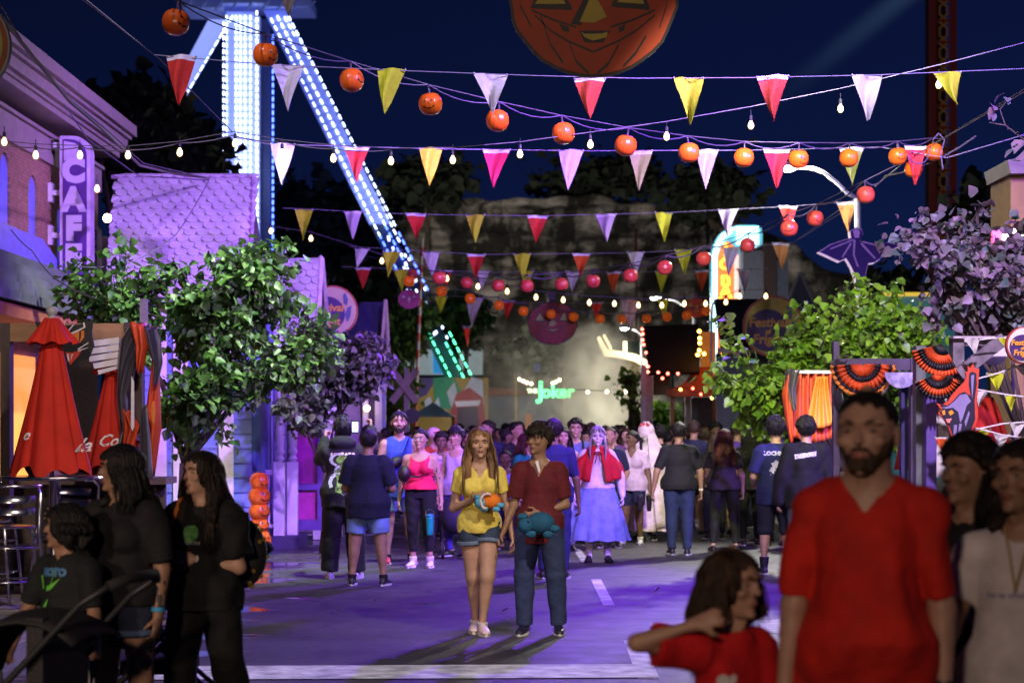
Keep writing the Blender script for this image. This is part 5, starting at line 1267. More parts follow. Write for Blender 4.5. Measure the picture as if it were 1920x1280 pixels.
# ---------------------------------------------------------------- lattice tower at the right
lat = thing('lattice_tower', 'dark red lattice tower rising at the upper right', 'tower', W(1770, 800, 90)); DL = 90
rd = mat('lattice_red_glow', (.10, .022, .018), rough=.6, emit=(.25, .02, .01), estr=.05, var=.1); og_ = mat('lattice_ochre_glow', (.22, .10, .03), rough=.6, emit=(.25, .1, .02), estr=.10, var=0)  # lattice steel given a faint glow though it is no lamp
m = MB()
for x in (1749, 1787):
 for y in (0, 2.0):
  a, b_ = W(x, 560, DL + y), W(x, -60, DL + y); m.b2((a.x - .14, DL + y - .14, 0), (a.x + .14, DL + y + .14, b_.z))
m.build('uprights', rd, lat); m = MB(); mz = MB()
for i in range(16):
 z0 = 560 - i * 40; pr = [(1754, z0), (1780, z0 - 20), (1754, z0 - 40)]; 
 for s_ in (0, 1): m.tube([W((1769 * 2 - x if s_ else x), y, DL - .05) for x, y in [(1760, z0), (1776, z0 - 13), (1776, z0 - 27), (1760, z0 - 40)]], .05, 4)
 a, b_ = W(1745, z0, DL), W(1792, z0, DL); mz.b2((a.x, DL - .1, a.z - .05), (b_.x, DL + .05, a.z + .05))
m.build('bracing', og_, lat); mz.build('rungs', rd, lat)
m = MB(); a = W(1752, 230, DL); b_ = W(1790, 230, DL); m.b2((a.x, DL + 1.9, 0), (b_.x, DL + 2.05, 24)); m.build('inner_track', mat('track_dark', (.05, .03, .03)), lat)
def beam():
 A = W(1440, 200, 110); B_ = W(1760, -60, 110); m = MB(); m.tube([A, B_], [1.4, 1.0], 16); o = m.build('searchlight_beam', None)
 mt = bpy.data.materials.new('beam_air'); mt.use_nodes = True; nt = mt.node_tree; n = nt.nodes; l = nt.links; n.remove(n['Principled BSDF']); out = n['Material Output']
 e = n.new('ShaderNodeEmission'); e.inputs[0].default_value = (.25, .5, .85, 1)
 tc = n.new('ShaderNodeTexCoord'); ax = (B_ - A).normalized(); L = (B_ - A).length
 s_ = n.new('ShaderNodeVectorMath'); s_.operation = 'SUBTRACT'; l.new(tc.outputs['Object'], s_.inputs[0]); s_.inputs[1].default_value = A
 dt = n.new('ShaderNodeVectorMath'); dt.operation = 'DOT_PRODUCT'; l.new(s_.outputs[0], dt.inputs[0]); dt.inputs[1].default_value = ax
 cr = n.new('ShaderNodeVectorMath'); cr.operation = 'CROSS_PRODUCT'; l.new(s_.outputs[0], cr.inputs[0]); cr.inputs[1].default_value = ax
 ln = n.new('ShaderNodeVectorMath'); ln.operation = 'LENGTH'; l.new(cr.outputs[0], ln.inputs[0])
 a1 = n.new('ShaderNodeMapRange'); a1.inputs[1].default_value = 0; a1.inputs[2].default_value = L; a1.inputs[3].default_value = 0; a1.inputs[4].default_value = 1; l.new(dt.outputs['Value'], a1.inputs[0])
 a2 = n.new('ShaderNodeMapRange'); a2.interpolation_type = 'SMOOTHSTEP'; a2.inputs[1].default_value = 1.0; a2.inputs[2].default_value = 0; a2.inputs[3].default_value = 0; a2.inputs[4].default_value = 1; l.new(ln.outputs['Value'], a2.inputs[0])
 mu = n.new('ShaderNodeMath'); mu.operation = 'MULTIPLY'; l.new(a1.outputs[0], mu.inputs[0]); l.new(a2.outputs[0], mu.inputs[1])
 m2 = n.new('ShaderNodeMath'); m2.operation = 'MULTIPLY'; m2.inputs[1].default_value = .055; l.new(mu.outputs[0], m2.inputs[0]); l.new(m2.outputs[0], e.inputs[1]); l.new(e.outputs[0], out.inputs['Volume'])
 o.data.materials.clear(); o.data.materials.append(mt); tag(o, 'faint blue searchlight beam slanting across the night sky', 'light beam', kind='stuff')
beam()
# ---------------------------------------------------------------- smoke
def smoke():
 m = MB(); m.ball(W(1140, 745, 66), 1, 24, 16, (2.6, 2.6, 1.75)); m2 = MB()
 for q in m.v: pass
 A = W(850, 835, 66); B_ = W(1262, 600, 66)
 m = MB(); m.b2((A.x - .3, 63.5, .05), (B_.x + .3, 69, B_.z + .5)); o = m.build('smoke', None)
 mt = bpy.data.materials.new('smoke_air'); mt.use_nodes = True; nt = mt.node_tree; n = nt.nodes; l = nt.links; n.remove(n['Principled BSDF']); out = n['Material Output']
 pv = n.new('ShaderNodeVolumePrincipled'); pv.inputs['Color'].default_value = (.82, .80, .72, 1); pv.inputs['Anisotropy'].default_value = .1
 tc = n.new('ShaderNodeTexCoord'); nz = n.new('ShaderNodeTexNoise'); nz.inputs['Scale'].default_value = .9; nz.inputs['Detail'].default_value = 6; nz.inputs['Roughness'].default_value = .62; nz.inputs['Distortion'].default_value = 1.1; l.new(tc.outputs['Object'], nz.inputs['Vector'])
 def blobd(c, r):
  s_ = n.new('ShaderNodeVectorMath'); s_.operation = 'SUBTRACT'; l.new(tc.outputs['Object'], s_.inputs[0]); s_.inputs[1].default_value = c
  d_ = n.new('ShaderNodeVectorMath'); d_.operation = 'DIVIDE'; l.new(s_.outputs[0], d_.inputs[0]); d_.inputs[1].default_value = r
  q = n.new('ShaderNodeVectorMath'); q.operation = 'LENGTH'; l.new(d_.outputs[0], q.inputs[0])
  k = n.new('ShaderNodeMapRange'); k.inputs[1].default_value = 1.0; k.inputs[2].default_value = .1; k.inputs[3].default_value = 0; k.inputs[4].default_value = 1; l.new(q.outputs['Value'], k.inputs[0]); return k.outputs[0]
 a = blobd(W(1130, 785, 66), (2.5, 2.4, 1.7)); b_ = blobd(W(1110, 690, 66), (1.5, 2.0, 1.7)); mx = n.new('ShaderNodeMath'); mx.operation = 'MAXIMUM'; l.new(a, mx.inputs[0]); l.new(b_, mx.inputs[1])
 c_ = blobd(W(1040, 740, 66), (3.9, 2.5, 2.9)); cm = n.new('ShaderNodeMath'); cm.operation = 'MULTIPLY'; cm.inputs[1].default_value = .16; l.new(c_, cm.inputs[0]); mx2 = n.new('ShaderNodeMath'); mx2.operation = 'MAXIMUM'; l.new(mx.outputs[0], mx2.inputs[0]); l.new(cm.outputs[0], mx2.inputs[1]); mx = mx2
 k = n.new('ShaderNodeMapRange'); k.inputs[1].default_value = .40; k.inputs[2].default_value = .62; k.inputs[3].default_value = .12; k.inputs[4].default_value = 1.5; l.new(nz.outputs[0], k.inputs[0])
 mu = n.new('ShaderNodeMath'); mu.operation = 'MULTIPLY'; l.new(mx.outputs[0], mu.inputs[0]); l.new(k.outputs[0], mu.inputs[1])
 m2 = n.new('ShaderNodeMath'); m2.operation = 'MULTIPLY'; m2.inputs[1].default_value = 1.5; l.new(mu.outputs[0], m2.inputs[0]); l.new(m2.outputs[0], pv.inputs['Density']); l.new(pv.outputs[0], out.inputs['Volume'])
 o.data.materials.clear(); o.data.materials.append(mt); tag(o, kind='stuff', label='pale smoke cloud drifting behind the crowd', cat='smoke')
smoke()
point('smoke_lamp', W(1165, 700, 62.8), 720, (1, .92, .72), .3); point('smoke_lamp', W(1150, 790, 62.5), 560, (1, .94, .78), .3)
# ---------------------------------------------------------------- far end of the street
far = thing('green_letter_sign', 'glowing green sign reading THE Joker above the blue hall', 'sign', W(1035, 735, 92)); DJ = 92
gl = mat('neon_green', (.2, 1, .5), emit=(.06, 1.0, .28), estr=3.2, var=0); gw = mat('neon_pale', (.8, 1, .8), emit=(.6, 1, .7), estr=1.6, var=0)
text_obj('letter', 'J', gl, far, W(1014, 732, DJ), EX, EZ, 1.05, .1, .035); text_obj('lettering', 'oker', gl, far, W(1046, 735, DJ), EX, EZ, .78, .1, .03); text_obj('lettering', 'THE', gw, far, W(998, 733, DJ), EX, EZ, .26, .1, .015)
m = MB(); a = W(1010, 746, DJ); b_ = W(1070, 742, DJ); m.b2((a.x, DJ + .1, a.z - .03), (b_.x, DJ + .16, a.z + .03)); m.build('rail', mat('black_metal', (.02, .02, .02)), far)
hall = thing('blue_hall', 'low blue hall with dark red fascia under the green lettering', 'building', W(980, 800, 95)); DH_ = 95
def hb(name, x0, x1, y0, y1, m_, dy=0, th=.3, par=hall):
 a, b_ = W(x0, y0, DH_), W(x1, y1, DH_); m = MB(); m.b2((a.x, DH_ + dy, b_.z), (b_.x, DH_ + dy + th, a.z)); return m.build(name, m_, par)
hb('wall', 915, 1150, 742, 850, mat('hall_blue', (.10, .13, .30), emit=None, var=.2, scale=.5)); hb('fascia', 905, 1150, 728, 741.8, mat('hall_red', (.16, .02, .02), var=.2, scale=.4), -.3, .6); hb('door', 985, 997, 775, 830, mat('hall_orange', (.7, .16, .05)), -.05, .04); hb('post', 966, 969, 705, 830, mat('hall_post', (.55, .3, .05)), -.6, .15)
hb('post', 1056, 1059, 705, 830, mat('hall_post', (.55, .3, .05)), -.6, .15); hb('blue_box', 1002, 1012, 682, 697, mat('hall_box', (.05, .08, .4)), -.6, .4)
point('hall_light', W(960, 700, 90), 200, (1, .75, .5), .4); point('hall_light', W(1080, 760, 88), 300, (1, .85, .6), .4)
fun = thing('fun_house', 'painted fun house front with wide red mouth doorway and striped roof', 'building', W(840, 800, 88)); DH_ = 88
hb('wall', 770, 915, 708, 840, mat('mural_yellow', (.45, .28, .03), var=.2, scale=1), 0, .3, fun)
def patch(name, pts, col, lay): m = MB(); m.prism([((x - 960) / F * 88, CZ + (800 - y) / F * 88) for x, y in pts], (0, 88 - .02 * lay, 0), EX, EZ, .02); m.build(name, mat('mural_%d' % (hash(col) % 9999), col, var=.1), fun)
patch('mural_patch', [(770, 708), (820, 708), (800, 740), (770, 752)], (.10, .05, .20), 1); patch('mural_patch', [(812, 708), (850, 706), (868, 740), (850, 770), (815, 760)], (.03, .30, .12), 2)
patch('mural_patch', [(838, 735), (852, 715), (858, 740), (872, 728), (884, 706), (905, 712), (908, 760), (850, 775)], (.55, .55, .52), 3); patch('mural_patch', [(845, 770), (856, 738), (880, 726), (905, 745), (912, 800), (850, 800)], (.40, .03, .03), 4)
patch('mural_patch', [(852, 752), (902, 750), (898, 760), (856, 762)], (.75, .70, .62), 5); patch('mural_patch', [(858, 764), (896, 762), (900, 830), (856, 830)], (.05, .02, .03), 6); patch('mural_patch', [(795, 752), (806, 742), (812, 760), (822, 744), (828, 770), (800, 775)], (.6, .6, .62), 3)
point('fun_light', W(835, 730, 84), 150, (.9, 1, .8), .4); point('fun_light', W(880, 790, 85), 120, (.5, .4, 1), .3)
kio = thing('kiosk', 'small kiosk with pale blue pyramid roof before the fun house', 'kiosk', W(812, 800, 80)); a = W(812, 758, 80); m = MB()
h = 42 / F * 80; m.add([(a.x - h, 79, a.z - .5), (a.x + h, 79, a.z - .5), (a.x + h, 81, a.z - .5), (a.x - h, 81, a.z - .5), (a.x, 80, a.z + .1)], [(0, 1, 4), (1, 2, 4), (2, 3, 4), (3, 0, 4), (3, 2, 1, 0)]); m.build('roof', mat('kiosk_blue', (.3, .5, .62)), kio)
for sx_ in (-1, 1):
 for y in (79.1, 80.9): m = MB(); m.tube([(a.x + sx_ * h * .9, y, 0), (a.x + sx_ * h * .9, y, a.z - .5)], .04, 5); m.build('post', mat('kiosk_red', (.3, .05, .04)), kio)
DH_ = 110
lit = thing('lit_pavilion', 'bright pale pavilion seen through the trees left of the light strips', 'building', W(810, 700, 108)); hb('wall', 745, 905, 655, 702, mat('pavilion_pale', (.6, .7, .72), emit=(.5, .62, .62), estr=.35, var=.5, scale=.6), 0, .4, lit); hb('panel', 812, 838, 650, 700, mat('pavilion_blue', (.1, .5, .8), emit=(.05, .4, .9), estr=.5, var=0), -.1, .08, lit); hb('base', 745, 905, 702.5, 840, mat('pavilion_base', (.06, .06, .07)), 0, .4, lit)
t = thing('far_festoon', 'short string of warm bulbs hung above the green lettering', 'string lights', W(1000, 715, 91)); bfm = mat('bulb_far', (1, .85, .6), emit=(1, .8, .5), estr=9, var=0)
for x, y in ((974, 711), (981, 714), (988, 717), (996, 719), (1036, 718), (1042, 716), (1049, 712)): m = MB(); m.ball(W(x, y, 91), .075, 8, 6); m.build('bulb', bfm, t)
m = MB(); m.tube([W(966, 706, 91), W(985, 714, 91), W(1010, 720, 91), W(1040, 716, 91), W(1057, 706, 91)], .02, 4); m.build('cord', mat('black_metal', (.02, .02, .02)), t)
t = thing('far_festoon', 'row of warm bulbs glowing through the smoke', 'string lights', W(1150, 735, 62))
for x, y in ((1102, 735), (1138, 734), (1173, 734), (1190, 735)): m = MB(); m.ball(W(x, y, 62), .05, 8, 6); m.build('bulb', bfm, t)
m = MB(); m.tube([W(1080, 730, 62), W(1138, 733, 62), W(1200, 731, 62)], .012, 4); m.build('cord', mat('black_metal', (.02, .02, .02)), t)
t = thing('ride_lamp', 'bright warm flood lamp on the foot of the light strips', 'lamp', W(896, 750, 90)); m = MB(); m.ball(W(895, 750, 90), .14); m.build('bulb', mat('lamp_hot', (1, .9, .6), emit=(1, .85, .5), estr=16, var=0), t); m = MB(); m.tube([W(895, 752, 90.2), W(897, 800, 90.2)], .05, 5); m.build('pole', mat('black_metal', (.02, .02, .02)), t)
sw = thing('swing_ride', 'glowing curved canopy of a chain swing ride beside the smoke', 'ride', W(1175, 700, 76)); warm = mat('swing_glow', (1, .85, .6), emit=(1, .72, .38), estr=4.5, var=0); DSW = 76
m = MB(); m.tube([W(1122, 632, DSW), W(1130, 648, DSW), W(1136, 662, DSW), W(1160, 664, DSW), W(1190, 670, DSW), W(1215, 684, DSW)], [.06, .10, .14, .12, .13, .13], 8); m.tube([W(1132, 628, DSW), W(1140, 642, DSW), W(1146, 655, DSW)], .05, 6); m.tube([W(1172, 660, DSW), W(1172, 640, DSW)], .08, 6); m.build('canopy_rim', warm, sw)
m = MB(); m.add([W(1146, 655, DSW), W(1200, 668, DSW + 1), W(1235, 660, DSW + 2), W(1210, 640, DSW + 3), W(1165, 640, DSW + 2)], [(0, 1, 2, 3, 4)]); m.build('canopy', mat('swing_green', (.12, .22, .16)), sw)
m = MB(); rr = random.Random(3)
for i in range(22): x = 1148 + i * 3.3; y0 = 668 + i * .7; y1 = y0 + rr.choice((26, 30, 62, 70, 95)); m.tube([W(x, y0, DSW - .1), W(x + .5, y1, DSW - .1)], .012, 3)
m.build('chain', mat('chain_gold', (.5, .36, .12), emit=(.6, .38, .1), estr=.25, var=0), sw); m = MB(); a = W(1250, 800, DSW + 2); m.tube([(a.x, DSW + 2, 0), (a.x, DSW + 2, W(0, 650, DSW).z)], .3, 10); m.build('mast', mat('mast_dark', (.1, .1, .1)), sw)
for i in range(7):
 x = 1152 + i * 10.5; y = 690 + (i % 3) * 12 + i * 1.5; s_ = MB(); s_.b2(tuple(W(x - 3, y + 3, DSW)[k] + (0, -.1, 0)[k] for k in range(3)), tuple(W(x + 3, y, DSW)[k] + (0, .15, 0)[k] for k in range(3))); s_.build('seat', mat('seat_gold', (.5, .36, .15)), sw)
# ---------------------------------------------------------------- right side buildings
rh = thing('festive_house', 'dark-roofed house edged with red and orange bulbs beside the smoke', 'house', W(1270, 800, 50)); D = 50
def q4(name, pts, d, m_, par, th=.12):
 m = MB(); m.prism([((x - 960) / F * d, CZ + (800 - y) / F * d) for x, y in pts], (0, d + th, 0), EX, EZ, th); return m.build(name, m_, par)
slate = mat('slate_roof', (.018, .018, .028), rough=.8, spec=.2, bump=.3, bscale=12); m = MB()
p = [W(1216, 699, 49.2), W(1312, 697, 49.2), W(1310, 607, 50.6), W(1207, 611, 50.6)]; m.add(p + [a + Vector((0, .12, -.06)) for a in p], [(0, 1, 2, 3), (7, 6, 5, 4), (0, 4, 5, 1), (1, 5, 6, 2), (0, 3, 7, 4)]); m.build('roof', slate, rh)
q4('gable_wall', [(1314, 622), (1342, 622), (1342, 690), (1314, 690)], 50, mat('gable_cream', (.55, .38, .22), rough=.7), rh, .3); q4('pillar', [(1203, 684), (1212, 684), (1212, 900), (1203, 900)], 49.4, mat('pillar_pale', (.52, .56, .64), rough=.5), rh, .25); q4('pillar', [(1212.4, 700), (1224, 700), (1224, 900), (1212.4, 900)], 49.5, mat('pillar_lilac', (.46, .46, .6), rough=.5), rh, .3)
q4('wall', [(1296, 745), (1340, 745), (1340, 900), (1296, 900)], 50.4, mat('wall_slate', (.13, .15, .17), rough=.7), rh, .2); q4('trim', [(1285, 745), (1295, 745), (1295, 900), (1285, 900)], 50.2, mat('trim_blue', (.45, .5, .58)), rh, .15); q4('trim', [(1350, 730), (1359, 730), (1359, 900), (1350, 900)], 49.6, mat('trim_blue', (.45, .5, .58)), rh, .15)
q4('door_post', [(1257, 745), (1264, 745), (1264, 900), (1257, 900)], 49, mat('post_wood', (.32, .2, .12)), rh, .2); q4('door_post', [(1337, 748), (1349, 748), (1349, 900), (1337, 900)], 49, mat('post_wood', (.32, .2, .12)), rh, .2)
q4('back_wall', [(1225, 700), (1257, 700), (1257, 740), (1225, 740)], 51, mat('room_brown', (.18, .12, .07)), rh, .2)
m = MB(); cr = [(1300, 688), (1293, 704), (1282, 718), (1270, 725), (1258, 729)]
vs = []
for (x, y), dd in zip(cr, (49.9, 49.6, 49.2, 48.9, 48.7)): vs += [W(x, y, dd), W(1352, y, dd)]
m.add(vs + [v_ + Vector((0, .06, -.05)) for v_ in vs], [(2 * i, 2 * i + 2, 2 * i + 3, 2 * i + 1) for i in range(4)] + [(10 + 2 * i, 11 + 2 * i, 13 + 2 * i, 12 + 2 * i) for i in range(4)]); m.build('porch_roof', mat('porch_red', (.34, .05, .04), rough=.6, var=.2), rh)
q4('porch_fascia', [(1250, 729.5), (1352, 729.5), (1352, 743), (1250, 743)], 48.6, mat('porch_brown', (.22, .07, .05)), rh, .2)
def bulbset(par, name, pts, d, col, e_, r_=.035):
 for x, y in pts: m = MB(); m.ball(W(x, y, d), r_, 7, 5); m.build(name, mat('bulb_%d_%d' % (int(col[1] * 100), int(e_)), col, emit=col, estr=e_, var=0), par)
redb = thing('bulb_string', 'string of red bulbs along the left and lower edge of the dark roof', 'string lights', W(1205, 620, 48.8)); bulbset(redb, 'bulb', [(1204, 617), (1205, 626), (1205, 637), (1207, 646), (1211, 661), (1211, 679), (1215, 687), (1215, 697), (1234, 698), (1252, 700), (1271, 700), (1242, 709)], 48.6, (1, .12, .08), 14)
orb = thing('bulb_string', 'string of orange bulbs down the right edge of the dark roof', 'string lights', W(1311, 620, 48.8)); bulbset(orb, 'bulb', [(1311, 621), (1312, 634), (1312, 643), (1311, 657), (1308, 665), (1320, 663), (1346, 658), (1350, 656), (1354, 663)], 49, (1, .42, .05), 22, .045); bulbset(orb, 'bulb', [(1276, 730), (1335, 746)], 48.4, (1, .5, .08), 14)
orr = thing('bulb_string', 'few red bulbs under the curved porch roof', 'string lights', W(1300, 730, 48.3)); bulbset(orr, 'bulb', [(1299, 728), (1314, 739), (1348, 728)], 48.3, (1, .1, .05), 14)
point('orange_glow', W(1335, 668, 49.2), 7, (1, .42, .08), .1);  point('red_glow', W(1300, 716, 48), 4, (1, .15, .1), .1)
h2 = thing('dark_roofed_shop', 'shop with steep dark roof carrying the round festival sign', 'house', W(1420, 800, 43))
m = MB(); p = [W(1352, 650, 42.6), W(1450, 650, 42.6), W(1420, 560, 44), W(1340, 560, 44)]; m.add(p + [a + Vector((0, .12, -.06)) for a in p], [(0, 1, 2, 3), (7, 6, 5, 4), (0, 4, 5, 1), (1, 5, 6, 2), (0, 3, 7, 4)]); m.build('roof', slate, h2)
q4('fascia', [(1345, 652), (1430, 652), (1430, 662), (1345, 662)], 42.6, mat('fascia_grey', (.5, .42, .38)), h2, .1); q4('wall', [(1345, 662.5), (1440, 662.5), (1440, 900), (1345, 900)], 43, mat('wall_slate', (.13, .15, .17)), h2, .3)
m = MB(); m.tube([W(1333, 680, 42.4), W(1335, 575, 42.4), W(1342, 560, 42.4)], .025, 5); m.build('pipe', mat('pipe_pale', (.5, .5, .52)), h2)
h3 = thing('gable_house', 'dark navy gable rising behind the bright green tree', 'house', W(1530, 800, 46)); q4('wall', [(1480, 560), (1500, 512), (1532, 580), (1532, 900), (1480, 900)], 46, mat('navy_wall', (.03, .03, .07)), h3, .4); m = MB(); m.tube([W(1478, 566, 45.9), W(1500, 510, 45.9)], .03, 4); m.tube([W(1500, 510, 45.9), W(1534, 586, 45.9)], .03, 4); m.build('verge_board', mat('verge_grey', (.3, .3, .36)), h3)
bk = thing('grey_tower_block', 'plain grey block behind the neon sign with a dark brown pillar', 'building', W(1440, 800, 62)); q4('wall', [(1393, 470), (1432, 470), (1432, 900), (1393, 900)], 62, mat('block_grey', (.2, .2, .24)), bk, 2); q4('pillar', [(1432.5, 455), (1456, 455), (1456, 900), (1432.5, 900)], 61.8, mat('pillar_brown', (.07, .03, .025)), bk, 1); q4('side_wall', [(1456.5, 488), (1478, 488), (1478, 900), (1456.5, 900)], 62, mat('block_grey', (.2, .2, .24)), bk, 2)
point('block_light', W(1420, 560, 57), 130, (.8, .85, 1), .3)
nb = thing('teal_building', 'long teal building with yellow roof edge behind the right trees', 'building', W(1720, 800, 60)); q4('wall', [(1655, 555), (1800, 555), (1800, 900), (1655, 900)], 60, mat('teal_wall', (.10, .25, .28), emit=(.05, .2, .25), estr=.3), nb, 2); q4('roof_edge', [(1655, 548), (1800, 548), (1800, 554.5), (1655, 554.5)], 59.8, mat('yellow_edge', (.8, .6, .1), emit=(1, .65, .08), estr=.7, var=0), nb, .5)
rb = thing('ochre_building', 'ochre wall with dark eaves cut by the right edge', 'building', W(1910, 800, 24)); q4('wall', [(1895, 326), (1990, 326), (1990, 900), (1895, 900)], 24, mat('ochre_wall', (.20, .10, .05), rough=.8), rb, 1); q4('eaves', [(1889, 300), (1990, 285), (1990, 325), (1895, 325)], 23.8, mat('eaves_dark', (.12, .08, .1)), rb, 1.2)
point('ochre_light', W(1870, 380, 22), 8, (1, .6, .3), .2)
sg = thing('pink_sign', 'pink lit sign with white letters ST at the right edge', 'sign', W(1890, 440, 21)); q4('sign_box', [(1860, 432), (1872, 427), (1960, 424), (1960, 454), (1864, 454)], 21, mat('pink_sign', (.9, .1, .4), emit=(1, .12, .35), estr=1.1, var=0), sg, .12); text_obj('lettering', 'STAND', mat('white_glow', (1, 1, 1), emit=(1, .9, .95), estr=2.5, var=0), sg, W(1925, 441, 20.98), EX, EZ, .16, .01, .008)
m = MB(); m.b2((W(1900, 0, 21).x, 21.05, 0), (W(1905, 0, 21).x, 21.1, W(0, 455, 21).z)); m.build('post', mat('black_metal', (.02, .02, .02)), sg)
ns = thing('neon_sign', 'tall neon pylon sign with orange vertical letters and pale blue tubes', 'sign', W(1380, 620, 54)); D = 54
def N(x, y, dy=0): p = W(x, y, D); p.y += dy; return p
q4('pylon', [(1334, 800), (1334, 478), (1338, 458), (1348, 440), (1364, 428), (1384, 422), (1420, 422), (1428, 427), (1430, 440), (1430, 458), (1420, 462), (1388, 462), (1388, 800)], D, mat('pylon_blue', (.25, .55, .6), rough=.4, emit=(.1, .45, .6), estr=.5, var=0), ns, .5)
q4('panel', [(1345, 800), (1345, 482), (1352, 462), (1364, 452), (1376, 462), (1376, 800)], D - .03, mat('pylon_red', (.6, .12, .05), emit=(1, .20, .05), estr=1.3, var=0), ns, .025)
nbl = mat('neon_blue', (.7, 1, 1), emit=(.45, .9, 1), estr=3.5, var=0); npk = mat('neon_pink', (1, .6, .6), emit=(1, .3, .25), estr=3, var=0); nyl = mat('neon_yellow', (1, .8, .3), emit=(1, .42, .04), estr=3.2, var=0)
m = MB(); m.tube([N(1338, 700, -.08), N(1338, 478, -.08), N(1343, 458, -.08), N(1354, 441, -.08), N(1372, 430, -.08), N(1390, 427, -.08)], .045, 6); m.tube([N(1342, 700, -.08), N(1342, 480, -.08), N(1347, 461, -.08), N(1357, 446, -.08), N(1372, 436, -.08)], .03, 6)
for i in range(7): y = 427 + i * 5; m.tube([N(1380, y, -.08), N(1422, y, -.08)], .028, 5)
m.build('blue_tube', nbl, ns); m = MB(); m.tube([N(1380, 700, -.08), N(1380, 478, -.08)], .05, 6); m.build('pink_tube', npk, ns)
for ch, y, s_ in (('I', 474, .62), ('O', 497, .42), ('n', 523, .55), ('A', 548, .50)): text_obj('letter', ch, nyl, ns, N(1360, y, -.1), EX, EZ, s_, .05, .02)
def street_lamp(label, pole, top, arm, head, d, power):
 t = thing('street_lamp', label, 'street lamp', (W(pole[0], 0, d).x, d, 0)); mt = mat('galvanised', (.42, .42, .44), rough=.45, metal=.4, var=.08)
 m = MB(); b0 = W(pole[0], 0, d); b0.z = 0; m.tube([b0, W(pole[0], top, d)], [.06, .05], 10); m.build('pole', mt, t, smooth=True)
 m = MB(); m.tube([W(pole[0], top, d)] + [W(x, y, d) for x, y in arm], [.032] * (len(arm)) + [.02], 8); m.build('arm', mt, t, smooth=True)
 h = W(*head, d); m = MB(); m.ball(h + Vector((.05, 0, .04)), .13, 12, 8, (1.6, .8, .5)); ho = m.build('lamp_head', mt, t, smooth=True)
 m = MB(); m.ball(h, .085, 10, 6, (1.5, .9, .6)); m.build('lamp_glass', mat('lamp_white', (1, 1, .95), emit=(.95, 1, .9), estr=42, var=0), ho, smooth=True)
 point('street_lamp_light', h + Vector((-.0, -.1, -.25)), power, (1, .97, .86), .12)
street_lamp('curved arm street lamp with bright head above the bat figure', (1608, 0), 372, [(1588, 362), (1568, 342), (1545, 324), (1520, 315), (1495, 314)], (1477, 316), 31, 260)
street_lamp('far street lamp with bright head in front of the dark cliff', (1301, 0), 598, [(1297, 590), (1285, 575), (1268, 564), (1248, 560)], (1227, 559), 60, 160)
street_lamp('farthest street lamp just left of the bulb-edged roof', (1203, 0), 640, [(1202, 628), (1196, 621), (1185, 617)], (1170, 616), 74, 120)
t = thing('crossing_sign', 'wooden X crossing sign with black round lamp on a grey post', 'sign', W(762, 800, 46)); m = MB(); a = W(762, 0, 46).x; m.b2((a - .06, 46.1, 0), (a + .06, 46.2, W(0, 690, 46).z)); m.build('post', mat('post_grey', (.3, .27, .24)), t)
for s_ in (-1, 1):
 m = MB(); c = W(758, 723, 46); m.box(c, (.16, .04, .95), Matrix.Rotation(R(38 * s_), 3, 'Y')); o = m.build('board', mat('board_tan', (.36, .29, .22)), t); 
 if s_ > 0: o.location.y += .045
m = MB(); m.tube([W(773, 779, 45.8), W(773, 779, 46.05)], .17, 20); m.build('lamp_disc', blk, t)
t = thing('striped_pole', 'slanting thin pole striped red and white behind the lanterns', 'pole', W(786, 800, 62)); m = MB(); m2 = MB()
for i in range(22): y0 = 448 + i * 16; x = 791.5 - i * .6; (m if i % 2 else m2).tube([W(x, y0, 62), W(x - .6, y0 + 16, 62)], .05, 8)
m.tube([W(778, 800, 62), Vector((W(776, 0, 62).x, 62, 0))], .05, 8); m.build('red_band', mat('pole_red', (.45, .05, .03)), t); m2.build('white_band', mat('pole_white', (.5, .45, .42)), t)
t = thing('striped_pole', 'short red twisted pole on the cliff face above the bunting', 'pole', W(1192, 470, 120)); m = MB()
for i in range(8): m.tube([W(1191 + (i % 2) * 3, 428 + i * 6, 120), W(1194 - (i % 2) * 3, 434 + i * 6, 120)], .07, 5)
m.tube([W(1193, 430, 120.2), Vector((W(1193, 0, 120).x, 120.2, 0))], .05, 5); m.build('pole', mat('pole_red', (.45, .05, .03)), t)
vio = mat('board_violet', (.016, .006, .07), rough=.7, var=.1, spec=.1); lav = mat('board_lavender', (.10, .04, .16), rough=.5); crm = mat('board_cream', (.75, .66, .5), rough=.5, emit=None)
sil = [(1606, 426), (1616, 430), (1618, 440), (1612, 452), (1640, 458), (1668, 454), (1690, 460), (1676, 466), (1660, 470), (1652, 484), (1640, 492), (1628, 494), (1624, 510), (1620, 532), (1606, 536), (1604, 520), (1596, 500), (1586, 484), (1574, 490), (1560, 484), (1548, 478), (1534, 472), (1556, 458), (1580, 450), (1596, 446), (1594, 432)]
def inset(pts, k, c=(1610, 474)): return [(c[0] + (x - c[0]) * k, c[1] + (y - c[1]) * (k if k > .9 else k)) for x, y in pts]
cutout('bat_figure_board', 'purple bat-winged woman silhouette board hung on the lamp post', 'decoration', [('backing', crm, [(x - 3, y + 3) for x, y in sil]), ('edge', lav, sil), ('silhouette', vio, inset(sil, .95)),
 ('lines', lav, [[(1600, 450), (1604, 450), (1602, 478), (1610, 500), (1607, 500), (1599, 478)], [(1600, 448), (1556, 466), (1557, 468), (1600, 451)], [(1618, 452), (1664, 464), (1664, 466), (1618, 455)], [(1616, 455), (1642, 484), (1640, 486), (1613, 458)], [(1594, 455), (1578, 482), (1580, 483), (1597, 457)]]), ('face', mat('face_dim', (.2, .1, .3)), [(1599, 433), (1606, 429), (1612, 434), (1610, 446), (1602, 446)])], 30.6, .06)
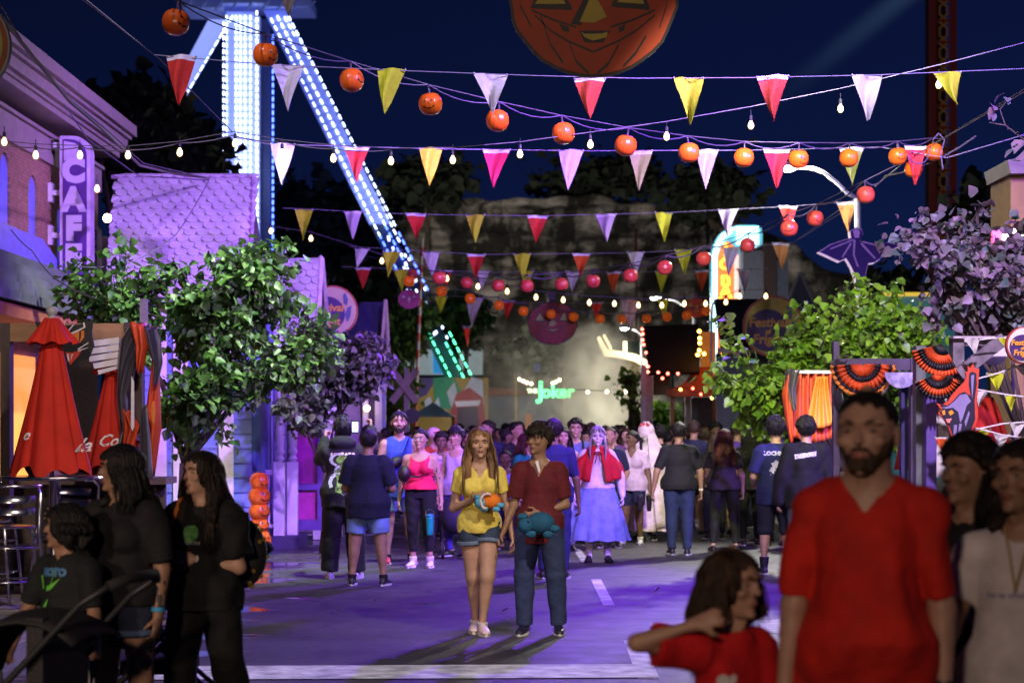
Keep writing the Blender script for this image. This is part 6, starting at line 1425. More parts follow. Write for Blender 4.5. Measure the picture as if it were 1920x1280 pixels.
def pumpkin_board(label, cx, cy, r, d, col, yel, ry=.92, fo=0):
 def E(k, n=40, jy=1): return [(cx + r * k * math.cos(6.2832 * i / n) * (1 + .015 * math.sin(i * 1.9)), cy + r * ry * k * math.sin(6.2832 * i / n) * jy) for i in range(n)]
 bm1 = mat('pb_%d' % (col[0] * 1000 + col[2] * 100), col, rough=.55, var=.12, scale=4); ym = mat('py_%d' % (yel[0] * 1000 + yel[1]), yel, rough=.5, var=.05)
 g_ = lambda pts: [(cx + x * r, cy + (y + fo * (1 if rib_[0] else .42)) * r) for x, y in pts]; rib_ = [1]
 def ln(pts, w_=.018):
  L = [(x, y - w_) for x, y in pts] + [(x, y + w_) for x, y in pts[::-1]]; return g_(L)
 lines = [ln([(-.68, .02), (-.5, .2), (-.3, .32), (0, .45), (.3, .32), (.5, .2), (.72, .02)], .012), ln([(-.72, -.04), (-.45, .08), (-.2, .16)], .012), ln([(.72, -.04), (.45, .08), (.2, .16)], .012),
    *(rib_.__setitem__(0, 0) or []), ln([(-.62, .15), (-.5, .5), (-.35, .72)], .02), ln([(.62, .4), (.5, .6), (.35, .76)], .02), ln([(-.28, .48), (-.2, .7), (-.05, .84)], .02), ln([(.3, .5), (.18, .72), (.05, .84)], .02), ln([(-.88, -.2), (-.85, .05), (-.72, .3)], .02), ln([(.88, -.2), (.86, .05), (.78, .3)], .02),
    *(rib_.__setitem__(0, 1) or []), g_([(-.26, .12), (-.02, -.36), (.02, -.38), (-.14, .14)]), g_([(-.72, -.1), (-.52, -.52), (-.25, -.08), (-.25, -.04), (-.74, -.06)]), g_([(.22, -.12), (.48, -.52), (.66, -.08), (.66, -.04), (.22, -.08)]), g_([(-.16, .2), (.2, .2), (.12, .34), (-.1, .34)]), g_([(-.4, .12), (-.28, .16), (-.28, .22), (-.36, .2)]), g_([(.38, .12), (.3, .16), (.3, .22), (.36, .2)])]
 yl = [g_([(-.68, -.11), (-.51, -.44), (-.32, -.11)]), g_([(.28, -.13), (.48, -.44), (.60, -.11)]), g_([(-.16, .1), (.0, -.26), (.16, .04), (.02, .11)]), g_([(-.14, .215), (-.1, .24), (.1, .235), (.17, .215), (.16, .28), (.0, .32), (-.1, .28)])]
 t = cutout('pumpkin_face_board', label, 'decoration', [('outline', blk, E(1.0)), ('face', bm1, E(.965)), ('ink_lines', blk, lines), ('cutout_yellow', ym, yl)], d, .03)
 q = [(cx - r * .12, cy - r * ry * .95), (cx - r * .2, cy - r * 1.2), (cx + r * .06, cy - r * 1.22), (cx + r * .14, cy - r * ry * .95)]
 m = MB(); m.prism([((x - 960) / F * d, CZ + (800 - y) / F * d) for x, y in q], (0, d + .034, 0), EX, EZ, .03); m.build('stem', mat('stem_purple', (.10, .05, .16)), t); return t
pumpkin_board('huge flat pumpkin face board at the top centre, cut by the frame', 1112, -12, 160, 13, (.50, .055, .008), (.55, .42, .04), ry=.985, fo=.24)
pumpkin_board('large dim red pumpkin face board hanging before the cliff, above the smoke', 1036, 606, 47, 46, (.36, .03, .03), (.42, .42, .12), ry=.86)
pumpkin_board('small magenta pumpkin face board beside the striped pole', 767, 561, 21, 44, (.42, .02, .16), (.6, .42, .5), ry=.86)
pumpkin_board('small dull red pumpkin face board above the dark roof, left of the neon sign', 1306, 577, 23, 50, (.34, .035, .02), (.4, .32, .06), ry=.8)
# ---------------------------------------------------------------- right stalls
pst = mat('stall_paint', (.10, .07, .15), rough=.45, var=.25, scale=5); 
s1 = thing('market_stall', 'dark violet timber stall frame carrying the fan bunting, behind the bearded man', 'stall', W(1640, 900, 18)); 
def bxx(a, b_, d, dep, name, m_, par, z0=None): return bx(a, b_, d, dep, name, m_, par, z0)
bxx((1708, 672), (1722, 900), 18, .12, 'post', pst, s1, .12); bxx((1575, 672), (1707, 694), 18.01, .1, 'beam', pst, s1); bxx((1563, 640), (1574, 900), 18.05, .1, 'post', pst, s1, .12); bxx((1690, 696), (1702, 900), 18.4, .1, 'post', mat('stall_blue', (.05, .04, .2)), s1, .12)
s2 = thing('market_stall', 'weathered stall frame with diagonal brace behind the arched cat board', 'stall', W(1760, 900, 16)); gp = mat('weathered_paint', (.22, .18, .26), rough=.6, var=.35, scale=9)
bxx((1718, 648), (1736, 900), 16.3, .15, 'post', mat('post_greyblue', (.16, .17, .2), rough=.35, var=.2), s2, .12); bxx((1737, 728), (1756, 900), 16.1, .15, 'post', mat('post_violet', (.14, .08, .42), rough=.45), s2, .12); bxx((1787, 632), (1808, 900), 16.0, .15, 'post', gp, s2, .12); bxx((1788, 630), (1960, 634), 15.95, .2, 'top_rail', mat('rail_lilac', (.6, .5, .66)), s2); bxx((1809, 635), (1960, 648), 16.02, .12, 'beam', gp, s2)
m = MB(); c = W(1840, 668, 15.9); m.box(c, (.1, .08, .46), Matrix.Rotation(R(52), 3, 'Y')); m.build('brace', gp, s2)
bxx((1754, 728), (1786, 895), 16.3, .03, 'white_panel', wht, s2)
m = MB(); m.b2((W(1690, 0, 16).x, 15.8, .9), (W(1960, 0, 16).x, 16.9, .97)); m.build('counter', mat('counter_violet', (.16, .12, .28)), s2); m = MB(); m.b2((W(1700, 0, 16).x, 15.95, .12), (W(1960, 0, 16).x, 16.0, .89)); m.build('counter_front', mat('counter_front', (.30, .22, .36), var=.2), s2)
def fan(label, cx, cy, r, d, a0, a1, rings, seed, nm='fan_bunting'):
 "pleated half-round bunting: coloured rings; pleats radiate from the centre"
 t = thing(nm, label, 'bunting', W(cx, cy, d)); n = 64; prev = .05
 for (q, m_) in rings:
  vs = []; 
  for rr_ in (prev, (prev + q) / 2, q):
   for k in range(n + 1):
    a = a0 + (a1 - a0) * k / n; p = W(cx + math.cos(a) * r * rr_, cy + math.sin(a) * r * rr_ * 1.02, d); p.y += .035 * rr_ * math.sin(k * math.pi / 2.0 + .4) ; vs.append(p)
  m = MB(); m.add(vs, [(j * (n + 1) + k, j * (n + 1) + k + 1, (j + 1) * (n + 1) + k + 1, (j + 1) * (n + 1) + k) for j in range(2) for k in range(n)]); o = m.build('pleated_band', m_, t, smooth=True); s_ = o.modifiers.new('s', 'SOLIDIFY'); s_.thickness = .004; prev = q
 return t
OR = mat('bunting_orange', (.72, .10, .02), rough=.55, var=.15); BK = mat('bunting_black', (.015, .012, .025), rough=.5, var=.2); AM = mat('bunting_amber', (.85, .28, .04), rough=.55, var=.1)
fan('black and orange fan bunting on the stall beam above the bearded man', 1618, 682, 62, 17.9, R(2), R(178), [(.38, OR), (.55, BK), (.80, OR), (.9, BK), (1.0, AM)], 1)
fan('orange and black fan bunting hanging on the left post of the cat stall', 1768, 645, 60, 15.85, R(60), R(168), [(.35, BK), (.62, OR), (.82, BK), (1.0, OR)], 2)
fan('tall orange and black fan bunting, its lower fold beside the weathered post', 1760, 700, 48, 15.8, R(20), R(160), [(.3, OR), (.6, BK), (.85, OR), (1.0, BK)], 7)
t = thing('orange_drape', 'wide pleated orange cloth hanging left of the stall post', 'banner', W(1520, 700, 23.8)); DD = 23.8
def pleats(name, pts_top, pts_bot, m_, seed, n=60, rows=14, amp=.05, np_=5.3):
 vs = []; r_ = random.Random(seed)
 for j in range(rows + 1):
  t_ = j / rows
  for k in range(n + 1):
   u = k / n; x = (pts_top[0] + (pts_top[1] - pts_top[0]) * u) * (1 - t_) + (pts_bot[0] + (pts_bot[1] - pts_bot[0]) * u) * t_; y = pts_top[2] * (1 - t_) + (pts_bot[2] + 10 * math.sin(u * 3.14)) * t_
   p = W(x, y, DD); p.y += amp * (1 - .5 * t_) * math.sin(u * np_ * 6.283 + .8 * math.sin(t_ * 3 + seed)) - .05 * t_ * math.sin(u * 3.1); vs.append(p)
 m = MB(); m.add(vs, [(j * (n + 1) + k, (j + 1) * (n + 1) + k, (j + 1) * (n + 1) + k + 1, j * (n + 1) + k + 1) for j in range(rows) for k in range(n)]); o = m.build(name, m_, t, smooth=True); s_ = o.modifiers.new('s', 'SOLIDIFY'); s_.thickness = .004
pleats('pleats', (1492, 1566, 700), (1486, 1566, 818), mat('drape_coral', (.62, .09, .05), rough=.5, var=.1), 1)
DD = 23.7; pleats('amber_panel', (1532, 1552, 706), (1512, 1564, 792), mat('drape_amber', (.9, .30, .05), rough=.5, var=.08), 1, amp=.04, np_=3)
bxx((1490, 694), (1568, 700), 23.75, .1, 'header', mat('rail_lilac', (.6, .5, .66)), t)
t = thing('draped_bunting', 'black and orange cloth swag at the left side of the orange drape', 'bunting', W(1485, 700, 23.6)); drape('black_fold', satin_b, t, [(1486, 694), (1482, 730), (1488, 770)], 23.6, [14, 10, 5], 11); drape('orange_fold', satin_o, t, [(1478, 705), (1476, 740), (1480, 790), (1484, 830)], 23.65, [6, 10, 8, 3], 12); drape('black_fold', satin_b, t, [(1574, 676), (1572, 700), (1570, 740), (1576, 760)], 18.0, [16, 12, 12, 5], 13)
t = thing('moon_disc', 'mottled lilac-lit half moon board under the stall beam', 'decoration', W(1689, 700, 17.8)); c = W(1689, 698, 17.8); r_ = 31 / F * 17.8; m = MB(); m.prism([(r_ * math.cos(a), -abs(r_ * .95 * math.sin(a))) for a in [math.pi * i / 24 for i in range(25)]], c, EX, EZ, .02); m.build('disc', mat('moon_mottle_lit', (.50, .42, .85), rough=.5, var=.5, scale=14, emit=(.2, .15, .6), estr=.25), t)  # lilac light on the white moon put into its colour and glow
t = thing('moon_disc', 'round white board behind the diagonal brace of the cat stall', 'decoration', W(1864, 670, 16.4)); c = W(1864, 662, 16.4); r_ = 24 / F * 16.4; m = MB(); m.prism([(r_ * math.cos(6.2832 * i / 32), r_ * math.sin(6.2832 * i / 32)) for i in range(32)], c, EX, EZ, .02); m.build('disc', wht, t)
t = thing('red_umbrella', 'closed red umbrella standing behind the cat stall', 'umbrella', W(1850, 760, 18.5)); m = MB(); c = W(1848, 870, 18.5)
m.lathe((c.x, 18.5, 0), [(.27, c.z), (.24, c.z + .15), (.12, c.z + .52), (.07, c.z + .62), (.02, c.z + .64)], 40, rib=.12, nr=8); m.build('canopy', red, t, smooth=True); m = MB(); m.tube([(c.x, 18.5, .12), (c.x, 18.5, c.z + .7)], .02, 6); m.build('pole', steel, t)
t = thing('red_umbrella', 'closed red umbrella just left of the weathered post', 'umbrella', W(1712, 790, 18.7)); m = MB(); c = W(1708, 880, 18.7)
m.lathe((c.x, 18.7, 0), [(.16, c.z), (.13, c.z + .15), (.08, c.z + .42), (.02, c.z + .6)], 40, rib=.12, nr=8); m.build('canopy', red, t, smooth=True); m = MB(); m.tube([(c.x, 18.7, .12), (c.x, 18.7, c.z + .62)], .02, 6); m.build('pole', steel, t)
redk = mat('cat_red', (.75, .07, .04), rough=.55); kv = mat('cat_violet', (.30, .24, .55), rough=.55); kd = mat('cat_dark', (.02, .012, .05), rough=.55); ky = mat('cat_eye', (.9, .40, .05), rough=.5)
cutout('arched_cat_board', 'arched purple cat board with red outline and raised tail on the stall', 'decoration', [
 ('backing', redk, [(1780, 851), (1778, 840), (1785, 820), (1778, 800), (1770, 786), (1759, 775), (1764, 768), (1756, 756), (1768, 758), (1778, 752), (1784, 742), (1796, 728), (1808, 716), (1812, 706), (1810, 698), (1815, 696), (1814, 686), (1820, 690), (1825, 682), (1829, 692), (1836, 690), (1835, 712), (1832, 750), (1834, 780), (1828, 800), (1820, 806), (1832, 816), (1828, 830), (1806, 838), (1792, 856)]),
 ('body', kd, [(1783, 846), (1788, 820), (1780, 798), (1768, 782), (1762, 772), (1768, 764), (1762, 757), (1776, 760), (1786, 752), (1798, 738), (1808, 734), (1820, 742), (1816, 720), (1817, 700), (1822, 696), (1830, 700), (1831, 720), (1827, 750), (1828, 785), (1820, 806), (1826, 822), (1808, 832), (1796, 850)]),
 ('fur_light', kv, [[(1764, 764), (1776, 762), (1788, 753), (1800, 740), (1812, 738), (1820, 752), (1812, 760), (1804, 785), (1800, 792), (1796, 772), (1786, 764), (1774, 766)], [(1788, 796), (1794, 796), (1792, 836), (1786, 840)], [(1798, 794), (1803, 794), (1796, 834), (1793, 836)], [(1820, 704), (1826, 702), (1824, 730), (1822, 748)], [(1808, 790), (1816, 770), (1818, 775), (1810, 800)], [(1778, 842), (1794, 838), (1795, 852), (1782, 852)]]),
 ('eye', ky, [[(1765, 770), (1771, 768), (1772, 777), (1767, 778)], [(1777, 772), (1784, 768), (1788, 774), (1781, 779)]]), ('mouth', mat('cat_pink', (.9, .3, .3)), [(1772, 785), (1784, 784), (1779, 793), (1775, 792)])], 15.5)
# ---------------------------------------------------------------- bunting, lanterns, festoon bulbs
ORDW = 'first second third fourth fifth sixth seventh eighth ninth tenth eleventh twelfth thirteenth fourteenth fifteenth sixteenth seventeenth eighteenth'.split()
PC = {'w': (.80, .76, .80), 'y': (.70, .80, .03), 'r': (.78, .045, .03), 'o': (.85, .13, .02), 'p': (.80, .04, .10), 'l': (.66, .52, .70), 'c': (.85, .10, .06), 'g': (.42, .46, .14), 'a': (.85, .42, .12)}  # pale lilac cloth is white with the purple light put into its colour
PN = {'w': 'white', 'y': 'yellow', 'r': 'red', 'o': 'orange', 'p': 'pink', 'l': 'lilac-lit white', 'c': 'coral', 'g': 'dull yellow', 'a': 'pale orange'}
def pmat(k): 
 if 'pennant_' + k in MATS: return MATS['pennant_' + k]
 m = mat('pennant_' + k, PC[k], rough=.75, var=.10, scale=14, bump=.35, bscale=26)
 nt = m.node_tree; n = nt.nodes; l = nt.links; b = n['Principled BSDF']; out = n['Material Output']; t = n.new('ShaderNodeBsdfTranslucent'); t.inputs[0].default_value = (*PC[k], 1); mx = n.new('ShaderNodeMixShader'); mx.inputs[0].default_value = .3
 l.new(b.outputs[0], mx.inputs[1]); l.new(t.outputs[0], mx.inputs[2]); l.new(mx.outputs[0], out.inputs[0]); return m
tape = mat('header_tape', (.78, .72, .80), rough=.6, var=.05)
def pennant(cx, ty, wd, tx, by, k, d, label, group, seed):
 rr = random.Random(seed); n = 9; rows = 10; vs = []; h = by - ty; hb_ = 0.09 if k not in 'wy' else .0
 tw = rr.uniform(-.5, .5)
 def P_(u, t): # u -1..1, t 0..1 down
  x = cx * (1 - t) + tx * t + u * wd / 2 * (1 - t) * (1 + .04 * math.sin(t * 5 + seed)); x += 1.2 * math.sin(t * 4 + seed) * t * wd / 60; p = W(x, ty + h * t - .02 * wd * math.cos(u * 2), d)
  p.y += (.05 * math.sin(u * 2.2 + t * 3 + seed) + .012 * math.sin(u * 6 + t * 5 + seed)) * wd / F * d / .3 + tw * u * .05 * (1 - t); return p
 def panel(t0, t1):
  vs = []; 
  for j in range(rows + 1):
   t = t0 + (t1 - t0) * j / rows
   for i in range(n + 1): vs.append(P_(i / n * 2 - 1, min(t, .985)))
  return vs, [(j * (n + 1) + i, (j + 1) * (n + 1) + i, (j + 1) * (n + 1) + i + 1, j * (n + 1) + i + 1) for j in range(rows) for i in range(n)]
 org = W(cx, ty, d)
 t = MB(); t.add(*panel(hb_, 1)); o = t.build('pennant', pmat(k), smooth=True, org=org); tag(o, label, 'pennant', group)
 m = MB()
 if hb_: m.add(*panel(-.01, hb_ - .004)); m.build('header_tape', tape, o, smooth=True); m = MB()
 for s_ in (-1, 1): m = MB(); m.ball(P_(s_ * .95, 0), .011 * d / 18, 6, 5); m.build('clip', mat('clip_grey', (.4, .38, .42), rough=.4, var=0), o)
def bunting_row(where, d, pts, line, ck=(.42, .36, .48), rad=.0045):
 cnt = {}
 for p in pts: cnt[p[5]] = cnt.get(p[5], 0) + 1
 for i, p in enumerate(pts):
  pennant(*p[:5], p[5], d, f"{PN[p[5]]} pennant, {ORDW[i]} from the left on the {where} bunting line", f"pennants on the {where} bunting line", i * 3 + int(d))
 t = thing('bunting_cord', f'thin cord of the {where} bunting line', 'cord', W(*line[0], d)); m = MB(); m.tube([W(x, y, d) for x, y in line], rad, 5); m.build('cord', mat('cord_lilac', (.24, .20, .32), rough=.5, var=0), t)
bunting_row('highest', 17.8, [(340, 106, 60, 334, 198, 'r'), (540, 122, 58, 541, 210, 'w'), (734, 130, 56, 720, 215, 'y'), (920, 139, 63, 926, 215, 'w'), (1106, 147, 62, 1105, 224, 'c'), (1291, 146, 57, 1296, 235, 'y'), (1449, 143, 61, 1450, 228, 'c'), (1625, 142, 60, 1629, 228, 'w'), (1776, 136, 50, 1794, 198, 'y')],
 [(150, -10), (288, 103), (500, 121), (760, 133), (1000, 142), (1190, 147), (1400, 146), (1640, 141), (1800, 134), (1990, 126)])
bunting_row('second highest', 24, [(530, 270, 47, 528, 347, 'w'), (669, 277, 46, 669, 343, 'r'), (808, 278, 46, 805, 350, 'y'), (931, 281, 50, 926, 353, 'p'), (1071, 282, 49, 1064, 358, 'w'), (1201, 283, 44, 1199, 359, 'g'), (1326, 282, 44, 1322, 356, 'l'), (1456, 281, 49, 1458, 354, 'p'), (1597, 278, 46, 1597, 348, 'g'), (1716, 275, 40, 1717, 348, 'p')],
 [(436, 256), (500, 270), (800, 279), (1100, 283), (1400, 282), (1650, 276), (1775, 296), (1990, 232)])
bunting_row('third highest', 32, [(570, 393, 33, 569, 452, 'y'), (662, 397, 34, 661, 449, 'l'), (780, 401, 37, 781, 450, 'r'), (891, 403, 36, 891, 456, 'y'), (1008, 405, 38, 1005, 457, 'r'), (1136, 402, 38, 1138, 455, 'l'), (1244, 399, 33, 1246, 455, 'y'), (1365, 393, 36, 1364, 445, 'l'), (1478, 387, 37, 1478, 435, 'r'), (1587, 379, 35, 1591, 436, 'a')],
 [(530, 390), (780, 402), (1008, 405), (1244, 399), (1478, 387), (1605, 377)])
bunting_row('fourth highest', 36, [(679, 467, 27, 669, 502, 'w'), (735, 472, 32, 728, 521, 'y'), (808, 474, 33, 810, 520, 'w'), (893, 477, 33, 893, 525, 'r'), (979, 476, 33, 981, 527, 'y'), (1090, 476, 32, 1089, 520, 'o'), (1192, 473, 32, 1193, 514, 'w'), (1281, 468, 32, 1284, 516, 'y'), (1372, 464, 33, 1365, 520, 'w'), (1464, 456, 33, 1467, 506, 'a')],
 [(655, 462), (900, 477), (1190, 474), (1372, 464), (1487, 455), (1604, 382)])
bunting_row('fifth highest', 42, [(681, 503, 29, 680, 542, 'r'), (752, 506, 26, 754, 547, 'y'), (835, 508, 27, 836, 540, 'r'), (906, 508, 23, 903, 548, 'w'), (989, 509, 22, 990, 540, 'y'), (1074, 509, 26, 1073, 549, 'w'), (1151, 510, 27, 1149, 551, 'o'), (1241, 509, 24, 1240, 551, 'y'), (1317, 507, 27, 1316, 549, 'o'), (1395, 505, 27, 1396, 548, 'l')],
 [(640, 500), (906, 510), (1151, 511), (1440, 504)])
bunting_row('lowest', 50, [(827, 556, 23, 826, 588, 'y'), (890, 559, 33, 884, 613, 'l'), (954, 564, 22, 949, 600, 'r'), (1119, 567, 22, 1118, 600, 'r'), (1181, 563, 36, 1182, 622, 'l'), (1243, 561, 19, 1247, 604, 'y')], [(790, 548), (954, 566), (1119, 569), (1243, 561), (1300, 552)])
pennant(541, -40, 60, 542, 33, 'w', 15, 'white pennant dipping into the picture above the top of the lit tower', 'loose pennants', 77)
pennant(875, 612, 14, 877, 652, 'r', 60, 'small red pennant hanging alone before the dim tree beside the fun house', 'loose pennants', 78)
t_rows = [([(1808, 640), (1860, 634), (1930, 634)], 15.7), ([(1832, 710), (1870, 700), (1960, 668)], 15.6), ([(1832, 730), (1890, 740), (1960, 748)], 15.6), ([(1825, 806), (1880, 794), (1960, 788)], 15.6), ([(1822, 800), (1880, 815), (1960, 826)], 15.55)]
PS = [(1822, 634, 30, 1828, 664, 'w', 0), (1884, 634, 28, 1893, 662, 'y', 0), (1866, 700, 30, 1872, 732, 'y', 1), (1912, 685, 24, 1922, 706, 'w', 1), (1842, 734, 26, 1834, 764, 'w', 2), (1896, 742, 26, 1895, 772, 'y', 2), (1846, 804, 26, 1841, 832, 'y', 3), (1908, 792, 30, 1904, 820, 'w', 3), (1878, 815, 26, 1874, 844, 'w', 4), (1765, 820, 22, 1768, 850, 'o', 4)]
NM = ['top rail', 'rising cord', 'falling cord', 'lower rising cord', 'lowest cord']; seen = {}
for i, p in enumerate(PS):
 seen[p[6]] = seen.get(p[6], 0) + 1
 lab = f"small {PN[p[5]]} pennant, {ORDW[seen[p[6]] - 1]} from the left on the {NM[p[6]]} of the cat stall" if p[5] != 'o' else 'small orange pennant on the white panel just left of the arched cat'
 pennant(*p[:5], p[5], 15.6, lab, 'small pennants on the cat stall', 100 + i)
for (ln, d), nm in zip(t_rows, NM):
 t = thing('bunting_cord', f'white cord forming the {nm} of small pennants on the cat stall', 'cord', W(*ln[0], d)); m = MB(); m.tube([W(x, y, d) for x, y in ln], .007, 5); m.build('cord', tape, t)
gloss = mat('lantern_orange', (.80, .13, .012), rough=.28, var=.05, scale=5, spec=.6)
glow = mat('lantern_lit', (.85, .16, .012), rough=.3, var=.05, emit=(1, .16, .01), estr=.16)
red_lit = mat('lantern_red_lit', (.62, .07, .05), rough=.28, var=.05, spec=.6)  # copy of the orange lantern with red-magenta light put into its colour
def lantern_proto(name, m_, face):
 m = MB(); r = .11; m.lathe((0, 0, -.16), [(.02, -.102), (.05, -.098), (.085, -.075), (.105, -.035), (.11, 0), (.105, .038), (.085, .075), (.05, .095), (.02, .09)], 48, rib=.035, nr=16); o = m.build('pumpkin_lantern', m_, smooth=True)
 m = MB(); m.tube([(0, 0, -.07), (.003, 0, -.035), (0, 0, 0), (.012, 0, .012)], [.012, .010, .006, .005], 6); m.ball((0, 0, -.005), .014, 6, 5); m.build('hanger', mat('hanger_dark', (.05, .03, .07), rough=.5, var=0), o)
 if face: m = MB(); jack(m, (0, 0, -.16), .109, 0); m.build('face', ink, o)
 return o
protos = {}
def lanterns(where, pts, kindf, labelcol):
 for i, (px, py, D_, yaw, fc) in enumerate(pts):
  mk = kindf; key = (mk.name, fc); d = .22 * F / D_; z = W(px, py, d)
  if key not in protos: o = lantern_proto('x', mk, fc); protos[key] = o
  else: o = copy_tree(protos[key])
  o.location = z + Vector((0, 0, .16)); o.rotation_euler = (.16 * math.sin(i * 2.3), .14 * math.sin(i * 3.1 + 1), yaw)
  tag(o, f"{labelcol} pumpkin lantern{' with a painted face' if fc else ''}, {ORDW[i]} from the left on the {where}", 'lantern', f'pumpkin lanterns on the {where}')
A_ = [(333, 43, 52, .9, 1), (498, 102, 48, .9, 1), (657, 152, 46, 1.1, 1), (803, 195, 45, -.15, 1), (936, 226, 44, 0, 0), (1053, 251, 43, 0, 0), (1178, 273, 42, .5, 0), (1289, 287, 40, 0, 0), (1396, 296, 38, .4, 0), (1498, 298, 38, .5, 1), (1593, 297, 36, 0, 0), (1682, 293, 35, .3, 1), (1716, 317, 34, .6, 1), (1749, 286, 34, 0, 0)]
lanterns('long upper cable', A_, gloss, 'orange')
B_ = [(775, 515, 21, .1, 1), (823, 521, 27, .5, 0), (877, 531, 24, 0, 0), (933, 535, 25, .4, 0), (990, 536, 26, 0, 0), (1050, 533, 26, .3, 0), (1114, 527, 27, 0, 1), (1180, 517, 28, 0, 0), (1248, 502, 29, 0, 1), (1319, 485, 29, .2, 0), (1403, 460, 28.5, 0, 0), (1478, 428, 33, -.2, 1), (1531, 409, 32, .5, 1), (1621, 366, 34, 0, 0)]
lanterns('middle cable', B_, red_lit, 'red-lit')
C_ = [(769, 527, 22, 0, 0), (827, 546, 21, .4, 1), (881, 560, 20, .9, 1), (934, 572, 19, 0, 0), (983, 583, 19, 0, 0), (1032, 589, 18, 0, 0), (1077, 594, 18, .3, 0), (1124, 598, 18, 0, 0), (1166, 598, 17, .4, 0), (1211, 597, 17, 0, 1), (1251, 594, 18, .2, 1), (1287, 591, 18, 0, 0), (1325, 583, 17, .3, 1), (1360, 574, 18, 0, 0)]
lanterns('lowest cable', C_, glow, 'glowing orange')
cabm = mat('cable_dark', (.09, .07, .12), rough=.6, var=0); cabl = mat('cable_pale', (.16, .14, .18), rough=.5, var=0)
def cable(label, pts, rad=.008, m_=None, sag=None, name='cable'):
 P = [W(x, y, d) for x, y, d in pts]; t = thing(name, label, 'cable', P[0]); m = MB(); out = []
 for a, b_ in zip(P, P[1:]):
  for i in range(6): f = i / 6; q = a.lerp(b_, f); q.z -= (sag or 0) * 4 * f * (1 - f); out.append(q)
 out.append(P[-1]); m.tube(out, rad, 5); m.build('wire', m_ or cabm, t); return t
def lan_line(L): return [(px, py - D_ * .80, .22 * F / D_) for px, py, D_, *_ in L]
LA = lan_line(A_); LA2 = [q for i, q in enumerate(LA) if i != 12]
cable('steel wire carrying the long row of orange pumpkin lanterns', [(200, -40, 14.6)] + LA2 + [(1768, 262, 24.3)], .006, cabm)
cable('looping power cord of the long upper lantern row', [(340, 10, 15.6)] + LA2, .006, mat('cord_violet', (.09, .06, .16), rough=.5, var=0), sag=.07)
cable('tangled purple cord at the right end of the upper lantern row', [(1749, 262, 24), (1760, 250, 24), (1771, 262, 24), (1764, 290, 24), (1768, 318, 24)], .008, mat('cord_violet', (.2, .14, .34)))
cable('loose purple cord loop between the last upper lanterns', [(1682, 266, 23.6), (1700, 290, 23.6), (1730, 305, 23.7), (1745, 276, 23.8)], .008, mat('cord_violet', (.2, .14, .34)), sag=.05)
LB = lan_line(B_); cable('dark looping cord of the middle lantern row', [(690, 480, 39)] + LB[2:] + [(1660, 330, 24.5), (1830, 255, 24)], .010, cabm, sag=.08); cable('thin steel wire of the middle lantern row', LB[2:] + [(1700, 300, 24.2), (1925, 170, 22)], .006, cabm)
LC = lan_line(C_); cable('dark cord of the lowest lantern row', LC, .012, cabm, sag=.05)
def bulb_proto(es, r):
 m = MB(); m.lathe((0, 0, 0), [(.004, -.065 * r), (.02 * r, -.058 * r), (.03 * r, -.035 * r), (.027 * r, -.01 * r), (.014 * r, .012 * r), (.012 * r, .02 * r)], 12); o = m.build('festoon_bulb', mat('bulb_warm_%d' % es, (1, .9, .7), emit=(1, .66, .28), estr=es, var=0), smooth=True)
 m = MB(); m.lathe((0, 0, .02 * r), [(.015 * r, 0), (.017 * r, .01 * r), (.016 * r, .05 * r), (.008 * r, .055 * r)], 8); m.tube([(0, 0, .07 * r), (0, 0, .13 * r)], .004, 4); m.build('socket', mat('socket_dark', (.03, .03, .035), rough=.5, var=0), o); return o
def festoon(where, pts, d, es, r, drop=22):
 p0 = None
 for i, (x, y) in enumerate(pts):
  o = bulb_proto(es, r) if p0 is None else copy_tree(p0); p0 = p0 or o; o.location = W(x, y, d) + Vector((0, 0, .03 * r)); tag(o, f'warm glass bulb, {ORDW[i] if i < 18 else "last"} from the left on the {where}', 'light bulb', f'bulbs on the {where}')
U_ = [(8, 267), (67, 292), (150, 292), (240, 292), (337, 287), (441, 270), (529, 289), (625, 298), (733, 303), (849, 301), (975, 290), (1107, 272), (1250, 257), (1408, 236), (1576, 205), (1760, 160)]
festoon('long upper festoon line', U_, 19, 4, .95)
fl = [(-20, 262), (67, 270), (150, 273), (240, 274), (337, 265), (436, 247), (529, 262), (625, 272), (733, 278), (849, 277), (975, 266), (1107, 248), (1250, 228), (1408, 200), (1576, 166), (1760, 122), (1990, 62)]
cable('pale festoon wire crossing the whole street above the CAFE sign', [(x, y, 19) for x, y in fl], .0045, cabl); cable('second loose pale wire looping beside the upper festoon line', [(x, y + 3 + (4 if i % 2 else 0), 19.03) for i, (x, y) in enumerate(fl[:9])], .006, cabl, sag=.02)
L_ = [(508, 434), (583, 448), (716, 490), (838, 523), (896, 538), (951, 547), (1005, 558), (1056, 563), (1105, 568), (1152, 570), (1197, 573), (1241, 573), (1283, 570), (1323, 570), (1361, 567), (1387, 556), (1436, 556)]
festoon('lower festoon line', L_, 38, 4, 1.35); cable('thin wire of the lower festoon line', [(440, 380, 38), (508, 424, 38)] + [(x, y - 13, 38) for x, y in L_[1:]], .008, cabm)
o = bulb_proto(4, 1.2); o.location = W(182, 350, 26.5); tag(o, 'lone warm bulb just right of the CAFE sign', 'light bulb')
cable('thick bundled cable sweeping down from the upper left to the scalloped roof', [(0, 30, 15), (60, 105, 17), (130, 190, 20), (200, 250, 22), (262, 310, 25), (330, 326, 26.5), (392, 334, 27.6)], .018, mat('cable_grey', (.16, .13, .14), rough=.6, var=0)); cable('thin cable beside the thick bundled one at the upper left', [(0, 10, 15), (50, 92, 17), (125, 182, 20), (196, 240, 22), (268, 306, 25), (392, 335, 27.6)], .008, cabm)
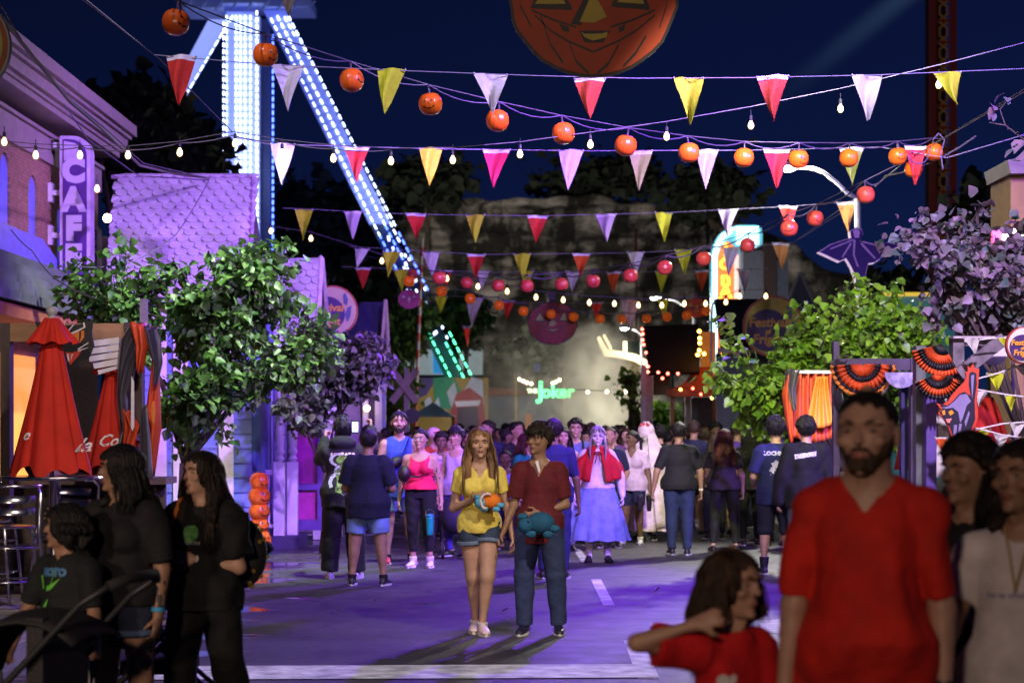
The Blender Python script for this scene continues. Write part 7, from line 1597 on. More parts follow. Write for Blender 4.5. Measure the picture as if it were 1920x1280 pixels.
cable('thin diagonal wire running from the top edge to the lit tower', [(155, 0, 17), (300, 112, 17.8), (436, 248, 19)], .005, cabm); cable('thin wire from the cafe cornice down behind the festoon', [(120, 195, 24), (165, 262, 24), (260, 330, 26), (392, 338, 27.4)], .008, cabm)
cable('dark wire hanging across the lilac roof', [(392, 338, 26.9), (330, 440, 24.5), (250, 490, 23), (150, 500, 22)], .006, cabm, sag=.03); cable('dark wire from the blue fascia into the tree', [(20, 430, 22), (60, 470, 22), (100, 520, 21.5), (180, 560, 21)], .008, cabm, sag=.02)
cable('white taut wire running up to the curved street lamp', [(1487, 455, 36), (1604, 372, 31)], .007, cabl); cable('faint wire running from the right trees up to the right edge', [(1640, 350, 30), (1700, 300, 27), (1925, 165, 22)], .006, cabm)
for i, o in enumerate(list(bpy.data.objects)):
 if o.name == 'x': pass
# ---------------------------------------------------------------- people
BL = (14, 14, 18); NV = (24, 26, 62)
def feet(py, hd=0): return F * CZ / (py - 800)
# --- the couple
hgt = F * CZ / (1186 - 800)
girl = person('young woman in yellow top and denim shorts with long brown hair, in the centre', 899, 16.3, 1.69, yaw=.06, skin='light', hair=('long', 'light', .43), hfront=1.0, bust=.45, girth=.88, vox=.0075, seed=3,
 top=dict(c=(228, 208, 96), neck='v', flare=.018, sleeve=.28, hem=.492, loose=.006, fold=.0035, wide=.006, key='knit'), bottom=dict(kind='shorts', c=(44, 58, 82), len=.17, loose=.012, cuff=(96, 112, 138)), shoes=(214, 190, 190), socks=((190, 180, 180), .06), sole=(225, 215, 210),
 arms={-1: ((-.22, .05, -1), (.62, -.75, .30)), 1: ((.30, .0, -1), (.16, -.10, -1))}, legs={-1: ((.08, .04, -1), (.06, .30, -1)), 1: ((-.06, -.26, -1), (-.10, .10, -1))}, head=(.05, 0), curl=(.35, .5), palm={-1: (.1, .3, 1), 1: (-1, 0, 0)})
boy = person('slim dark-haired boy in maroon polo and jeans beside the yellow-topped woman', 1012, 16.25, 1.71, yaw=-.10, skin='olive', hair=('mop', 'dark', .1), girth=.86, vox=.0075, seed=8,
 top=dict(c=(92, 14, 26), neck='polo', sleeve=.40, hem=.43, loose=.014, fold=.005, wide=.012), bottom=dict(kind='pants', c=(44, 56, 96), len=1.0, loose=.017, flare=.02), shoes=(26, 28, 50), sole=(215, 212, 215),
 arms={-1: ((-.22, .02, -1), (-.38, -.25, -1)), 1: ((.22, .05, -1), (-.95, -.62, -.30))}, legs={-1: ((-.10, -.05, -1), (.0, .06, -1)), 1: ((.12, -.10, -1), (.05, .12, -1))}, head=(-.62, .02), curl=(.7, .7), palm={-1: (1, 0, 0), 1: (-.2, .9, .4)})
H_ = boy['H']
m = MB(); nb_ = boy['NB']; m.prism([(-.028, -.02), (.004, -.115), (.016, -.10), (-.004, -.01)], nb_ + Vector((0, -.095, 0)), Vector((1, 0, 0)), Vector((0, .25, 1)).normalized(), .004); m.build('collar_lining', mat('collar_white', (.7, .66, .7)), boy['top'])
def world(p, v): return p['root'].matrix_basis @ Vector(v)
bpy.context.view_layer.update()
def plush(name, label, c, cols, s=1.0, seed=0):
 t = thing(name, label, 'soft toy', c); c = Vector(c)
 m = MB(); m.ball(c, .062 * s, 16, 12, (1.25, .9, 1)); m.build('shell_body' if seed == 0 else 'body', cloth_mat(cols[0], key='plush', bump=.6, bscale=90), t, smooth=True)
 m = MB(); m.ball(c + Vector((-.085, -.02, -.01)) * s, .045 * s, 14, 10, (1, .9, 1)); h = m.build('head', cloth_mat(cols[1], key='plush', bump=.6, bscale=90), t, smooth=True)
 for k in (-1, 1): m = MB(); m.ball(c + Vector((-.1 + .03 * k, -.055, .01)) * s, .007 * s, 6, 5); m.build('eye', ink, h, smooth=True)
 for dx, dz in ((-.055, -.06), (.04, -.062), (.075, -.03), (-.10, .035)): m = MB(); m.ball(c + Vector((dx, -.03, dz)) * s, .024 * s, 10, 8, (1.3, .8, .9)); m.build('flipper', cloth_mat(cols[1], key='plush', bump=.6, bscale=90), t, smooth=True)
 if seed == 0: m = MB(); m.tube([c + Vector((math.cos(a) * .05 - .03, -.055, math.sin(a) * .06)) * s for a in [i * .5 for i in range(2, 10)]], .011 * s, 8); m.build('rim', cloth_mat((220, 205, 200), key='plush'), t, smooth=True)
p_ = W(921, 939, 16.08); plush('toy_turtle', 'small orange-shelled blue plush turtle held against the yellow top', p_, [(225, 120, 30), (90, 170, 205)], 1.05)
p_ = W(1014, 980, 15.92); plush('toy_animal', 'dark teal plush animal tucked under the arm of the maroon polo boy', p_, [(20, 80, 110), (24, 92, 124)], 1.45, 1)
m = MB(); t = thing('necklace', 'thin necklace with small pendant on the woman in the yellow top', 'necklace', W(893, 882, 16.15)); m.ball(W(893, 881, 16.14), .008, 8, 6); m.build('pendant', mat('silver', (.8, .8, .85), rough=.2, metal=1, var=0), t)
nb = girl['NB']; m = MB(); m.tube([world(girl, nb + Vector((x, -.055 - .02 * (1 - abs(x) / .05), -.045 + abs(x) * .7))) for x in (-.05, -.03, -.01, .01, .03, .05)], .0015, 4); m.build('chain', mat('silver', (.8, .8, .85)), t)
# --- the photographers and the couple they photograph
ph = person('person in black hoodie with green back print raising a phone, seen from behind', 644, F * CZ / 284, 1.79, yaw=math.pi, skin='tan', hair=('mop', 'black', .1), girth=1.08, vox=.010, face=False, seed=12,
 top=dict(c=(26, 24, 30), sleeve=1.0, hem=.44, loose=.03, hood=True, fold=.008), bottom=dict(kind='pants', c=BL, len=1.0, loose=.035, flare=.03), shoes=(190, 180, 200), arms={-1: ((-.35, -.85, .15), (.05, -.65, .85)), 1: ((.30, -.8, -.2), (-.1, -.7, .8))}, legs={-1: ((-.08, 0, -1), (-.04, .02, -1)), 1: ((.08, 0, -1), (.05, .02, -1))})
sh_ = merge2((blob(1, 14, .5, .5), (0, .25), .5), (blob(2, 14, .5, .4), (.02, -.05), .62), (blob(3, 12, .5, .5), (-.03, -.42), .5))
shirt_print(ph, sh_, mat('print_green', (.16, .30, .05), var=.7, scale=30), .66, .42, True)
rg = [((math.cos(a) * r_ * 1.25, math.sin(a) * r_)) for r_ in (.055, .075) for a in [i * .5236 for i in range(12)]]; rf = [(i, (i + 1) % 12, 12 + (i + 1) % 12, 12 + i) for i in range(12)]
shirt_print(ph, (rg, rf), mat('print_white', (.6, .6, .62), var=.2), .66, 1, True); shirt_print(ph, ([(x * .5, y * .5) for x, y in rg], rf), mat('print_white', (.6, .6, .62)), .66, 1, True); shirt_print(ph, ([(x * 1.7, y * 1.7 - .12) for x, y in rg], rf[:7]), mat('print_white', (.6, .6, .62)), .66, 1, True); shirt_print(ph, ([(x * 1.6, y * 1.1 + .13) for x, y in rg], rf[2:10]), mat('print_white', (.6, .6, .62)), .66, 1, True)
shirt_print(ph, merge2(*[(blob(70 + i, 6, .5, .7), (-.12 + i * .04, .01 * (i % 2)), .05) for i in range(7)]), mat('print_cream', (.6, .5, .4)), .765, 1, True)
t = thing('phone', 'bright phone screen held up by the person in the black hoodie', 'phone', W(664, 800, 21.3)); c = W(666, 800, 21.2); m = MB(); m.box(c, (.075, .008, .14)); m.build('case', blk, t); m = MB(); m.box(c - Vector((0, .006, 0)), (.066, .003, .11)); m.build('screen', mat('screen', (.5, .6, .9), emit=(.6, .75, 1), estr=1.6, var=.9, scale=40), t)
ph2 = person('man in navy t-shirt and light blue shorts seen from behind beside the hooded photographer', 690, F * CZ / 297, 1.66, yaw=math.pi - .15, skin='tan', hair=('short', 'black', .1), girth=1.12, belly=.012, vox=.0095, face=False, seed=14,
 top=dict(c=(20, 22, 52), sleeve=.42, hem=.43, loose=.024, fold=.006, wide=.02), bottom=dict(kind='shorts', c=(120, 150, 205), len=.40, loose=.036), shoes=(40, 40, 50), socks=(BL, .12), arms={-1: ((-.35, -.1, -1), (.5, -1, -.2)), 1: ((.35, -.1, -1), (-.5, -1, -.2))}, legs={-1: ((-.12, 0, -1), (-.08, .02, -1)), 1: ((.12, 0, -1), (.08, .02, -1))})
tall = person('tall smiling bearded man in sleeveless blue shirt with black bag strap across the chest', 748, 24.6, 1.88, yaw=.1, skin='light', hair=('short', 'black', .1), girth=1.0, vox=.0085, seed=15, top=dict(c=(62, 88, 200), sleeve=0, neck='crew', hem=.43, loose=.016, fold=.005), bottom=dict(kind='shorts', c=(120, 150, 205), len=.38, loose=.03), shoes=(190, 30, 60), socks=(BL, .08),
 arms={-1: ((-.25, .1, -1), (.1, -.1, -1)), 1: ((.4, .25, -1), (.2, -.2, -1))}, legs={-1: ((-.06, 0, -1), (-.04, .02, -1)), 1: ((.08, 0, -1), (.05, .02, -1))}); beard(tall, 'black', .004)
def smile(p):
 m = MB(); HP, fd = p['HP'], p['fd']; pts = [HP(x, .448 - abs(x) * .35, .245 + abs(x) * .25) for x in (-.09, -.045, 0, .045, .09)]; m.tube(pts, [.001, .003 * fd, .004 * fd, .003 * fd, .001], 6); m.build('teeth', mat('teeth', (.5, .48, .46), rough=.3, var=0), p['root'], smooth=True)
smile(tall)
def bag(label, p, c, size, col, strap, name='crossbody_bag'):
 "c, strap: points in the wearer's own frame"
 t = thing(name, label, 'bag', world(p, c)); Mx = Matrix.Rotation(p['root'].rotation_euler.z, 3, 'Z')
 mt = mat('bag_%d_%d_%d' % col, lin(col), rough=.45, var=.15, bump=.3); cc = world(p, c)
 m = MB(); m.ball(cc, 1, 20, 12, (size[0] / 2, size[1] / 2, size[2] / 2), Mx @ Matrix.Rotation(size[3], 3, 'Y')); m.build('pouch', mt, t, smooth=True)
 m = MB(); m.ball(cc + Mx @ Vector((0, -size[1] * .35, 0)), 1, 16, 8, (size[0] * .36, size[1] * .2, size[2] * .3), Mx @ Matrix.Rotation(size[3], 3, 'Y')); m.build('pocket', mt, t, smooth=True)
 m = MB()
 P = [world(p, q) for q in strap]; vs = []; 
 for q in P: vs += [q + Vector((-.012, 0, -.012)), q + Vector((.012, 0, .012)), q + Vector((.012, .006, .012)), q + Vector((-.012, .006, -.012))]
 fs = []
 for i in range(len(P) - 1):
  for k in range(4): fs.append((4 * i + k, 4 * i + (k + 1) % 4, 4 * i + 4 + (k + 1) % 4, 4 * i + 4 + k))
 m.add(vs, fs); m.build('strap', mt, t)
Hh = 1.88; bag('black crossbody pouch on the chest of the tall man in blue', tall, (-.07, -.20, 1.24), (.26, .10, .15, -.5), (10, 8, 14), [(.12, -.13, 1.56), (.085, -.175, 1.46), (.04, -.19, 1.36), (-.0, -.20, 1.29)])
pw = person('smiling woman with glasses in pink tank top and black leggings, holding a green tumbler', 789, 24.0, 1.66, yaw=-.12, skin='light', hair=('bun', 'black', .1), girth=1.08, bust=.8, vox=.0085, seed=16, top=dict(c=(225, 20, 80), sleeve=0, neck='tank', hem=.56, loose=.006, fold=.002), bottom=dict(kind='pants', c=BL, len=.86, loose=.011), shoes=(215, 200, 225), socks=((220, 210, 225), .14), sole=(235, 230, 240),
 arms={-1: ((-.3, .3, -1), (-.2, .2, -1)), 1: ((.25, .02, -1), (.10, -.12, -1))}, legs={-1: ((-.02, 0, -1), (.0, .05, -1)), 1: ((.0, .02, -1), (.05, .05, -1))}, curl=(.5, 1.2), head=(-.15, 0)); smile(pw)
m = MB(); HP = pw['HP']; 
for s_ in (-1, 1): m.tube([HP(.15 * s_ + .095 * math.cos(a), .46, .52 + .075 * math.sin(a)) for a in [i * .5236 for i in range(13)]], .0016, 5)
m.tube([HP(-.055, .47, .53), HP(.055, .47, .53)], .0016, 4)
for s_ in (-1, 1): m.tube([HP(.245 * s_, .45, .54), HP(.37 * s_, .05, .52)], .0016, 4)
m.build('glasses', mat('frame_clear', (.6, .5, .6), rough=.3, var=0), pw['root'])
shirt_print(pw, merge2((blob(5, 10, .5, .6), (0, 0), .07), (blob(6, 10, .5, .6), (.0, -.09), .05)), mat('tattoo', (.12, .07, .08)), .70, 1, x0=.23) if False else None
bag('small glossy dark brown backpack purse carried at the front of the woman in pink', pw, (-.17, -.20, 1.13), (.16, .10, .20, .1), (30, 12, 20), [(-.09, -.20, 1.10), (.0, -.20, 1.09), (.09, -.17, 1.12), (.15, -.10, 1.15)], 'purse')
t = thing('tumbler', 'green tumbler with blue lid and wire handle hanging from the pink-topped woman\'s hand', 'tumbler', W(806, 985, 23.8)); c = W(806, 1003, 23.82); m = MB(); m.lathe(c, [(.034, 0), (.038, .02), (.046, .20), (.047, .22)], 20); m.build('cup', mat('tumbler_green', (.01, .32, .26), rough=.25, var=.1), t, smooth=True); m = MB(); m.lathe(c + Vector((0, 0, .221)), [(.05, 0), (.05, .02), (.03, .035)], 20); m.build('lid', mat('tumbler_blue', (.02, .25, .40), rough=.3), t, smooth=True)
m = MB(); m.tube([c + Vector((-.05, 0, .23)), c + Vector((-.045, 0, .29)), c + Vector((0, 0, .315)), c + Vector((.045, 0, .29)), c + Vector((.05, 0, .23))], .004, 5); m.build('handle', steel, t)
# --- caped figure, veiled figure and the women beside
cape = person('pale-faced figure with grey braids in a short red hooded cape and long pale blue skirt', 1120, 24.9, 1.70, yaw=0, skin='powder', hair=('short', 'grey', .1), girth=.95, vox=.0085, seed=21, head=(0, .12), lean=.05, top=dict(c=(215, 205, 220), sleeve=1.0, neck='high', hem=.54, loose=.014, fold=.005, key='blouse'), bottom=dict(kind='skirt', c=(116, 132, 196), len=.80, width=.235, key='cotton'), shoes=(14, 14, 24), socks=((215, 205, 215), .8), sole=(14, 14, 20),
 arms={-1: ((-.5, -.1, -1), (-.05, -.25, -1)), 1: ((.5, -.1, -1), (.1, -.2, -1))}, legs={-1: ((-.02, 0, -1), (-.02, .02, -1)), 1: ((.06, 0, -1), (.04, .02, -1))})
def cape_mesh(p, col, zt, zb, w0, w1, d0, d1, open_=.35, name='cape', seed=0):
 n = 80; rows = 14; vs = []; H = p['H']
 for j in range(rows):
  t_ = j / (rows - 1); z = (zt + (zb - zt) * t_) * H; a0 = open_ * (.5 + .5 * t_)
  for k in range(n + 1):
   a = -math.pi / 2 + a0 + (2 * math.pi - 2 * a0) * k / n; f = 1 - (1 - t_) ** 2.2; w_ = (w0 + (w1 - w0) * f) * H; dd = (d0 + (d1 - d0) * f) * H; pl = 1 + .07 * t_ * math.sin(a * 9 + seed) + .03 * t_ * math.sin(a * 17)
   vs.append((w_ * math.cos(a) * pl, dd * math.sin(a) * pl, z + .02 * t_ * math.cos(a * 2) * H))
 m = MB(); m.add(vs, [(j * (n + 1) + k, j * (n + 1) + k + 1, (j + 1) * (n + 1) + k + 1, (j + 1) * (n + 1) + k) for j in range(rows - 1) for k in range(n)]); o = m.build(name, cloth_mat(col, key='wool'), p['root'], smooth=True); s_ = o.modifiers.new('s', 'SOLIDIFY'); s_.thickness = .008; return o
cape_mesh(cape, (170, 8, 16), .845, .60, .05, .185, .05, .13, .30)
m = MB(); HP = cape['HP']
for s_ in (-1, 1):
 m.tube([HP(.34 * s_, .1, .5), HP(.40 * s_, .3, .15), HP(.42 * s_, .5, -.25), HP(.40 * s_, .62, -.75)], [.02, .018, .016, .008], 8)
m.build('braids', hair_mat('grey'), cape['hair'], smooth=True); nb = cape['NB']; m = MB(); m.tube([nb + Vector((-.05, -.13, -.06)), nb + Vector((0, -.145, -.04)), nb + Vector((.05, -.13, -.06))], [.018, .008, .018], 8); m.tube([nb + Vector((0, -.14, -.04)), nb + Vector((-.03, -.17, -.18))], .007, 5); m.tube([nb + Vector((0, -.14, -.04)), nb + Vector((.03, -.17, -.17))], .007, 5); m.build('ribbon_bow', cloth_mat((130, 6, 14), key='wool'), cape['root'])
m = MB()
for s_ in (-1, 1): m.ball(HP(.155 * s_, .385, .53), .019, 10, 8, (1.1, .35, .8), cape['HM'])
m.build('eye_makeup', mat('makeup_grey', (.16, .12, .18), rough=.7, var=.1), cape['root'], smooth=True)
veil = person('tall veiled bride figure draped in white behind the woman in the pale t-shirt', 1212, 29.8, 1.72, yaw=-.3, skin='powder', hair=('short', 'dark', .1), vox=.012, seed=22, top=dict(c=(225, 205, 215), sleeve=1.0, hem=.5, loose=.03), bottom=dict(kind='skirt', c=(235, 210, 225), len=.96, width=.24, key='veilcloth'), arms={-1: ((-.3, -.3, -1), (-.2, -.8, -.3)), 1: ((.3, -.1, -1), (.2, -.4, -1))})
cape_mesh(veil, (240, 215, 230), 1.015, .12, .02, .24, .02, .20, .55, 'veil', 2)
m = MB(); m.ball(veil['HP'](0, -.05, .62), 1, 20, 12, (.125, .14, .135)); o = m.build('veil_cap', cloth_mat((240, 215, 230), key='wool'), veil['root'], smooth=True)
m = MB(); 
for i in range(7): a = i * .9; m.ball(veil['HP'](.25 * math.cos(a), .35, 1.0 + .08 * math.sin(a)), .022, 8, 6)
m.build('flower_crown', mat('flower_pink', (.6, .08, .12)), veil['root'], smooth=True)
w1 = person('woman in pale t-shirt and navy shorts looking left in front of the veiled figure', 1186, 28.7, 1.63, yaw=-.25, skin='brown', hair=('pony', 'black', .3), girth=1.12, bust=.6, belly=.012, vox=.0095, seed=23, head=(-.6, 0), top=dict(c=(205, 180, 200), neck='v', sleeve=.35, hem=.47, loose=.010), bottom=dict(kind='shorts', c=(30, 30, 66), len=.38, loose=.014), shoes=(215, 205, 215), socks=((215, 205, 215), .1), arms={-1: ((-.15, .1, -1), (0, -.1, -1)), 1: ((.25, .05, -1), (.12, -.1, -1))}, legs={-1: ((-.06, .05, -1), (-.1, .2, -1)), 1: ((.02, -.1, -1), (.06, .03, -1))}, curl=(.5, 1.1))
for k, x in enumerate((1200, 1214)):
 t = thing('sipper_cup', ['dark cup nearer the thigh, hanging from the pale t-shirt woman\'s hand', 'dark cup farther from the thigh, hanging from the pale t-shirt woman\'s hand'][k], 'cup', W(x, 960, 28.3), 'two dark cups'); c = W(x + k * 3, 958, 28.3); m = MB(); m.lathe(c, [(.028, 0), (.034, .04), (.046, .2), (.044, .23)], 14); m.build('cup', mat('cup_dark', (.03, .02, .05), rough=.3), t, smooth=True); m = MB(); m.tube([c + Vector((-.04, 0, .22)), c + Vector((0, 0, .30)), c + Vector((.04, 0, .22))], .006, 5); m.build('handle', blk, t)
# --- people seen from behind on the right
P1 = person('man in black t-shirt and blue jeans walking away, white band on his wrist', 1273, 26.3, 1.75, yaw=math.pi, skin='olive', hair=('short', 'black', .1), girth=1.10, vox=.0095, face=False, seed=31, top=dict(c=(14, 13, 20), sleeve=.42, hem=.49, loose=.014, fold=.005), bottom=dict(kind='pants', c=(26, 38, 78), len=1.0, loose=.014, flare=.01), shoes=(24, 20, 40), arms={-1: ((-.4, 0, -1), (-.05, -.12, -1)), 1: ((.45, .1, -1), (.2, .05, -1))}, legs={-1: ((-.02, -.04, -1), (.0, .10, -1)), 1: ((.0, .06, -1), (.02, .25, -1))})
an_ = P1['J']['wr', -1]; m = MB(); m.tube([an_ + Vector((0, 0, .03)), an_ + Vector((0, 0, .012))], .035, 12); m.build('wrist_band', mat('band_white', (.75, .75, .78), var=0), P1['root'])
P2 = person('person in dark purple t-shirt and black shorts with white socks, walking away', 1321, 33, 1.66, yaw=math.pi, skin='light', hair=('mop', 'brown', .1), vox=.012, face=False, seed=32, top=dict(c=(44, 34, 62), sleeve=.42, hem=.50, loose=.014), bottom=dict(kind='shorts', c=BL, len=.36, loose=.02), shoes=(200, 190, 205), socks=((210, 200, 215), .2), legs={-1: ((-.08, 0, -1), (-.04, .1, -1)), 1: ((.10, 0, -1), (.04, .1, -1))})
P3 = person('woman with long dark red hair in grey top and black trousers seen from behind', 1358, 27.0, 1.66, yaw=math.pi, skin='light', hair=('long', 'red', .42), hfront=0, girth=1.02, vox=.0095, face=False, seed=33, top=dict(c=(58, 50, 58), sleeve=.32, hem=.50, loose=.012, fold=.006), bottom=dict(kind='pants', c=(12, 11, 16), len=.95, loose=.008), shoes=(20, 18, 22), sole=(90, 60, 50), arms={-1: ((-.3, 0, -1), (-.12, -.5, -1)), 1: ((.35, -.1, -1), (0, -.9, -.4))}, legs={-1: ((-.10, 0, -1), (-.06, .02, -1)), 1: ((.10, 0, -1), (.06, .02, -1))})
P4 = person('woman all in black with long black hair seen from behind, beside the grey-topped woman', 1408, 28.4, 1.70, yaw=math.pi + .1, skin='tan', hair=('long', 'black', .5), hfront=0, vox=.0095, face=False, seed=34, top=dict(c=(12, 11, 18), sleeve=.4, hem=.46, loose=.016), bottom=dict(kind='pants', c=(11, 11, 18), len=.98, loose=.006), shoes=(24, 22, 34), legs={-1: ((.0, 0, -1), (-.02, .02, -1)), 1: ((.04, 0, -1), (.04, .1, -1))})
P5 = person('bald man in dark shirt beyond the two long-haired women', 1389, 33.5, 1.86, yaw=math.pi - .6, skin='brown', hair=('bald', 'dark', 0), vox=.012, face=False, seed=35, top=dict(c=(26, 32, 44), sleeve=.45, hem=.46), bottom=dict(c=(20, 26, 44)))
P6 = person('curly-haired youth in navy t-shirt with white back print and dark shorts', 1455, 22.9, 1.79, yaw=math.pi, skin='light', hair=('curly', 'black', .1), girth=.92, vox=.009, face=False, seed=36, top=dict(c=(28, 32, 88), sleeve=.42, hem=.44, loose=.024, wide=.014, fold=.006), bottom=dict(kind='shorts', c=(24, 26, 50), len=.52, loose=.03), shoes=(22, 22, 40), sole=(200, 195, 205), socks=((16, 16, 30), .28), arms={-1: ((-.15, 0, -1), (0, -.4, -1)), 1: ((.35, .0, -1), (-.1, -1, -.3))}, legs={-1: ((-.08, -.02, -1), (-.05, .06, -1)), 1: ((.08, 0, -1), (.04, .04, -1))})
wpr = mat('print_lilac', (.55, .52, .7), var=.2)
V, Fc = text_mesh('LOCHNESS', .062, .004); shirt_print(P6, (V, Fc), wpr, .765, 1, True); shirt_print(P6, merge2((blob(9, 12, .5, .6), (-.02, 0), .13), (blob(10, 9, .5, .6), (.05, .03), .12), (blob(11, 9, .5, .6), (-.05, -.05), .10)), wpr, .69, 1, True); shirt_print(P6, ([(-.08, 0), (.08, 0), (.08, .009), (-.08, .009)], [(0, 1, 2, 3)]), wpr, .63, 1, True)
P7 = person('curly-haired youth in loose black long-sleeved shirt lettered TAKEDOWN across the back', 1512, 22.6, 1.79, yaw=math.pi, skin='light', hair=('curly', 'black', .1), girth=1.0, vox=.009, face=False, seed=37, top=dict(c=(15, 15, 26), sleeve=1.0, hem=.43, loose=.034, wide=.016, fold=.008), bottom=dict(kind='shorts', c=(70, 90, 110), len=.5, loose=.03), shoes=(20, 20, 30), arms={-1: ((-.3, .0, -1), (-.15, -.1, -1)), 1: ((.35, .0, -1), (.15, -.1, -1))})
V, Fc = text_mesh('TAKEDOWN', .052, .006); shirt_print(P7, ([(x * .8 + y * .1, y * 1.15 + x * .12) for x, y in V], Fc), mat('print_white2', (.75, .72, .78), var=.1), .755, 1, True, x0=.03)
# --- people between the couple and the trees
def bgp(label, px, d, H, yaw, sk, hr, topc, botc=(20, 22, 40), bk='pants', sleeve=.45, seed=0, vx=.013, face=True, group=None, **k):
 return person(label, px, d, H, yaw, skin=sk, hair=hr, top=dict(c=topc, sleeve=sleeve, hem=.47, **k.pop('t', {})), bottom=dict(kind=bk, c=botc, **({'len': .36} if bk == 'shorts' else {}), **k.pop('b', {})), vox=vx, face=face, seed=seed, group=group, **k)
b1 = bgp('girl in white printed t-shirt standing behind a stroller, dark curly hair', 827, 27.5, 1.60, .1, 'brown', ('curly', 'black', .1), (200, 190, 225), seed=41, vx=.010)
shirt_print(b1, merge2((blob(21, 8, .5, .2), (0, 0), .12)), mat('print_pink', (.6, .08, .4)), .71, 1); V, Fc = text_mesh('like a', .05, .003); shirt_print(b1, (V, Fc), mat('print_ink', (.1, .1, .4)), .76, 1)
b2 = bgp('woman in white tank top and purple jeans walking left of the yellow-topped woman', 857, 26.0, 1.68, -.5, 'light', ('mop', 'black', .1), (190, 170, 225), (60, 50, 150), sleeve=0, seed=42, vx=.010, t=dict(neck='tank'))  # lilac of the white tank top: purple light put into the cloth colour
b3 = bgp('person in white and orange cap drinking from an orange cup behind the pink tank top', 812, 30, 1.68, .6, 'light', ('short', 'brown', .1), (190, 70, 40), seed=43, arms={1: ((.4, -.3, -.6), (-.4, -.5, .8))})
def capm(p, col, col2, back=False):
 m = MB(); HP = p['HP']; c = HP(0, -.03, .66); m.ball(c, 1, 20, 12, (.10 * p['fd'], .118 * p['fd'], .088 * p['fd']), p['HM']); o = m.build('cap', mat('cap_%d_%d_%d' % col, lin(col), rough=.7, var=.1), p['root'], smooth=True)
 m = MB(); m.ball(HP(0, .52 * (-1 if back else 1), .72), 1, 14, 6, (.07, .07, .012), p['HM']); m.build('peak', mat('cap_%d_%d_%d' % col2, lin(col2), rough=.7), o, smooth=True)
capm(b3, (235, 190, 200), (240, 90, 80))
b4 = bgp('small girl in pale tank top and blue trousers between the couple', 948, 27.6, 1.36, -.1, 'brown', ('pony', 'black', .2), (150, 150, 235), (40, 36, 120), sleeve=0, seed=44, vx=.009, hh=.155, t=dict(neck='tank'), shoes=(190, 110, 220))
b5 = bgp('woman with magenta hair in a teal and white top partly behind the maroon boy', 985, 26.8, 1.60, .9, 'light', ('bob', 'red', .22), (0, 110, 110), seed=45, vx=.011)
b6 = bgp('woman with her hair up in a white striped top behind the small girl', 950, 30.5, 1.66, 1.3, 'brown', ('bun', 'dark', .1), (205, 195, 225), seed=46, vx=.011)
b7 = bgp('tall person in navy t-shirt directly behind the maroon polo boy', 1038, 22.2, 1.78, math.pi, 'brown', ('short', 'black', .1), (30, 28, 88), (34, 40, 90), seed=47, vx=.010, face=False, arms={1: ((.3, 0, -1), (.1, -.1, -1)), -1: ((-.3, 0, -1), (-.1, -.1, -1))})
b8 = bgp('woman with long dark hair in cropped white top and pale ripped jeans, mouth open', 1056, 27.0, 1.67, .05, 'light', ('long', 'dark', .42), (225, 190, 225), (190, 180, 225), sleeve=0, seed=48, vx=.010, bust=.5, t=dict(neck='tank'))
b9 = bgp('serious boy with thick dark hair in grey-blue t-shirt with dark backpack straps', 1079, 28.5, 1.79, 0, 'light', ('curly', 'dark', .1), (100, 105, 170), seed=49, vx=.010)
for s_ in (-1, 1): m = MB(); nb = b9['NB']; m.tube([nb + Vector((.09 * s_, .08, -.03)), nb + Vector((.10 * s_, -.03, .0)), nb + Vector((.11 * s_, -.13, -.12)), nb + Vector((.12 * s_, -.14, -.3))], .018, 6); m.build('backpack_strap', blk, b9['root'])
b10 = bgp('woman peering between the red cape and the veil, hair tied up', 1150, 31, 1.69, -.4, 'light', ('bun', 'black', .1), (110, 60, 130), seed=50)
b11 = bgp('man in dark flat cap and dark shirt right of the veiled figure', 1208, 33, 1.66, math.pi - .4, 'tan', ('short', 'black', .1), (28, 28, 36), seed=51, face=False); capm(b11, (26, 30, 34), (22, 24, 28))
b12 = bgp('child in dark clothes between the capped person and the white t-shirt girl', 841, 31, 1.55, .4, 'light', ('mop', 'dark', .1), (120, 80, 150), seed=52)
t = thing('stroller', 'dark stroller with round wheels behind the yellow-topped woman', 'stroller', W(835, 1010, 26.0)); y = 25.9; x0 = W(826, 0, y).x
m = MB(); m.tube([(x0 - .05, y + .5, 1.0), (x0, y + .2, .6), (x0 + .05, y - .35, .12)], .016, 6); m.tube([(x0 + .40, y + .5, 1.0), (x0 + .38, y + .2, .6), (x0 + .33, y - .35, .12)], .016, 6); m.tube([(x0 - .05, y + .5, 1.0), (x0 + .40, y + .5, 1.0)], .02, 6); m.tube([(x0, y + .35, .14), (x0, y, .55)], .016, 6); m.build('frame', blk, t)
m = MB(); m.ball((x0 + .18, y, .55), 1, 14, 10, (.19, .22, .26)); m.build('seat', mat('stroller_cloth', (.02, .02, .05), rough=.7), t, smooth=True)
for dx, dy in ((.04, -.33), (.34, -.33), (0, .36), (.38, .36)): m = MB(); m.tube([(x0 + dx - .02, y + dy, .13), (x0 + dx + .02, y + dy, .13)], .13, 18); w_ = m.build('wheel', mat('tyre', (.02, .02, .02), rough=.7, var=0), t); m = MB(); m.tube([(x0 + dx - .025, y + dy, .13), (x0 + dx + .025, y + dy, .13)], .05, 10); m.build('hub', steel, w_)
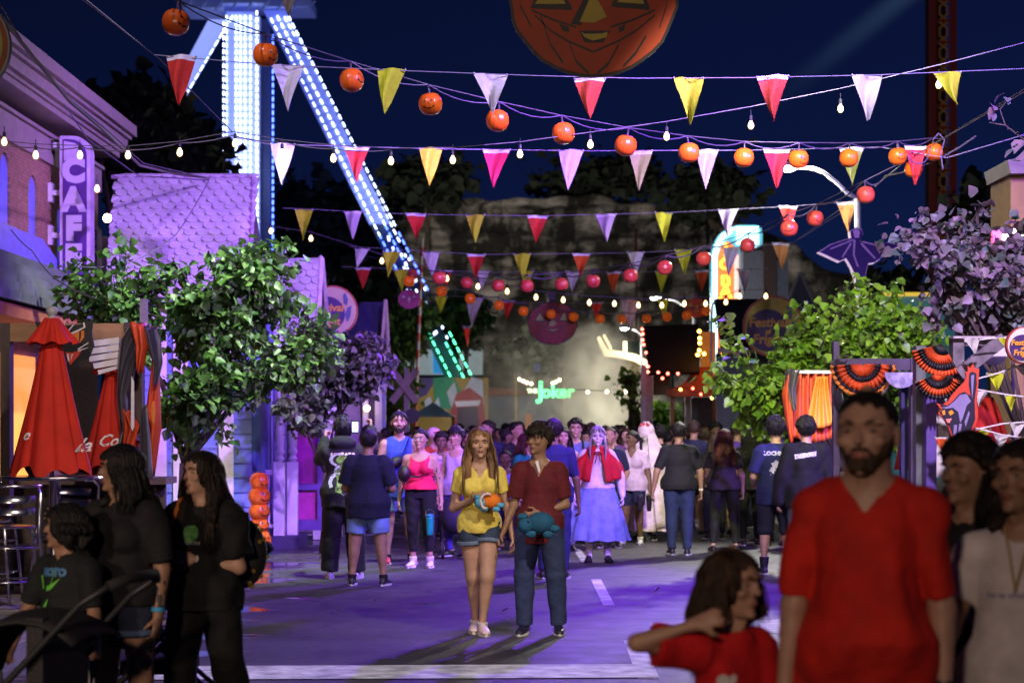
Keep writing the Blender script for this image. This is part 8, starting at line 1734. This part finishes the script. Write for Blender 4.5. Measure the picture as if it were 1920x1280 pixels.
# --- the crowd farther off: each its own body, hair and clothes
rr = random.Random(99); GR = 'crowd farther down the street'
hs_ = [('short', 'black', .1), ('long', 'black', .35), ('bun', 'dark', .1), ('short', 'dark', .1), ('bob', 'dark', .22), ('curly', 'black', .1), ('short', 'brown', .1), ('long', 'brown', .35)]
cols = {'black': (16, 15, 22), 'navy': (24, 26, 60), 'grey': (80, 80, 95), 'white': (190, 185, 200), 'maroon': (90, 16, 26), 'teal': (20, 90, 95), 'pink': (190, 80, 130), 'olive': (70, 72, 40), 'violet': (80, 50, 150), 'orange': (190, 80, 30)}
hn = {'short': 'short', 'long': 'long', 'bun': 'tied-up', 'bob': 'bobbed', 'curly': 'curly', 'mop': 'thick', 'pony': 'ponytailed'}
crowd = [(706, 31, 'black', 'back', 'beside the pale door frames'), (722, 35, 'grey', 'back', 'between the hooded photographer and the tall man'), (765, 38, 'orange', 'front', 'behind the tall man\'s shoulder'), (872, 33, 'navy', 'back', 'just left of the yellow-topped woman\'s hair'), (916, 34, 'black', 'back', 'over the yellow-topped woman\'s shoulder'), (934, 40, 'maroon', 'front', 'between the couple\'s heads'), (962, 38, 'grey', 'front', 'between the couple\'s heads, nearer the boy'), (975, 44, 'teal', 'back', 'far off behind the couple'), (1005, 35, 'black', 'back', 'directly behind the maroon boy\'s hair'), (1045, 37, 'violet', 'back', 'left of the serious curly-haired boy'), (1095, 40, 'navy', 'back', 'between the serious boy and the red cape'), (1165, 36, 'black', 'front', 'beside the veil'), (1228, 36, 'maroon', 'back', 'left of the man in black t-shirt'), (1240, 42, 'navy', 'back', 'far off left of the man in black t-shirt'), (1298, 38, 'pink', 'back', 'left of the purple t-shirt person'), (1306, 33, 'black', 'back', 'close behind the purple t-shirt person'), (1338, 36, 'black', 'front', 'just right of the purple t-shirt person'), (1345, 42, 'orange', 'back', 'in the porch light behind the red-haired woman'), (1375, 38, 'grey', 'back', 'left of the bald man'), (1430, 34, 'black', 'back', 'left of the curly youth in navy'), (1482, 34, 'violet', 'back', 'between the two curly-haired youths'), (1560, 32, 'black', 'front', 'under the orange drape'),
   (885, 48, 'teal', 'front', 'far off by the fun house'), (900, 55, 'grey', 'back', 'far off by the green light strips'), (868, 58, 'white', 'front', 'far off before the fun house mouth'), (852, 52, 'olive', 'back', 'far off behind the white tank top'), (948, 52, 'white', 'back', 'far off before the blue hall'), (1020, 50, 'black', 'back', 'far off under the green sign'), (1072, 54, 'olive', 'back', 'far off in the edge of the smoke'), (1130, 50, 'navy', 'back', 'far off in the smoke behind the red cape'), (1188, 48, 'black', 'back', 'far off at the pale pillar'), (1262, 46, 'olive', 'front', 'far off under the porch'), (690, 33, 'pink', 'front', 'between the two photographers, farther off'), (738, 45, 'black', 'back', 'far behind the tall man, to his left'), (782, 47, 'white', 'front', 'far behind the pink tank top'), (835, 43, 'pink', 'front', 'far behind the white t-shirt girl'), (862, 40, 'black', 'back', 'behind the white tank top'), (892, 38, 'maroon', 'back', 'hidden behind the yellow-topped woman\'s head'), (925, 46, 'grey', 'front', 'farther off between the couple'), (955, 45, 'violet', 'back', 'far behind the small girl'), (990, 41, 'black', 'front', 'behind the teal top'), (1024, 43, 'grey', 'back', 'far behind the maroon polo boy'), (1066, 34, 'black', 'back', 'at the serious boy\'s left shoulder'), (1108, 34, 'teal', 'back', 'just behind the red cape, left side'), (1135, 42, 'black', 'back', 'behind the red cape, right side'), (1158, 44, 'violet', 'front', 'farther off beside the veil'), (1218, 40, 'black', 'back', 'behind the flat cap'), (1252, 34, 'navy', 'back', 'at the man in black\'s left elbow'), (1290, 44, 'black', 'front', 'far off right of the man in black t-shirt'), (1328, 44, 'grey', 'back', 'far off over the purple t-shirt'), (1362, 44, 'black', 'back', 'far off behind the red-haired woman'), (1398, 40, 'maroon', 'back', 'beyond the bald man'), (1418, 40, 'grey', 'front', 'far off left of the curly youths'), (1446, 42, 'black', 'back', 'far off behind the curly youth in navy'), (878, 28.5, 'violet', 'front', 'at the yellow-topped woman\'s right elbow'), (915, 29.5, 'navy', 'front', 'just behind the yellow sleeve'), (968, 29.5, 'black', 'front', 'at the small girl\'s shoulder'), (1000, 31, 'white', 'front', 'close behind the maroon boy'), (1100, 31.5, 'grey', 'front', 'just left of the red hood'), (1142, 28, 'navy', 'front', 'tucked behind the red cape\'s right edge'), (1172, 33, 'maroon', 'front', 'between the red cape and the pale t-shirt'), (1238, 31, 'black', 'back', 'between the veil and the man in black'), (1300, 31, 'navy', 'back', 'right of the man in black, close by'), (1340, 30, 'black', 'back', 'left of the red-haired woman, close by'), (1382, 31, 'violet', 'back', 'between the two long-haired women'), (1432, 29, 'maroon', 'back', 'right of the woman all in black'), (1484, 28, 'black', 'back', 'close behind both curly youths')]
for i, (px, d, c, fb, wh) in enumerate(crowd):
 h = rr.choice(hs_); face_ = fb == 'front'
 sk = rr.choice(['light', 'tan', 'brown', 'olive']); 
 bgp(f"{'facing' if face_ else 'turned-away'} person in {c}, {hn[h[0]]} {h[1]} hair, {wh}", px, d, rr.uniform(1.56, 1.80), (rr.uniform(-.5, .5) if face_ else math.pi + rr.uniform(-.5, .5)), sk, h, cols[c], rr.choice([(20, 22, 40), (30, 40, 80), (12, 12, 16), (70, 70, 80)]), rr.choice(['pants', 'pants', 'shorts']), seed=60 + i, vx=.014 if d < 36 else .018, face=face_ and d < 42, group=GR, hands=d < 36, girth=rr.uniform(.88, 1.18), head=(rr.uniform(-.6, .6), rr.uniform(-.1, .15)), arms={s_: ((s_ * rr.uniform(.1, .4), rr.uniform(-.4, .3), -1), (s_ * rr.uniform(-.6, .2), -rr.uniform(.1, 1.2), rr.uniform(-1, .5))) for s_ in (-1, 1)})
# --- foreground, out of focus
man = person('bearded man in a bright red v-neck t-shirt close to the camera, watch on his wrist', 1628, 6.1, 1.80, yaw=-.28, skin='light', hair=('buzz', 'dark', .1), hd=.034, girth=.93, belly=.03, vox=.0075, neckfat=1.28, seed=70, head=(-.12, .0), top=dict(c=(200, 30, 14), vd=.8, neck='v', sleeve=.44, hem=.43, loose=.012, wide=-.007, fold=.014, mk=dict(bump=.6, bscale=14)), bottom=dict(c=(30, 32, 44), kind='shorts', len=.45), arms={-1: ((-.20, -.02, -1), (-.10, -.12, -1)), 1: ((.18, .05, -1), (.04, -.15, -1))}, curl=(.8, .7)); beard(man, 'brown', .006, .33)
wr = man['J']['wr', 1]; m = MB(); m.tube([wr + Vector((0, 0, .05)), wr + Vector((.0, -.004, .02))], .036, 14); m.build('watch', mat('watch_black', (.01, .01, .012), rough=.4), man['root'])
kid = person('little girl in red t-shirt with white heart, arm raised, beside the bearded man', 1364, 6.3, 1.30, yaw=.55, skin='light', hair=('long', 'brown', .22), hfront=0, girth=.82, vox=.0065, hh=.158, seed=71, head=(.3, .04), top=dict(c=(200, 14, 24), sleeve=.36, hem=.44, loose=.016, wide=.014), bottom=dict(c=(40, 60, 110), kind='shorts', len=.4), arms={-1: ((-.80, .12, .12), (.72, -.55, .30)), 1: ((.25, -.1, -1), (.5, -.5, -.6))}, curl=(.9, .7))
hpts = [(0, -.9), (.85, .1), (.8, .6), (.45, .8), (.1, .6), (0, .4), (-.1, .6), (-.45, .8), (-.8, .6), (-.85, .1)]
shirt_print(kid, ([(0, 0)] + hpts, [(0, 1 + i, 1 + (i + 1) % 10) for i in range(10)]), mat('heart_white', (.7, .68, .66), var=.1), .68, .034, x0=-.06)
shirt_print(kid, blob(33, 14, .5, .3), mat('patch_blue', (.12, .12, .4), var=.2), .605, .07, x0=.04); shirt_print(kid, blob(34, 14, .5, .3), mat('heart_white', (.7, .68, .66)), .545, .11, x0=-.05)
m = MB(); HP = kid['HP']; rr = random.Random(8)
for i in range(90):
 a = rr.uniform(math.pi * .95, math.pi * 2.05) if False else rr.uniform(.0, math.pi); u, v = math.cos(a) * .40, -math.sin(a) * .45; q = HP(u, v, .62); L = rr.uniform(.18, .34); m.tube([HP(u * .7, v * .7, .9), q, q + Vector((u * .05, .02, -L * .5)), q + Vector((u * .08 + rr.uniform(-.02, .02), .03, -L))], [.006, .010, .009, .002], 4)
m.build('loose_hair', hair_mat('brown'), kid['hair'], smooth=True)
cw = person('curly-haired woman in black graphic t-shirt behind the woman in the white top', 1822, 7.2, 1.64, yaw=-.55, skin='tan', hair=('curly', 'dark', .1), girth=1.0, bust=0, vox=.0085, seed=72, head=(-.5, 0), top=dict(c=(14, 13, 18), sleeve=.42, hem=.46, loose=.016), bottom=dict(c=BL), arms={-1: ((-.2, .1, -1), (-.25, -.4, -1))})
shirt_print(cw, merge2((blob(41, 12, .5, .6), (0, .1), .16), (blob(42, 12, .5, .6), (.05, -.06), .16), (blob(43, 12, .5, .6), (-.06, -.04), .12)), mat('print_greyrose', (.25, .2, .22), var=.5, scale=30), .68, 1)
m = MB(); rr = random.Random(9); HP = cw['HP']
for i in range(110):
 a = rr.uniform(-.2, math.pi + .2); u, v = math.cos(a) * .44, -math.sin(a) * .45 - .02; m.ball(HP(u, v, rr.uniform(-.12, .7)), rr.uniform(.018, .032), 7, 5)
m.build('curls', hair_mat('dark'), cw['hair'], smooth=True)
ww = person('woman in ribbed white short-sleeved top at the right edge, lanyard round her neck', 1918, 6.4, 1.645, yaw=-.35, skin='tan', hair=('long', 'dark', .22), hfront=.3, girth=.98, bust=0, vox=.0075, seed=73, head=(-.45, 0), top=dict(c=(215, 208, 210), sleeve=.30, neck='crew', hem=.50, loose=.006, key='ribbed'), bottom=dict(c=(12, 12, 16)), arms={-1: ((-.32, -.1, -1), (-.30, -.3, -1)), 1: ((.2, 0, -1), (0, -.2, -1))})
V, Fc = text_mesh('no te olvides', .028, .001); shirt_print(ww, (V, Fc), mat('print_faint', (.3, .25, .4)), .695, 1, x0=-.03)
nb = ww['NB']; m = MB(); m.tube([nb + Vector((-.05, -.075, -.0)), nb + Vector((-.03, -.12, -.08)), nb + Vector((-.01, -.15, -.2))], .004, 5); m.tube([nb + Vector((.05, -.075, -.0)), nb + Vector((.02, -.12, -.08)), nb + Vector((-.01, -.15, -.2))], .004, 5); m.build('lanyard', mat('lanyard_gold', (.4, .25, .08)), ww['root'])
lw = person('stocky tattooed woman in black t-shirt and rolled denim shorts, blue wristband, looking left', 232, 10.0, 1.59, yaw=-.45, skin='tan', hair=('bob', 'black', .24), girth=1.08, bust=.8, belly=.012, vox=.0085, seed=81, head=(-.75, 0), top=dict(c=(20, 20, 24), sleeve=.44, hem=.50, loose=.014, wide=.012), bottom=dict(kind='shorts', c=(26, 36, 60), len=.24, loose=.014, cuff=(70, 90, 124)), arms={-1: ((-.30, -.1, -1), (-.35, -.35, -1)), 1: ((.26, .08, -1), (-.02, -.12, -1))}, curl=(.8, .5))
wr = lw['J']['wr', 1]; m = MB(); m.tube([wr + Vector((0, -.003, .035)), wr + Vector((0, -.005, .015))], .034, 14); m.build('wristband', mat('band_blue', (.03, .35, .65), var=0), lw['root'])
def tattoo(p, key, n, rng, seed, r=.018):
 "ink patches lying on the skin of a limb"
 from mathutils.bvhtree import BVHTree
 me = [c for c in p['root'].children if c.name.startswith('body')][0].data; bv = BVHTree.FromPolygons([q.co for q in me.vertices], [tuple(f.vertices) for f in me.polygons]); m = MB(); q_ = random.Random(seed)
 a, b_ = p['J'][rng[0]], p['J'][rng[1]]
 for i in range(n):
  t_ = q_.uniform(rng[2], rng[3]); an = q_.uniform(0, 6.28); o = a.lerp(b_, t_); c = o + Vector((math.cos(an), math.sin(an), 0)) * .2; k = q_.randint(5, 8); rad = r * q_.uniform(.4, 1.1); ux = Vector((-math.sin(an), math.cos(an), 0)); vs = []
  for j in range(k):
   w_ = c + ux * math.cos(6.28 * j / k) * rad * q_.uniform(.5, 1) + Vector((0, 0, 1)) * math.sin(6.28 * j / k) * rad * 1.6 * q_.uniform(.5, 1); h = bv.ray_cast(w_, -Vector((math.cos(an), math.sin(an), 0)), .25)
   if h[0] is None: break
   vs.append(h[0] + Vector((math.cos(an), math.sin(an), 0)) * .0015)
  if len(vs) == k: m.add(vs, [tuple(range(k))])
 if m.v: m.build('tattoo', mat('tattoo_ink', (.035, .035, .04), var=0), p['root'])
tattoo(lw, 0, 60, (('el', 1), ('wr', 1), .1, .85), 3); tattoo(lw, 0, 60, (('el', -1), ('wr', -1), .05, .85), 4); tattoo(lw, 0, 40, (('hip', 1), ('kn', 1), .62, .95), 5, .026); tattoo(pw, 0, 24, (('sh', 1), ('el', 1), .35, .95), 6, .014)
teen = person('teenage girl in black with long dark hair and gold-studded backpack, pushing a stroller', 382, 10.4, 1.56, yaw=-.35, skin='light', hair=('long', 'dark', .42), hfront=1.0, girth=.98, bust=.3, vox=.0078, seed=82, head=(-.45, 0), top=dict(c=(12, 12, 15), sleeve=.40, hem=.47, loose=.022, wide=.02), bottom=dict(kind='pants', c=(10, 10, 12), len=.96, loose=.03, flare=.012), arms={-1: ((-.25, -.1, -1), (.05, -.9, .0)), 1: ((.22, .05, -1), (-.92, -.55, .22))}, legs={-1: ((-.12, -.05, -1), (-.05, .05, -1)), 1: ((.16, .0, -1), (.20, .2, -1))}, curl=(1.0, 1.0))
shirt_print(teen, blob(51, 16, .5, .35), mat('print_leafgreen', (.10, .30, .08), var=.4, scale=30), .72, .12); V, Fc = text_mesh('MOON', .04, .002); shirt_print(teen, ([(x, y * .6 - .045) for x, y in V], Fc), mat('print_grey', (.3, .32, .34)), .72, 1)
t = thing('backpack', 'small dark backpack with gold dots and orange straps on the teenage girl\'s back', 'backpack', world(teen, (.12, .2, 1.0))); m = MB(); m.ball(world(teen, (.10, .22, 1.02)), 1, 20, 14, (.15, .10, .19), Matrix.Rotation(-.35, 3, 'Z')); pk = m.build('pack', mat('pack_dark', (.03, .028, .03), rough=.5), t, smooth=True); q_ = random.Random(5); m = MB(); cc = world(teen, (.10, .22, 1.02))
for i in range(34):
 a, e = q_.uniform(0, 6.28), q_.uniform(-1.2, 1.2); v = Vector((math.cos(a) * math.cos(e) * .15, math.sin(a) * math.cos(e) * .10, math.sin(e) * .19)); v.rotate(Matrix.Rotation(-.35, 3, 'Z')); m.ball(cc + v, .013, 7, 5)
m.build('gold_dots', mat('gold_dot', (.6, .42, .08), rough=.3, metal=.6, var=0), pk)
for s_ in (-1, 1): m = MB(); m.tube([world(teen, q) for q in ((.09 * s_ + .0, .13, 1.22), (.10 * s_, .06, 1.33), (.105 * s_, -.06, 1.31), (.12 * s_, -.115, 1.2), (.15 * s_, -.03, 1.0), (.13 * s_, .12, .92))], .012, 6); m.build('strap', mat('strap_orange', (.7, .2, .03)), t)
wr = teen['J']['wr', 1]; m = MB(); m.tube([wr + Vector((.012, .01, 0)), wr + Vector((-.004, -.004, .003))], .030, 12); m.build('bracelet', mat('band_white', (.75, .75, .78)), teen['root'])
son = person('boy with thick black hair in black t-shirt with neon green graphic at the lower left', 128, 9.7, 1.31, yaw=-.55, skin='tan', hair=('bob', 'black', .06), girth=1.05, vox=.0075, hh=.155, seed=83, head=(-.7, 0), top=dict(c=(22, 26, 28), sleeve=.45, hem=.45, loose=.02), bottom=dict(kind='pants', c=(14, 14, 18), len=.9, loose=.03), arms={1: ((.3, -.1, -1), (.45, -.4, -.5)), -1: ((-.5, -.2, -1), (-.3, -.3, -1))})
gg = mat('print_neon', (.16, .70, .06), rough=.6, var=.15)
for sh, z_, s_, x_ in ((([(0, 0), (.25, .9), (.45, 1.1), (.4, .2), (.9, .55), (.35, -.1), (-.1, -.2)], [tuple(range(7))]), .69, .09, -.03), (([(0, 0), (.3, .3), (.2, -.8), (-.1, -1.1), (-.2, -.4)], [tuple(range(5))]), .63, .1, -.05), (([(0, 0), (.2, .1), (-.1, .8), (-.25, .7)], [tuple(range(4))]), .68, .09, -.08)): shirt_print(son, sh, gg, z_, s_, x0=x_)
V, Fc = text_mesh('MOTO', .05, .004); shirt_print(son, (V, Fc), mat('print_blue', (.08, .22, .45)), .745, 1)
shirt_print(son, blob(61, 12, .5, .2), mat('print_blue', (.08, .22, .45)), .56, .09, x0=-.03)
m = MB(); 
for k in (0, .03): 
 j = son['J']; m.tube([j['hip', 1] + Vector((.085 + .0, -.03 + k, -.02)), j['kn', 1] + Vector((.075, -.02 + k, 0)), j['an', 1] + Vector((.065, -.02 + k, .05))], .006, 5)
m.build('side_stripe', mat('stripe_white', (.7, .7, .72), var=0), son['bottom'])
def stroller2(label, x, y, z0, rz):
 t = thing('stroller', label, 'stroller', (x, y, 0), rz=rz); ORG[t.name] = Vector((0, 0, 0)); gm = mat('stroller_black', (.02, .02, .024), rough=.5, var=.15)
 m = MB(); 
 for s_ in (-1, 1): m.tube([(s_ * .24, .55, 1.0), (s_ * .25, .42, .92), (s_ * .26, .0, .5), (s_ * .27, -.45, .12)], .016, 8); m.tube([(s_ * .26, .45, .12), (s_ * .26, .0, .52)], .014, 8)
 m.build('frame', gm, t, smooth=True); m = MB(); m.tube([(-.24, .55, 1.0), (-.12, .60, 1.03), (.12, .60, 1.03), (.24, .55, 1.0)], .024, 10); m.build('handle', mat('foam_black', (.012, .012, .012), rough=.8), t, smooth=True)
 m = MB(); vs = []
 for i in range(9):
  a = R(8 + i * 16)
  for k in range(7): u = k / 6 * 2 - 1; vs.append((u * .24, .12 - math.cos(a) * .36, .52 + math.sin(a) * .36 * (1 - .12 * u * u)))
 m.add(vs, [(j * 7 + k, j * 7 + k + 1, (j + 1) * 7 + k + 1, (j + 1) * 7 + k) for j in range(8) for k in range(6)]); c_ = m.build('canopy', mat('canopy_black', (.014, .014, .017), rough=.7, bump=.3), t, smooth=True); s_ = c_.modifiers.new('s', 'SOLIDIFY'); s_.thickness = .012
 m = MB(); m.tube([(math.cos(a) * .245, -.24 + .0, .50 + math.sin(a) * .25) for a in [math.pi * i / 12 for i in range(13)]], .012, 6); m.build('canopy_hoop', mat('hoop_grey', (.10, .12, .14), rough=.4), t, smooth=True)
 m = MB(); m.b2((-.21, -.2, .36), (.21, .18, .44)); m.b2((-.21, .14, .4), (.21, .22, .85)); o = m.build('seat', mat('canopy_black', (.014, .014, .017)), t)
 for sx_, sy_ in ((-.28, -.45), (.28, -.45), (-.28, .45), (.28, .45)):
  m = MB(); m.tube([(sx_ - .02, sy_, .12), (sx_ + .02, sy_, .12)], .12, 20); w_ = m.build('wheel', mat('tyre', (.02, .02, .02)), t); m = MB(); m.tube([(sx_ - .025, sy_, .12), (sx_ + .025, sy_, .12)], .06, 12); m.build('hub', mat('hub_grey', (.25, .25, .27), rough=.4), w_)
stroller2('dark stroller with curved canopy at the lower left corner, in front of the boy', W(40, 0, 9.0).x, 9.0, 0, R(-105))
stroller2('dark stroller pushed by the teenage girl, mostly hidden by the tattooed woman', W(290, 0, 10.8).x, 10.9, 0, R(-80))
t = thing('wrapper', 'crumpled printed wrapper lying on the road beside the kerb at the left', 'litter', (*gr(312, 1168), .01)); x, y = gr(312, 1172); m = MB(); m.add([(x - .07, y - .08, .01), (x + .07, y - .06, .014), (x + .075, y + .09, .03), (x, y + .07, .05), (x - .07, y + .1, .02)], [(0, 1, 2, 3, 4)]); m.build('paper', mat('wrapper_paper', (.6, .5, .48), var=.4, scale=40), t)
rr = random.Random(2)
for i, (px, py) in enumerate(((941, 1149), (1222, 940), (700, 1126), (870, 1150), (1227, 1113))):
 x, y = gr(px, py); t = thing('dry_leaf', ['dry leaf on the road between the couple and the camera, right of the shoes', 'tiny leaf on the bright road by the caped figure', 'dry leaf on the violet road below the two photographers', 'dry leaf on the road left of the pink shoes', 'dry leaf on the bright road above the stop line'][i], 'leaf', (x, y, .01)); leaf_mesh('blade', [(x, y, .012)], [(1, 0, .5)], .06, mat('dry_leaf', (.3, .2, .1)), t, i, 0)
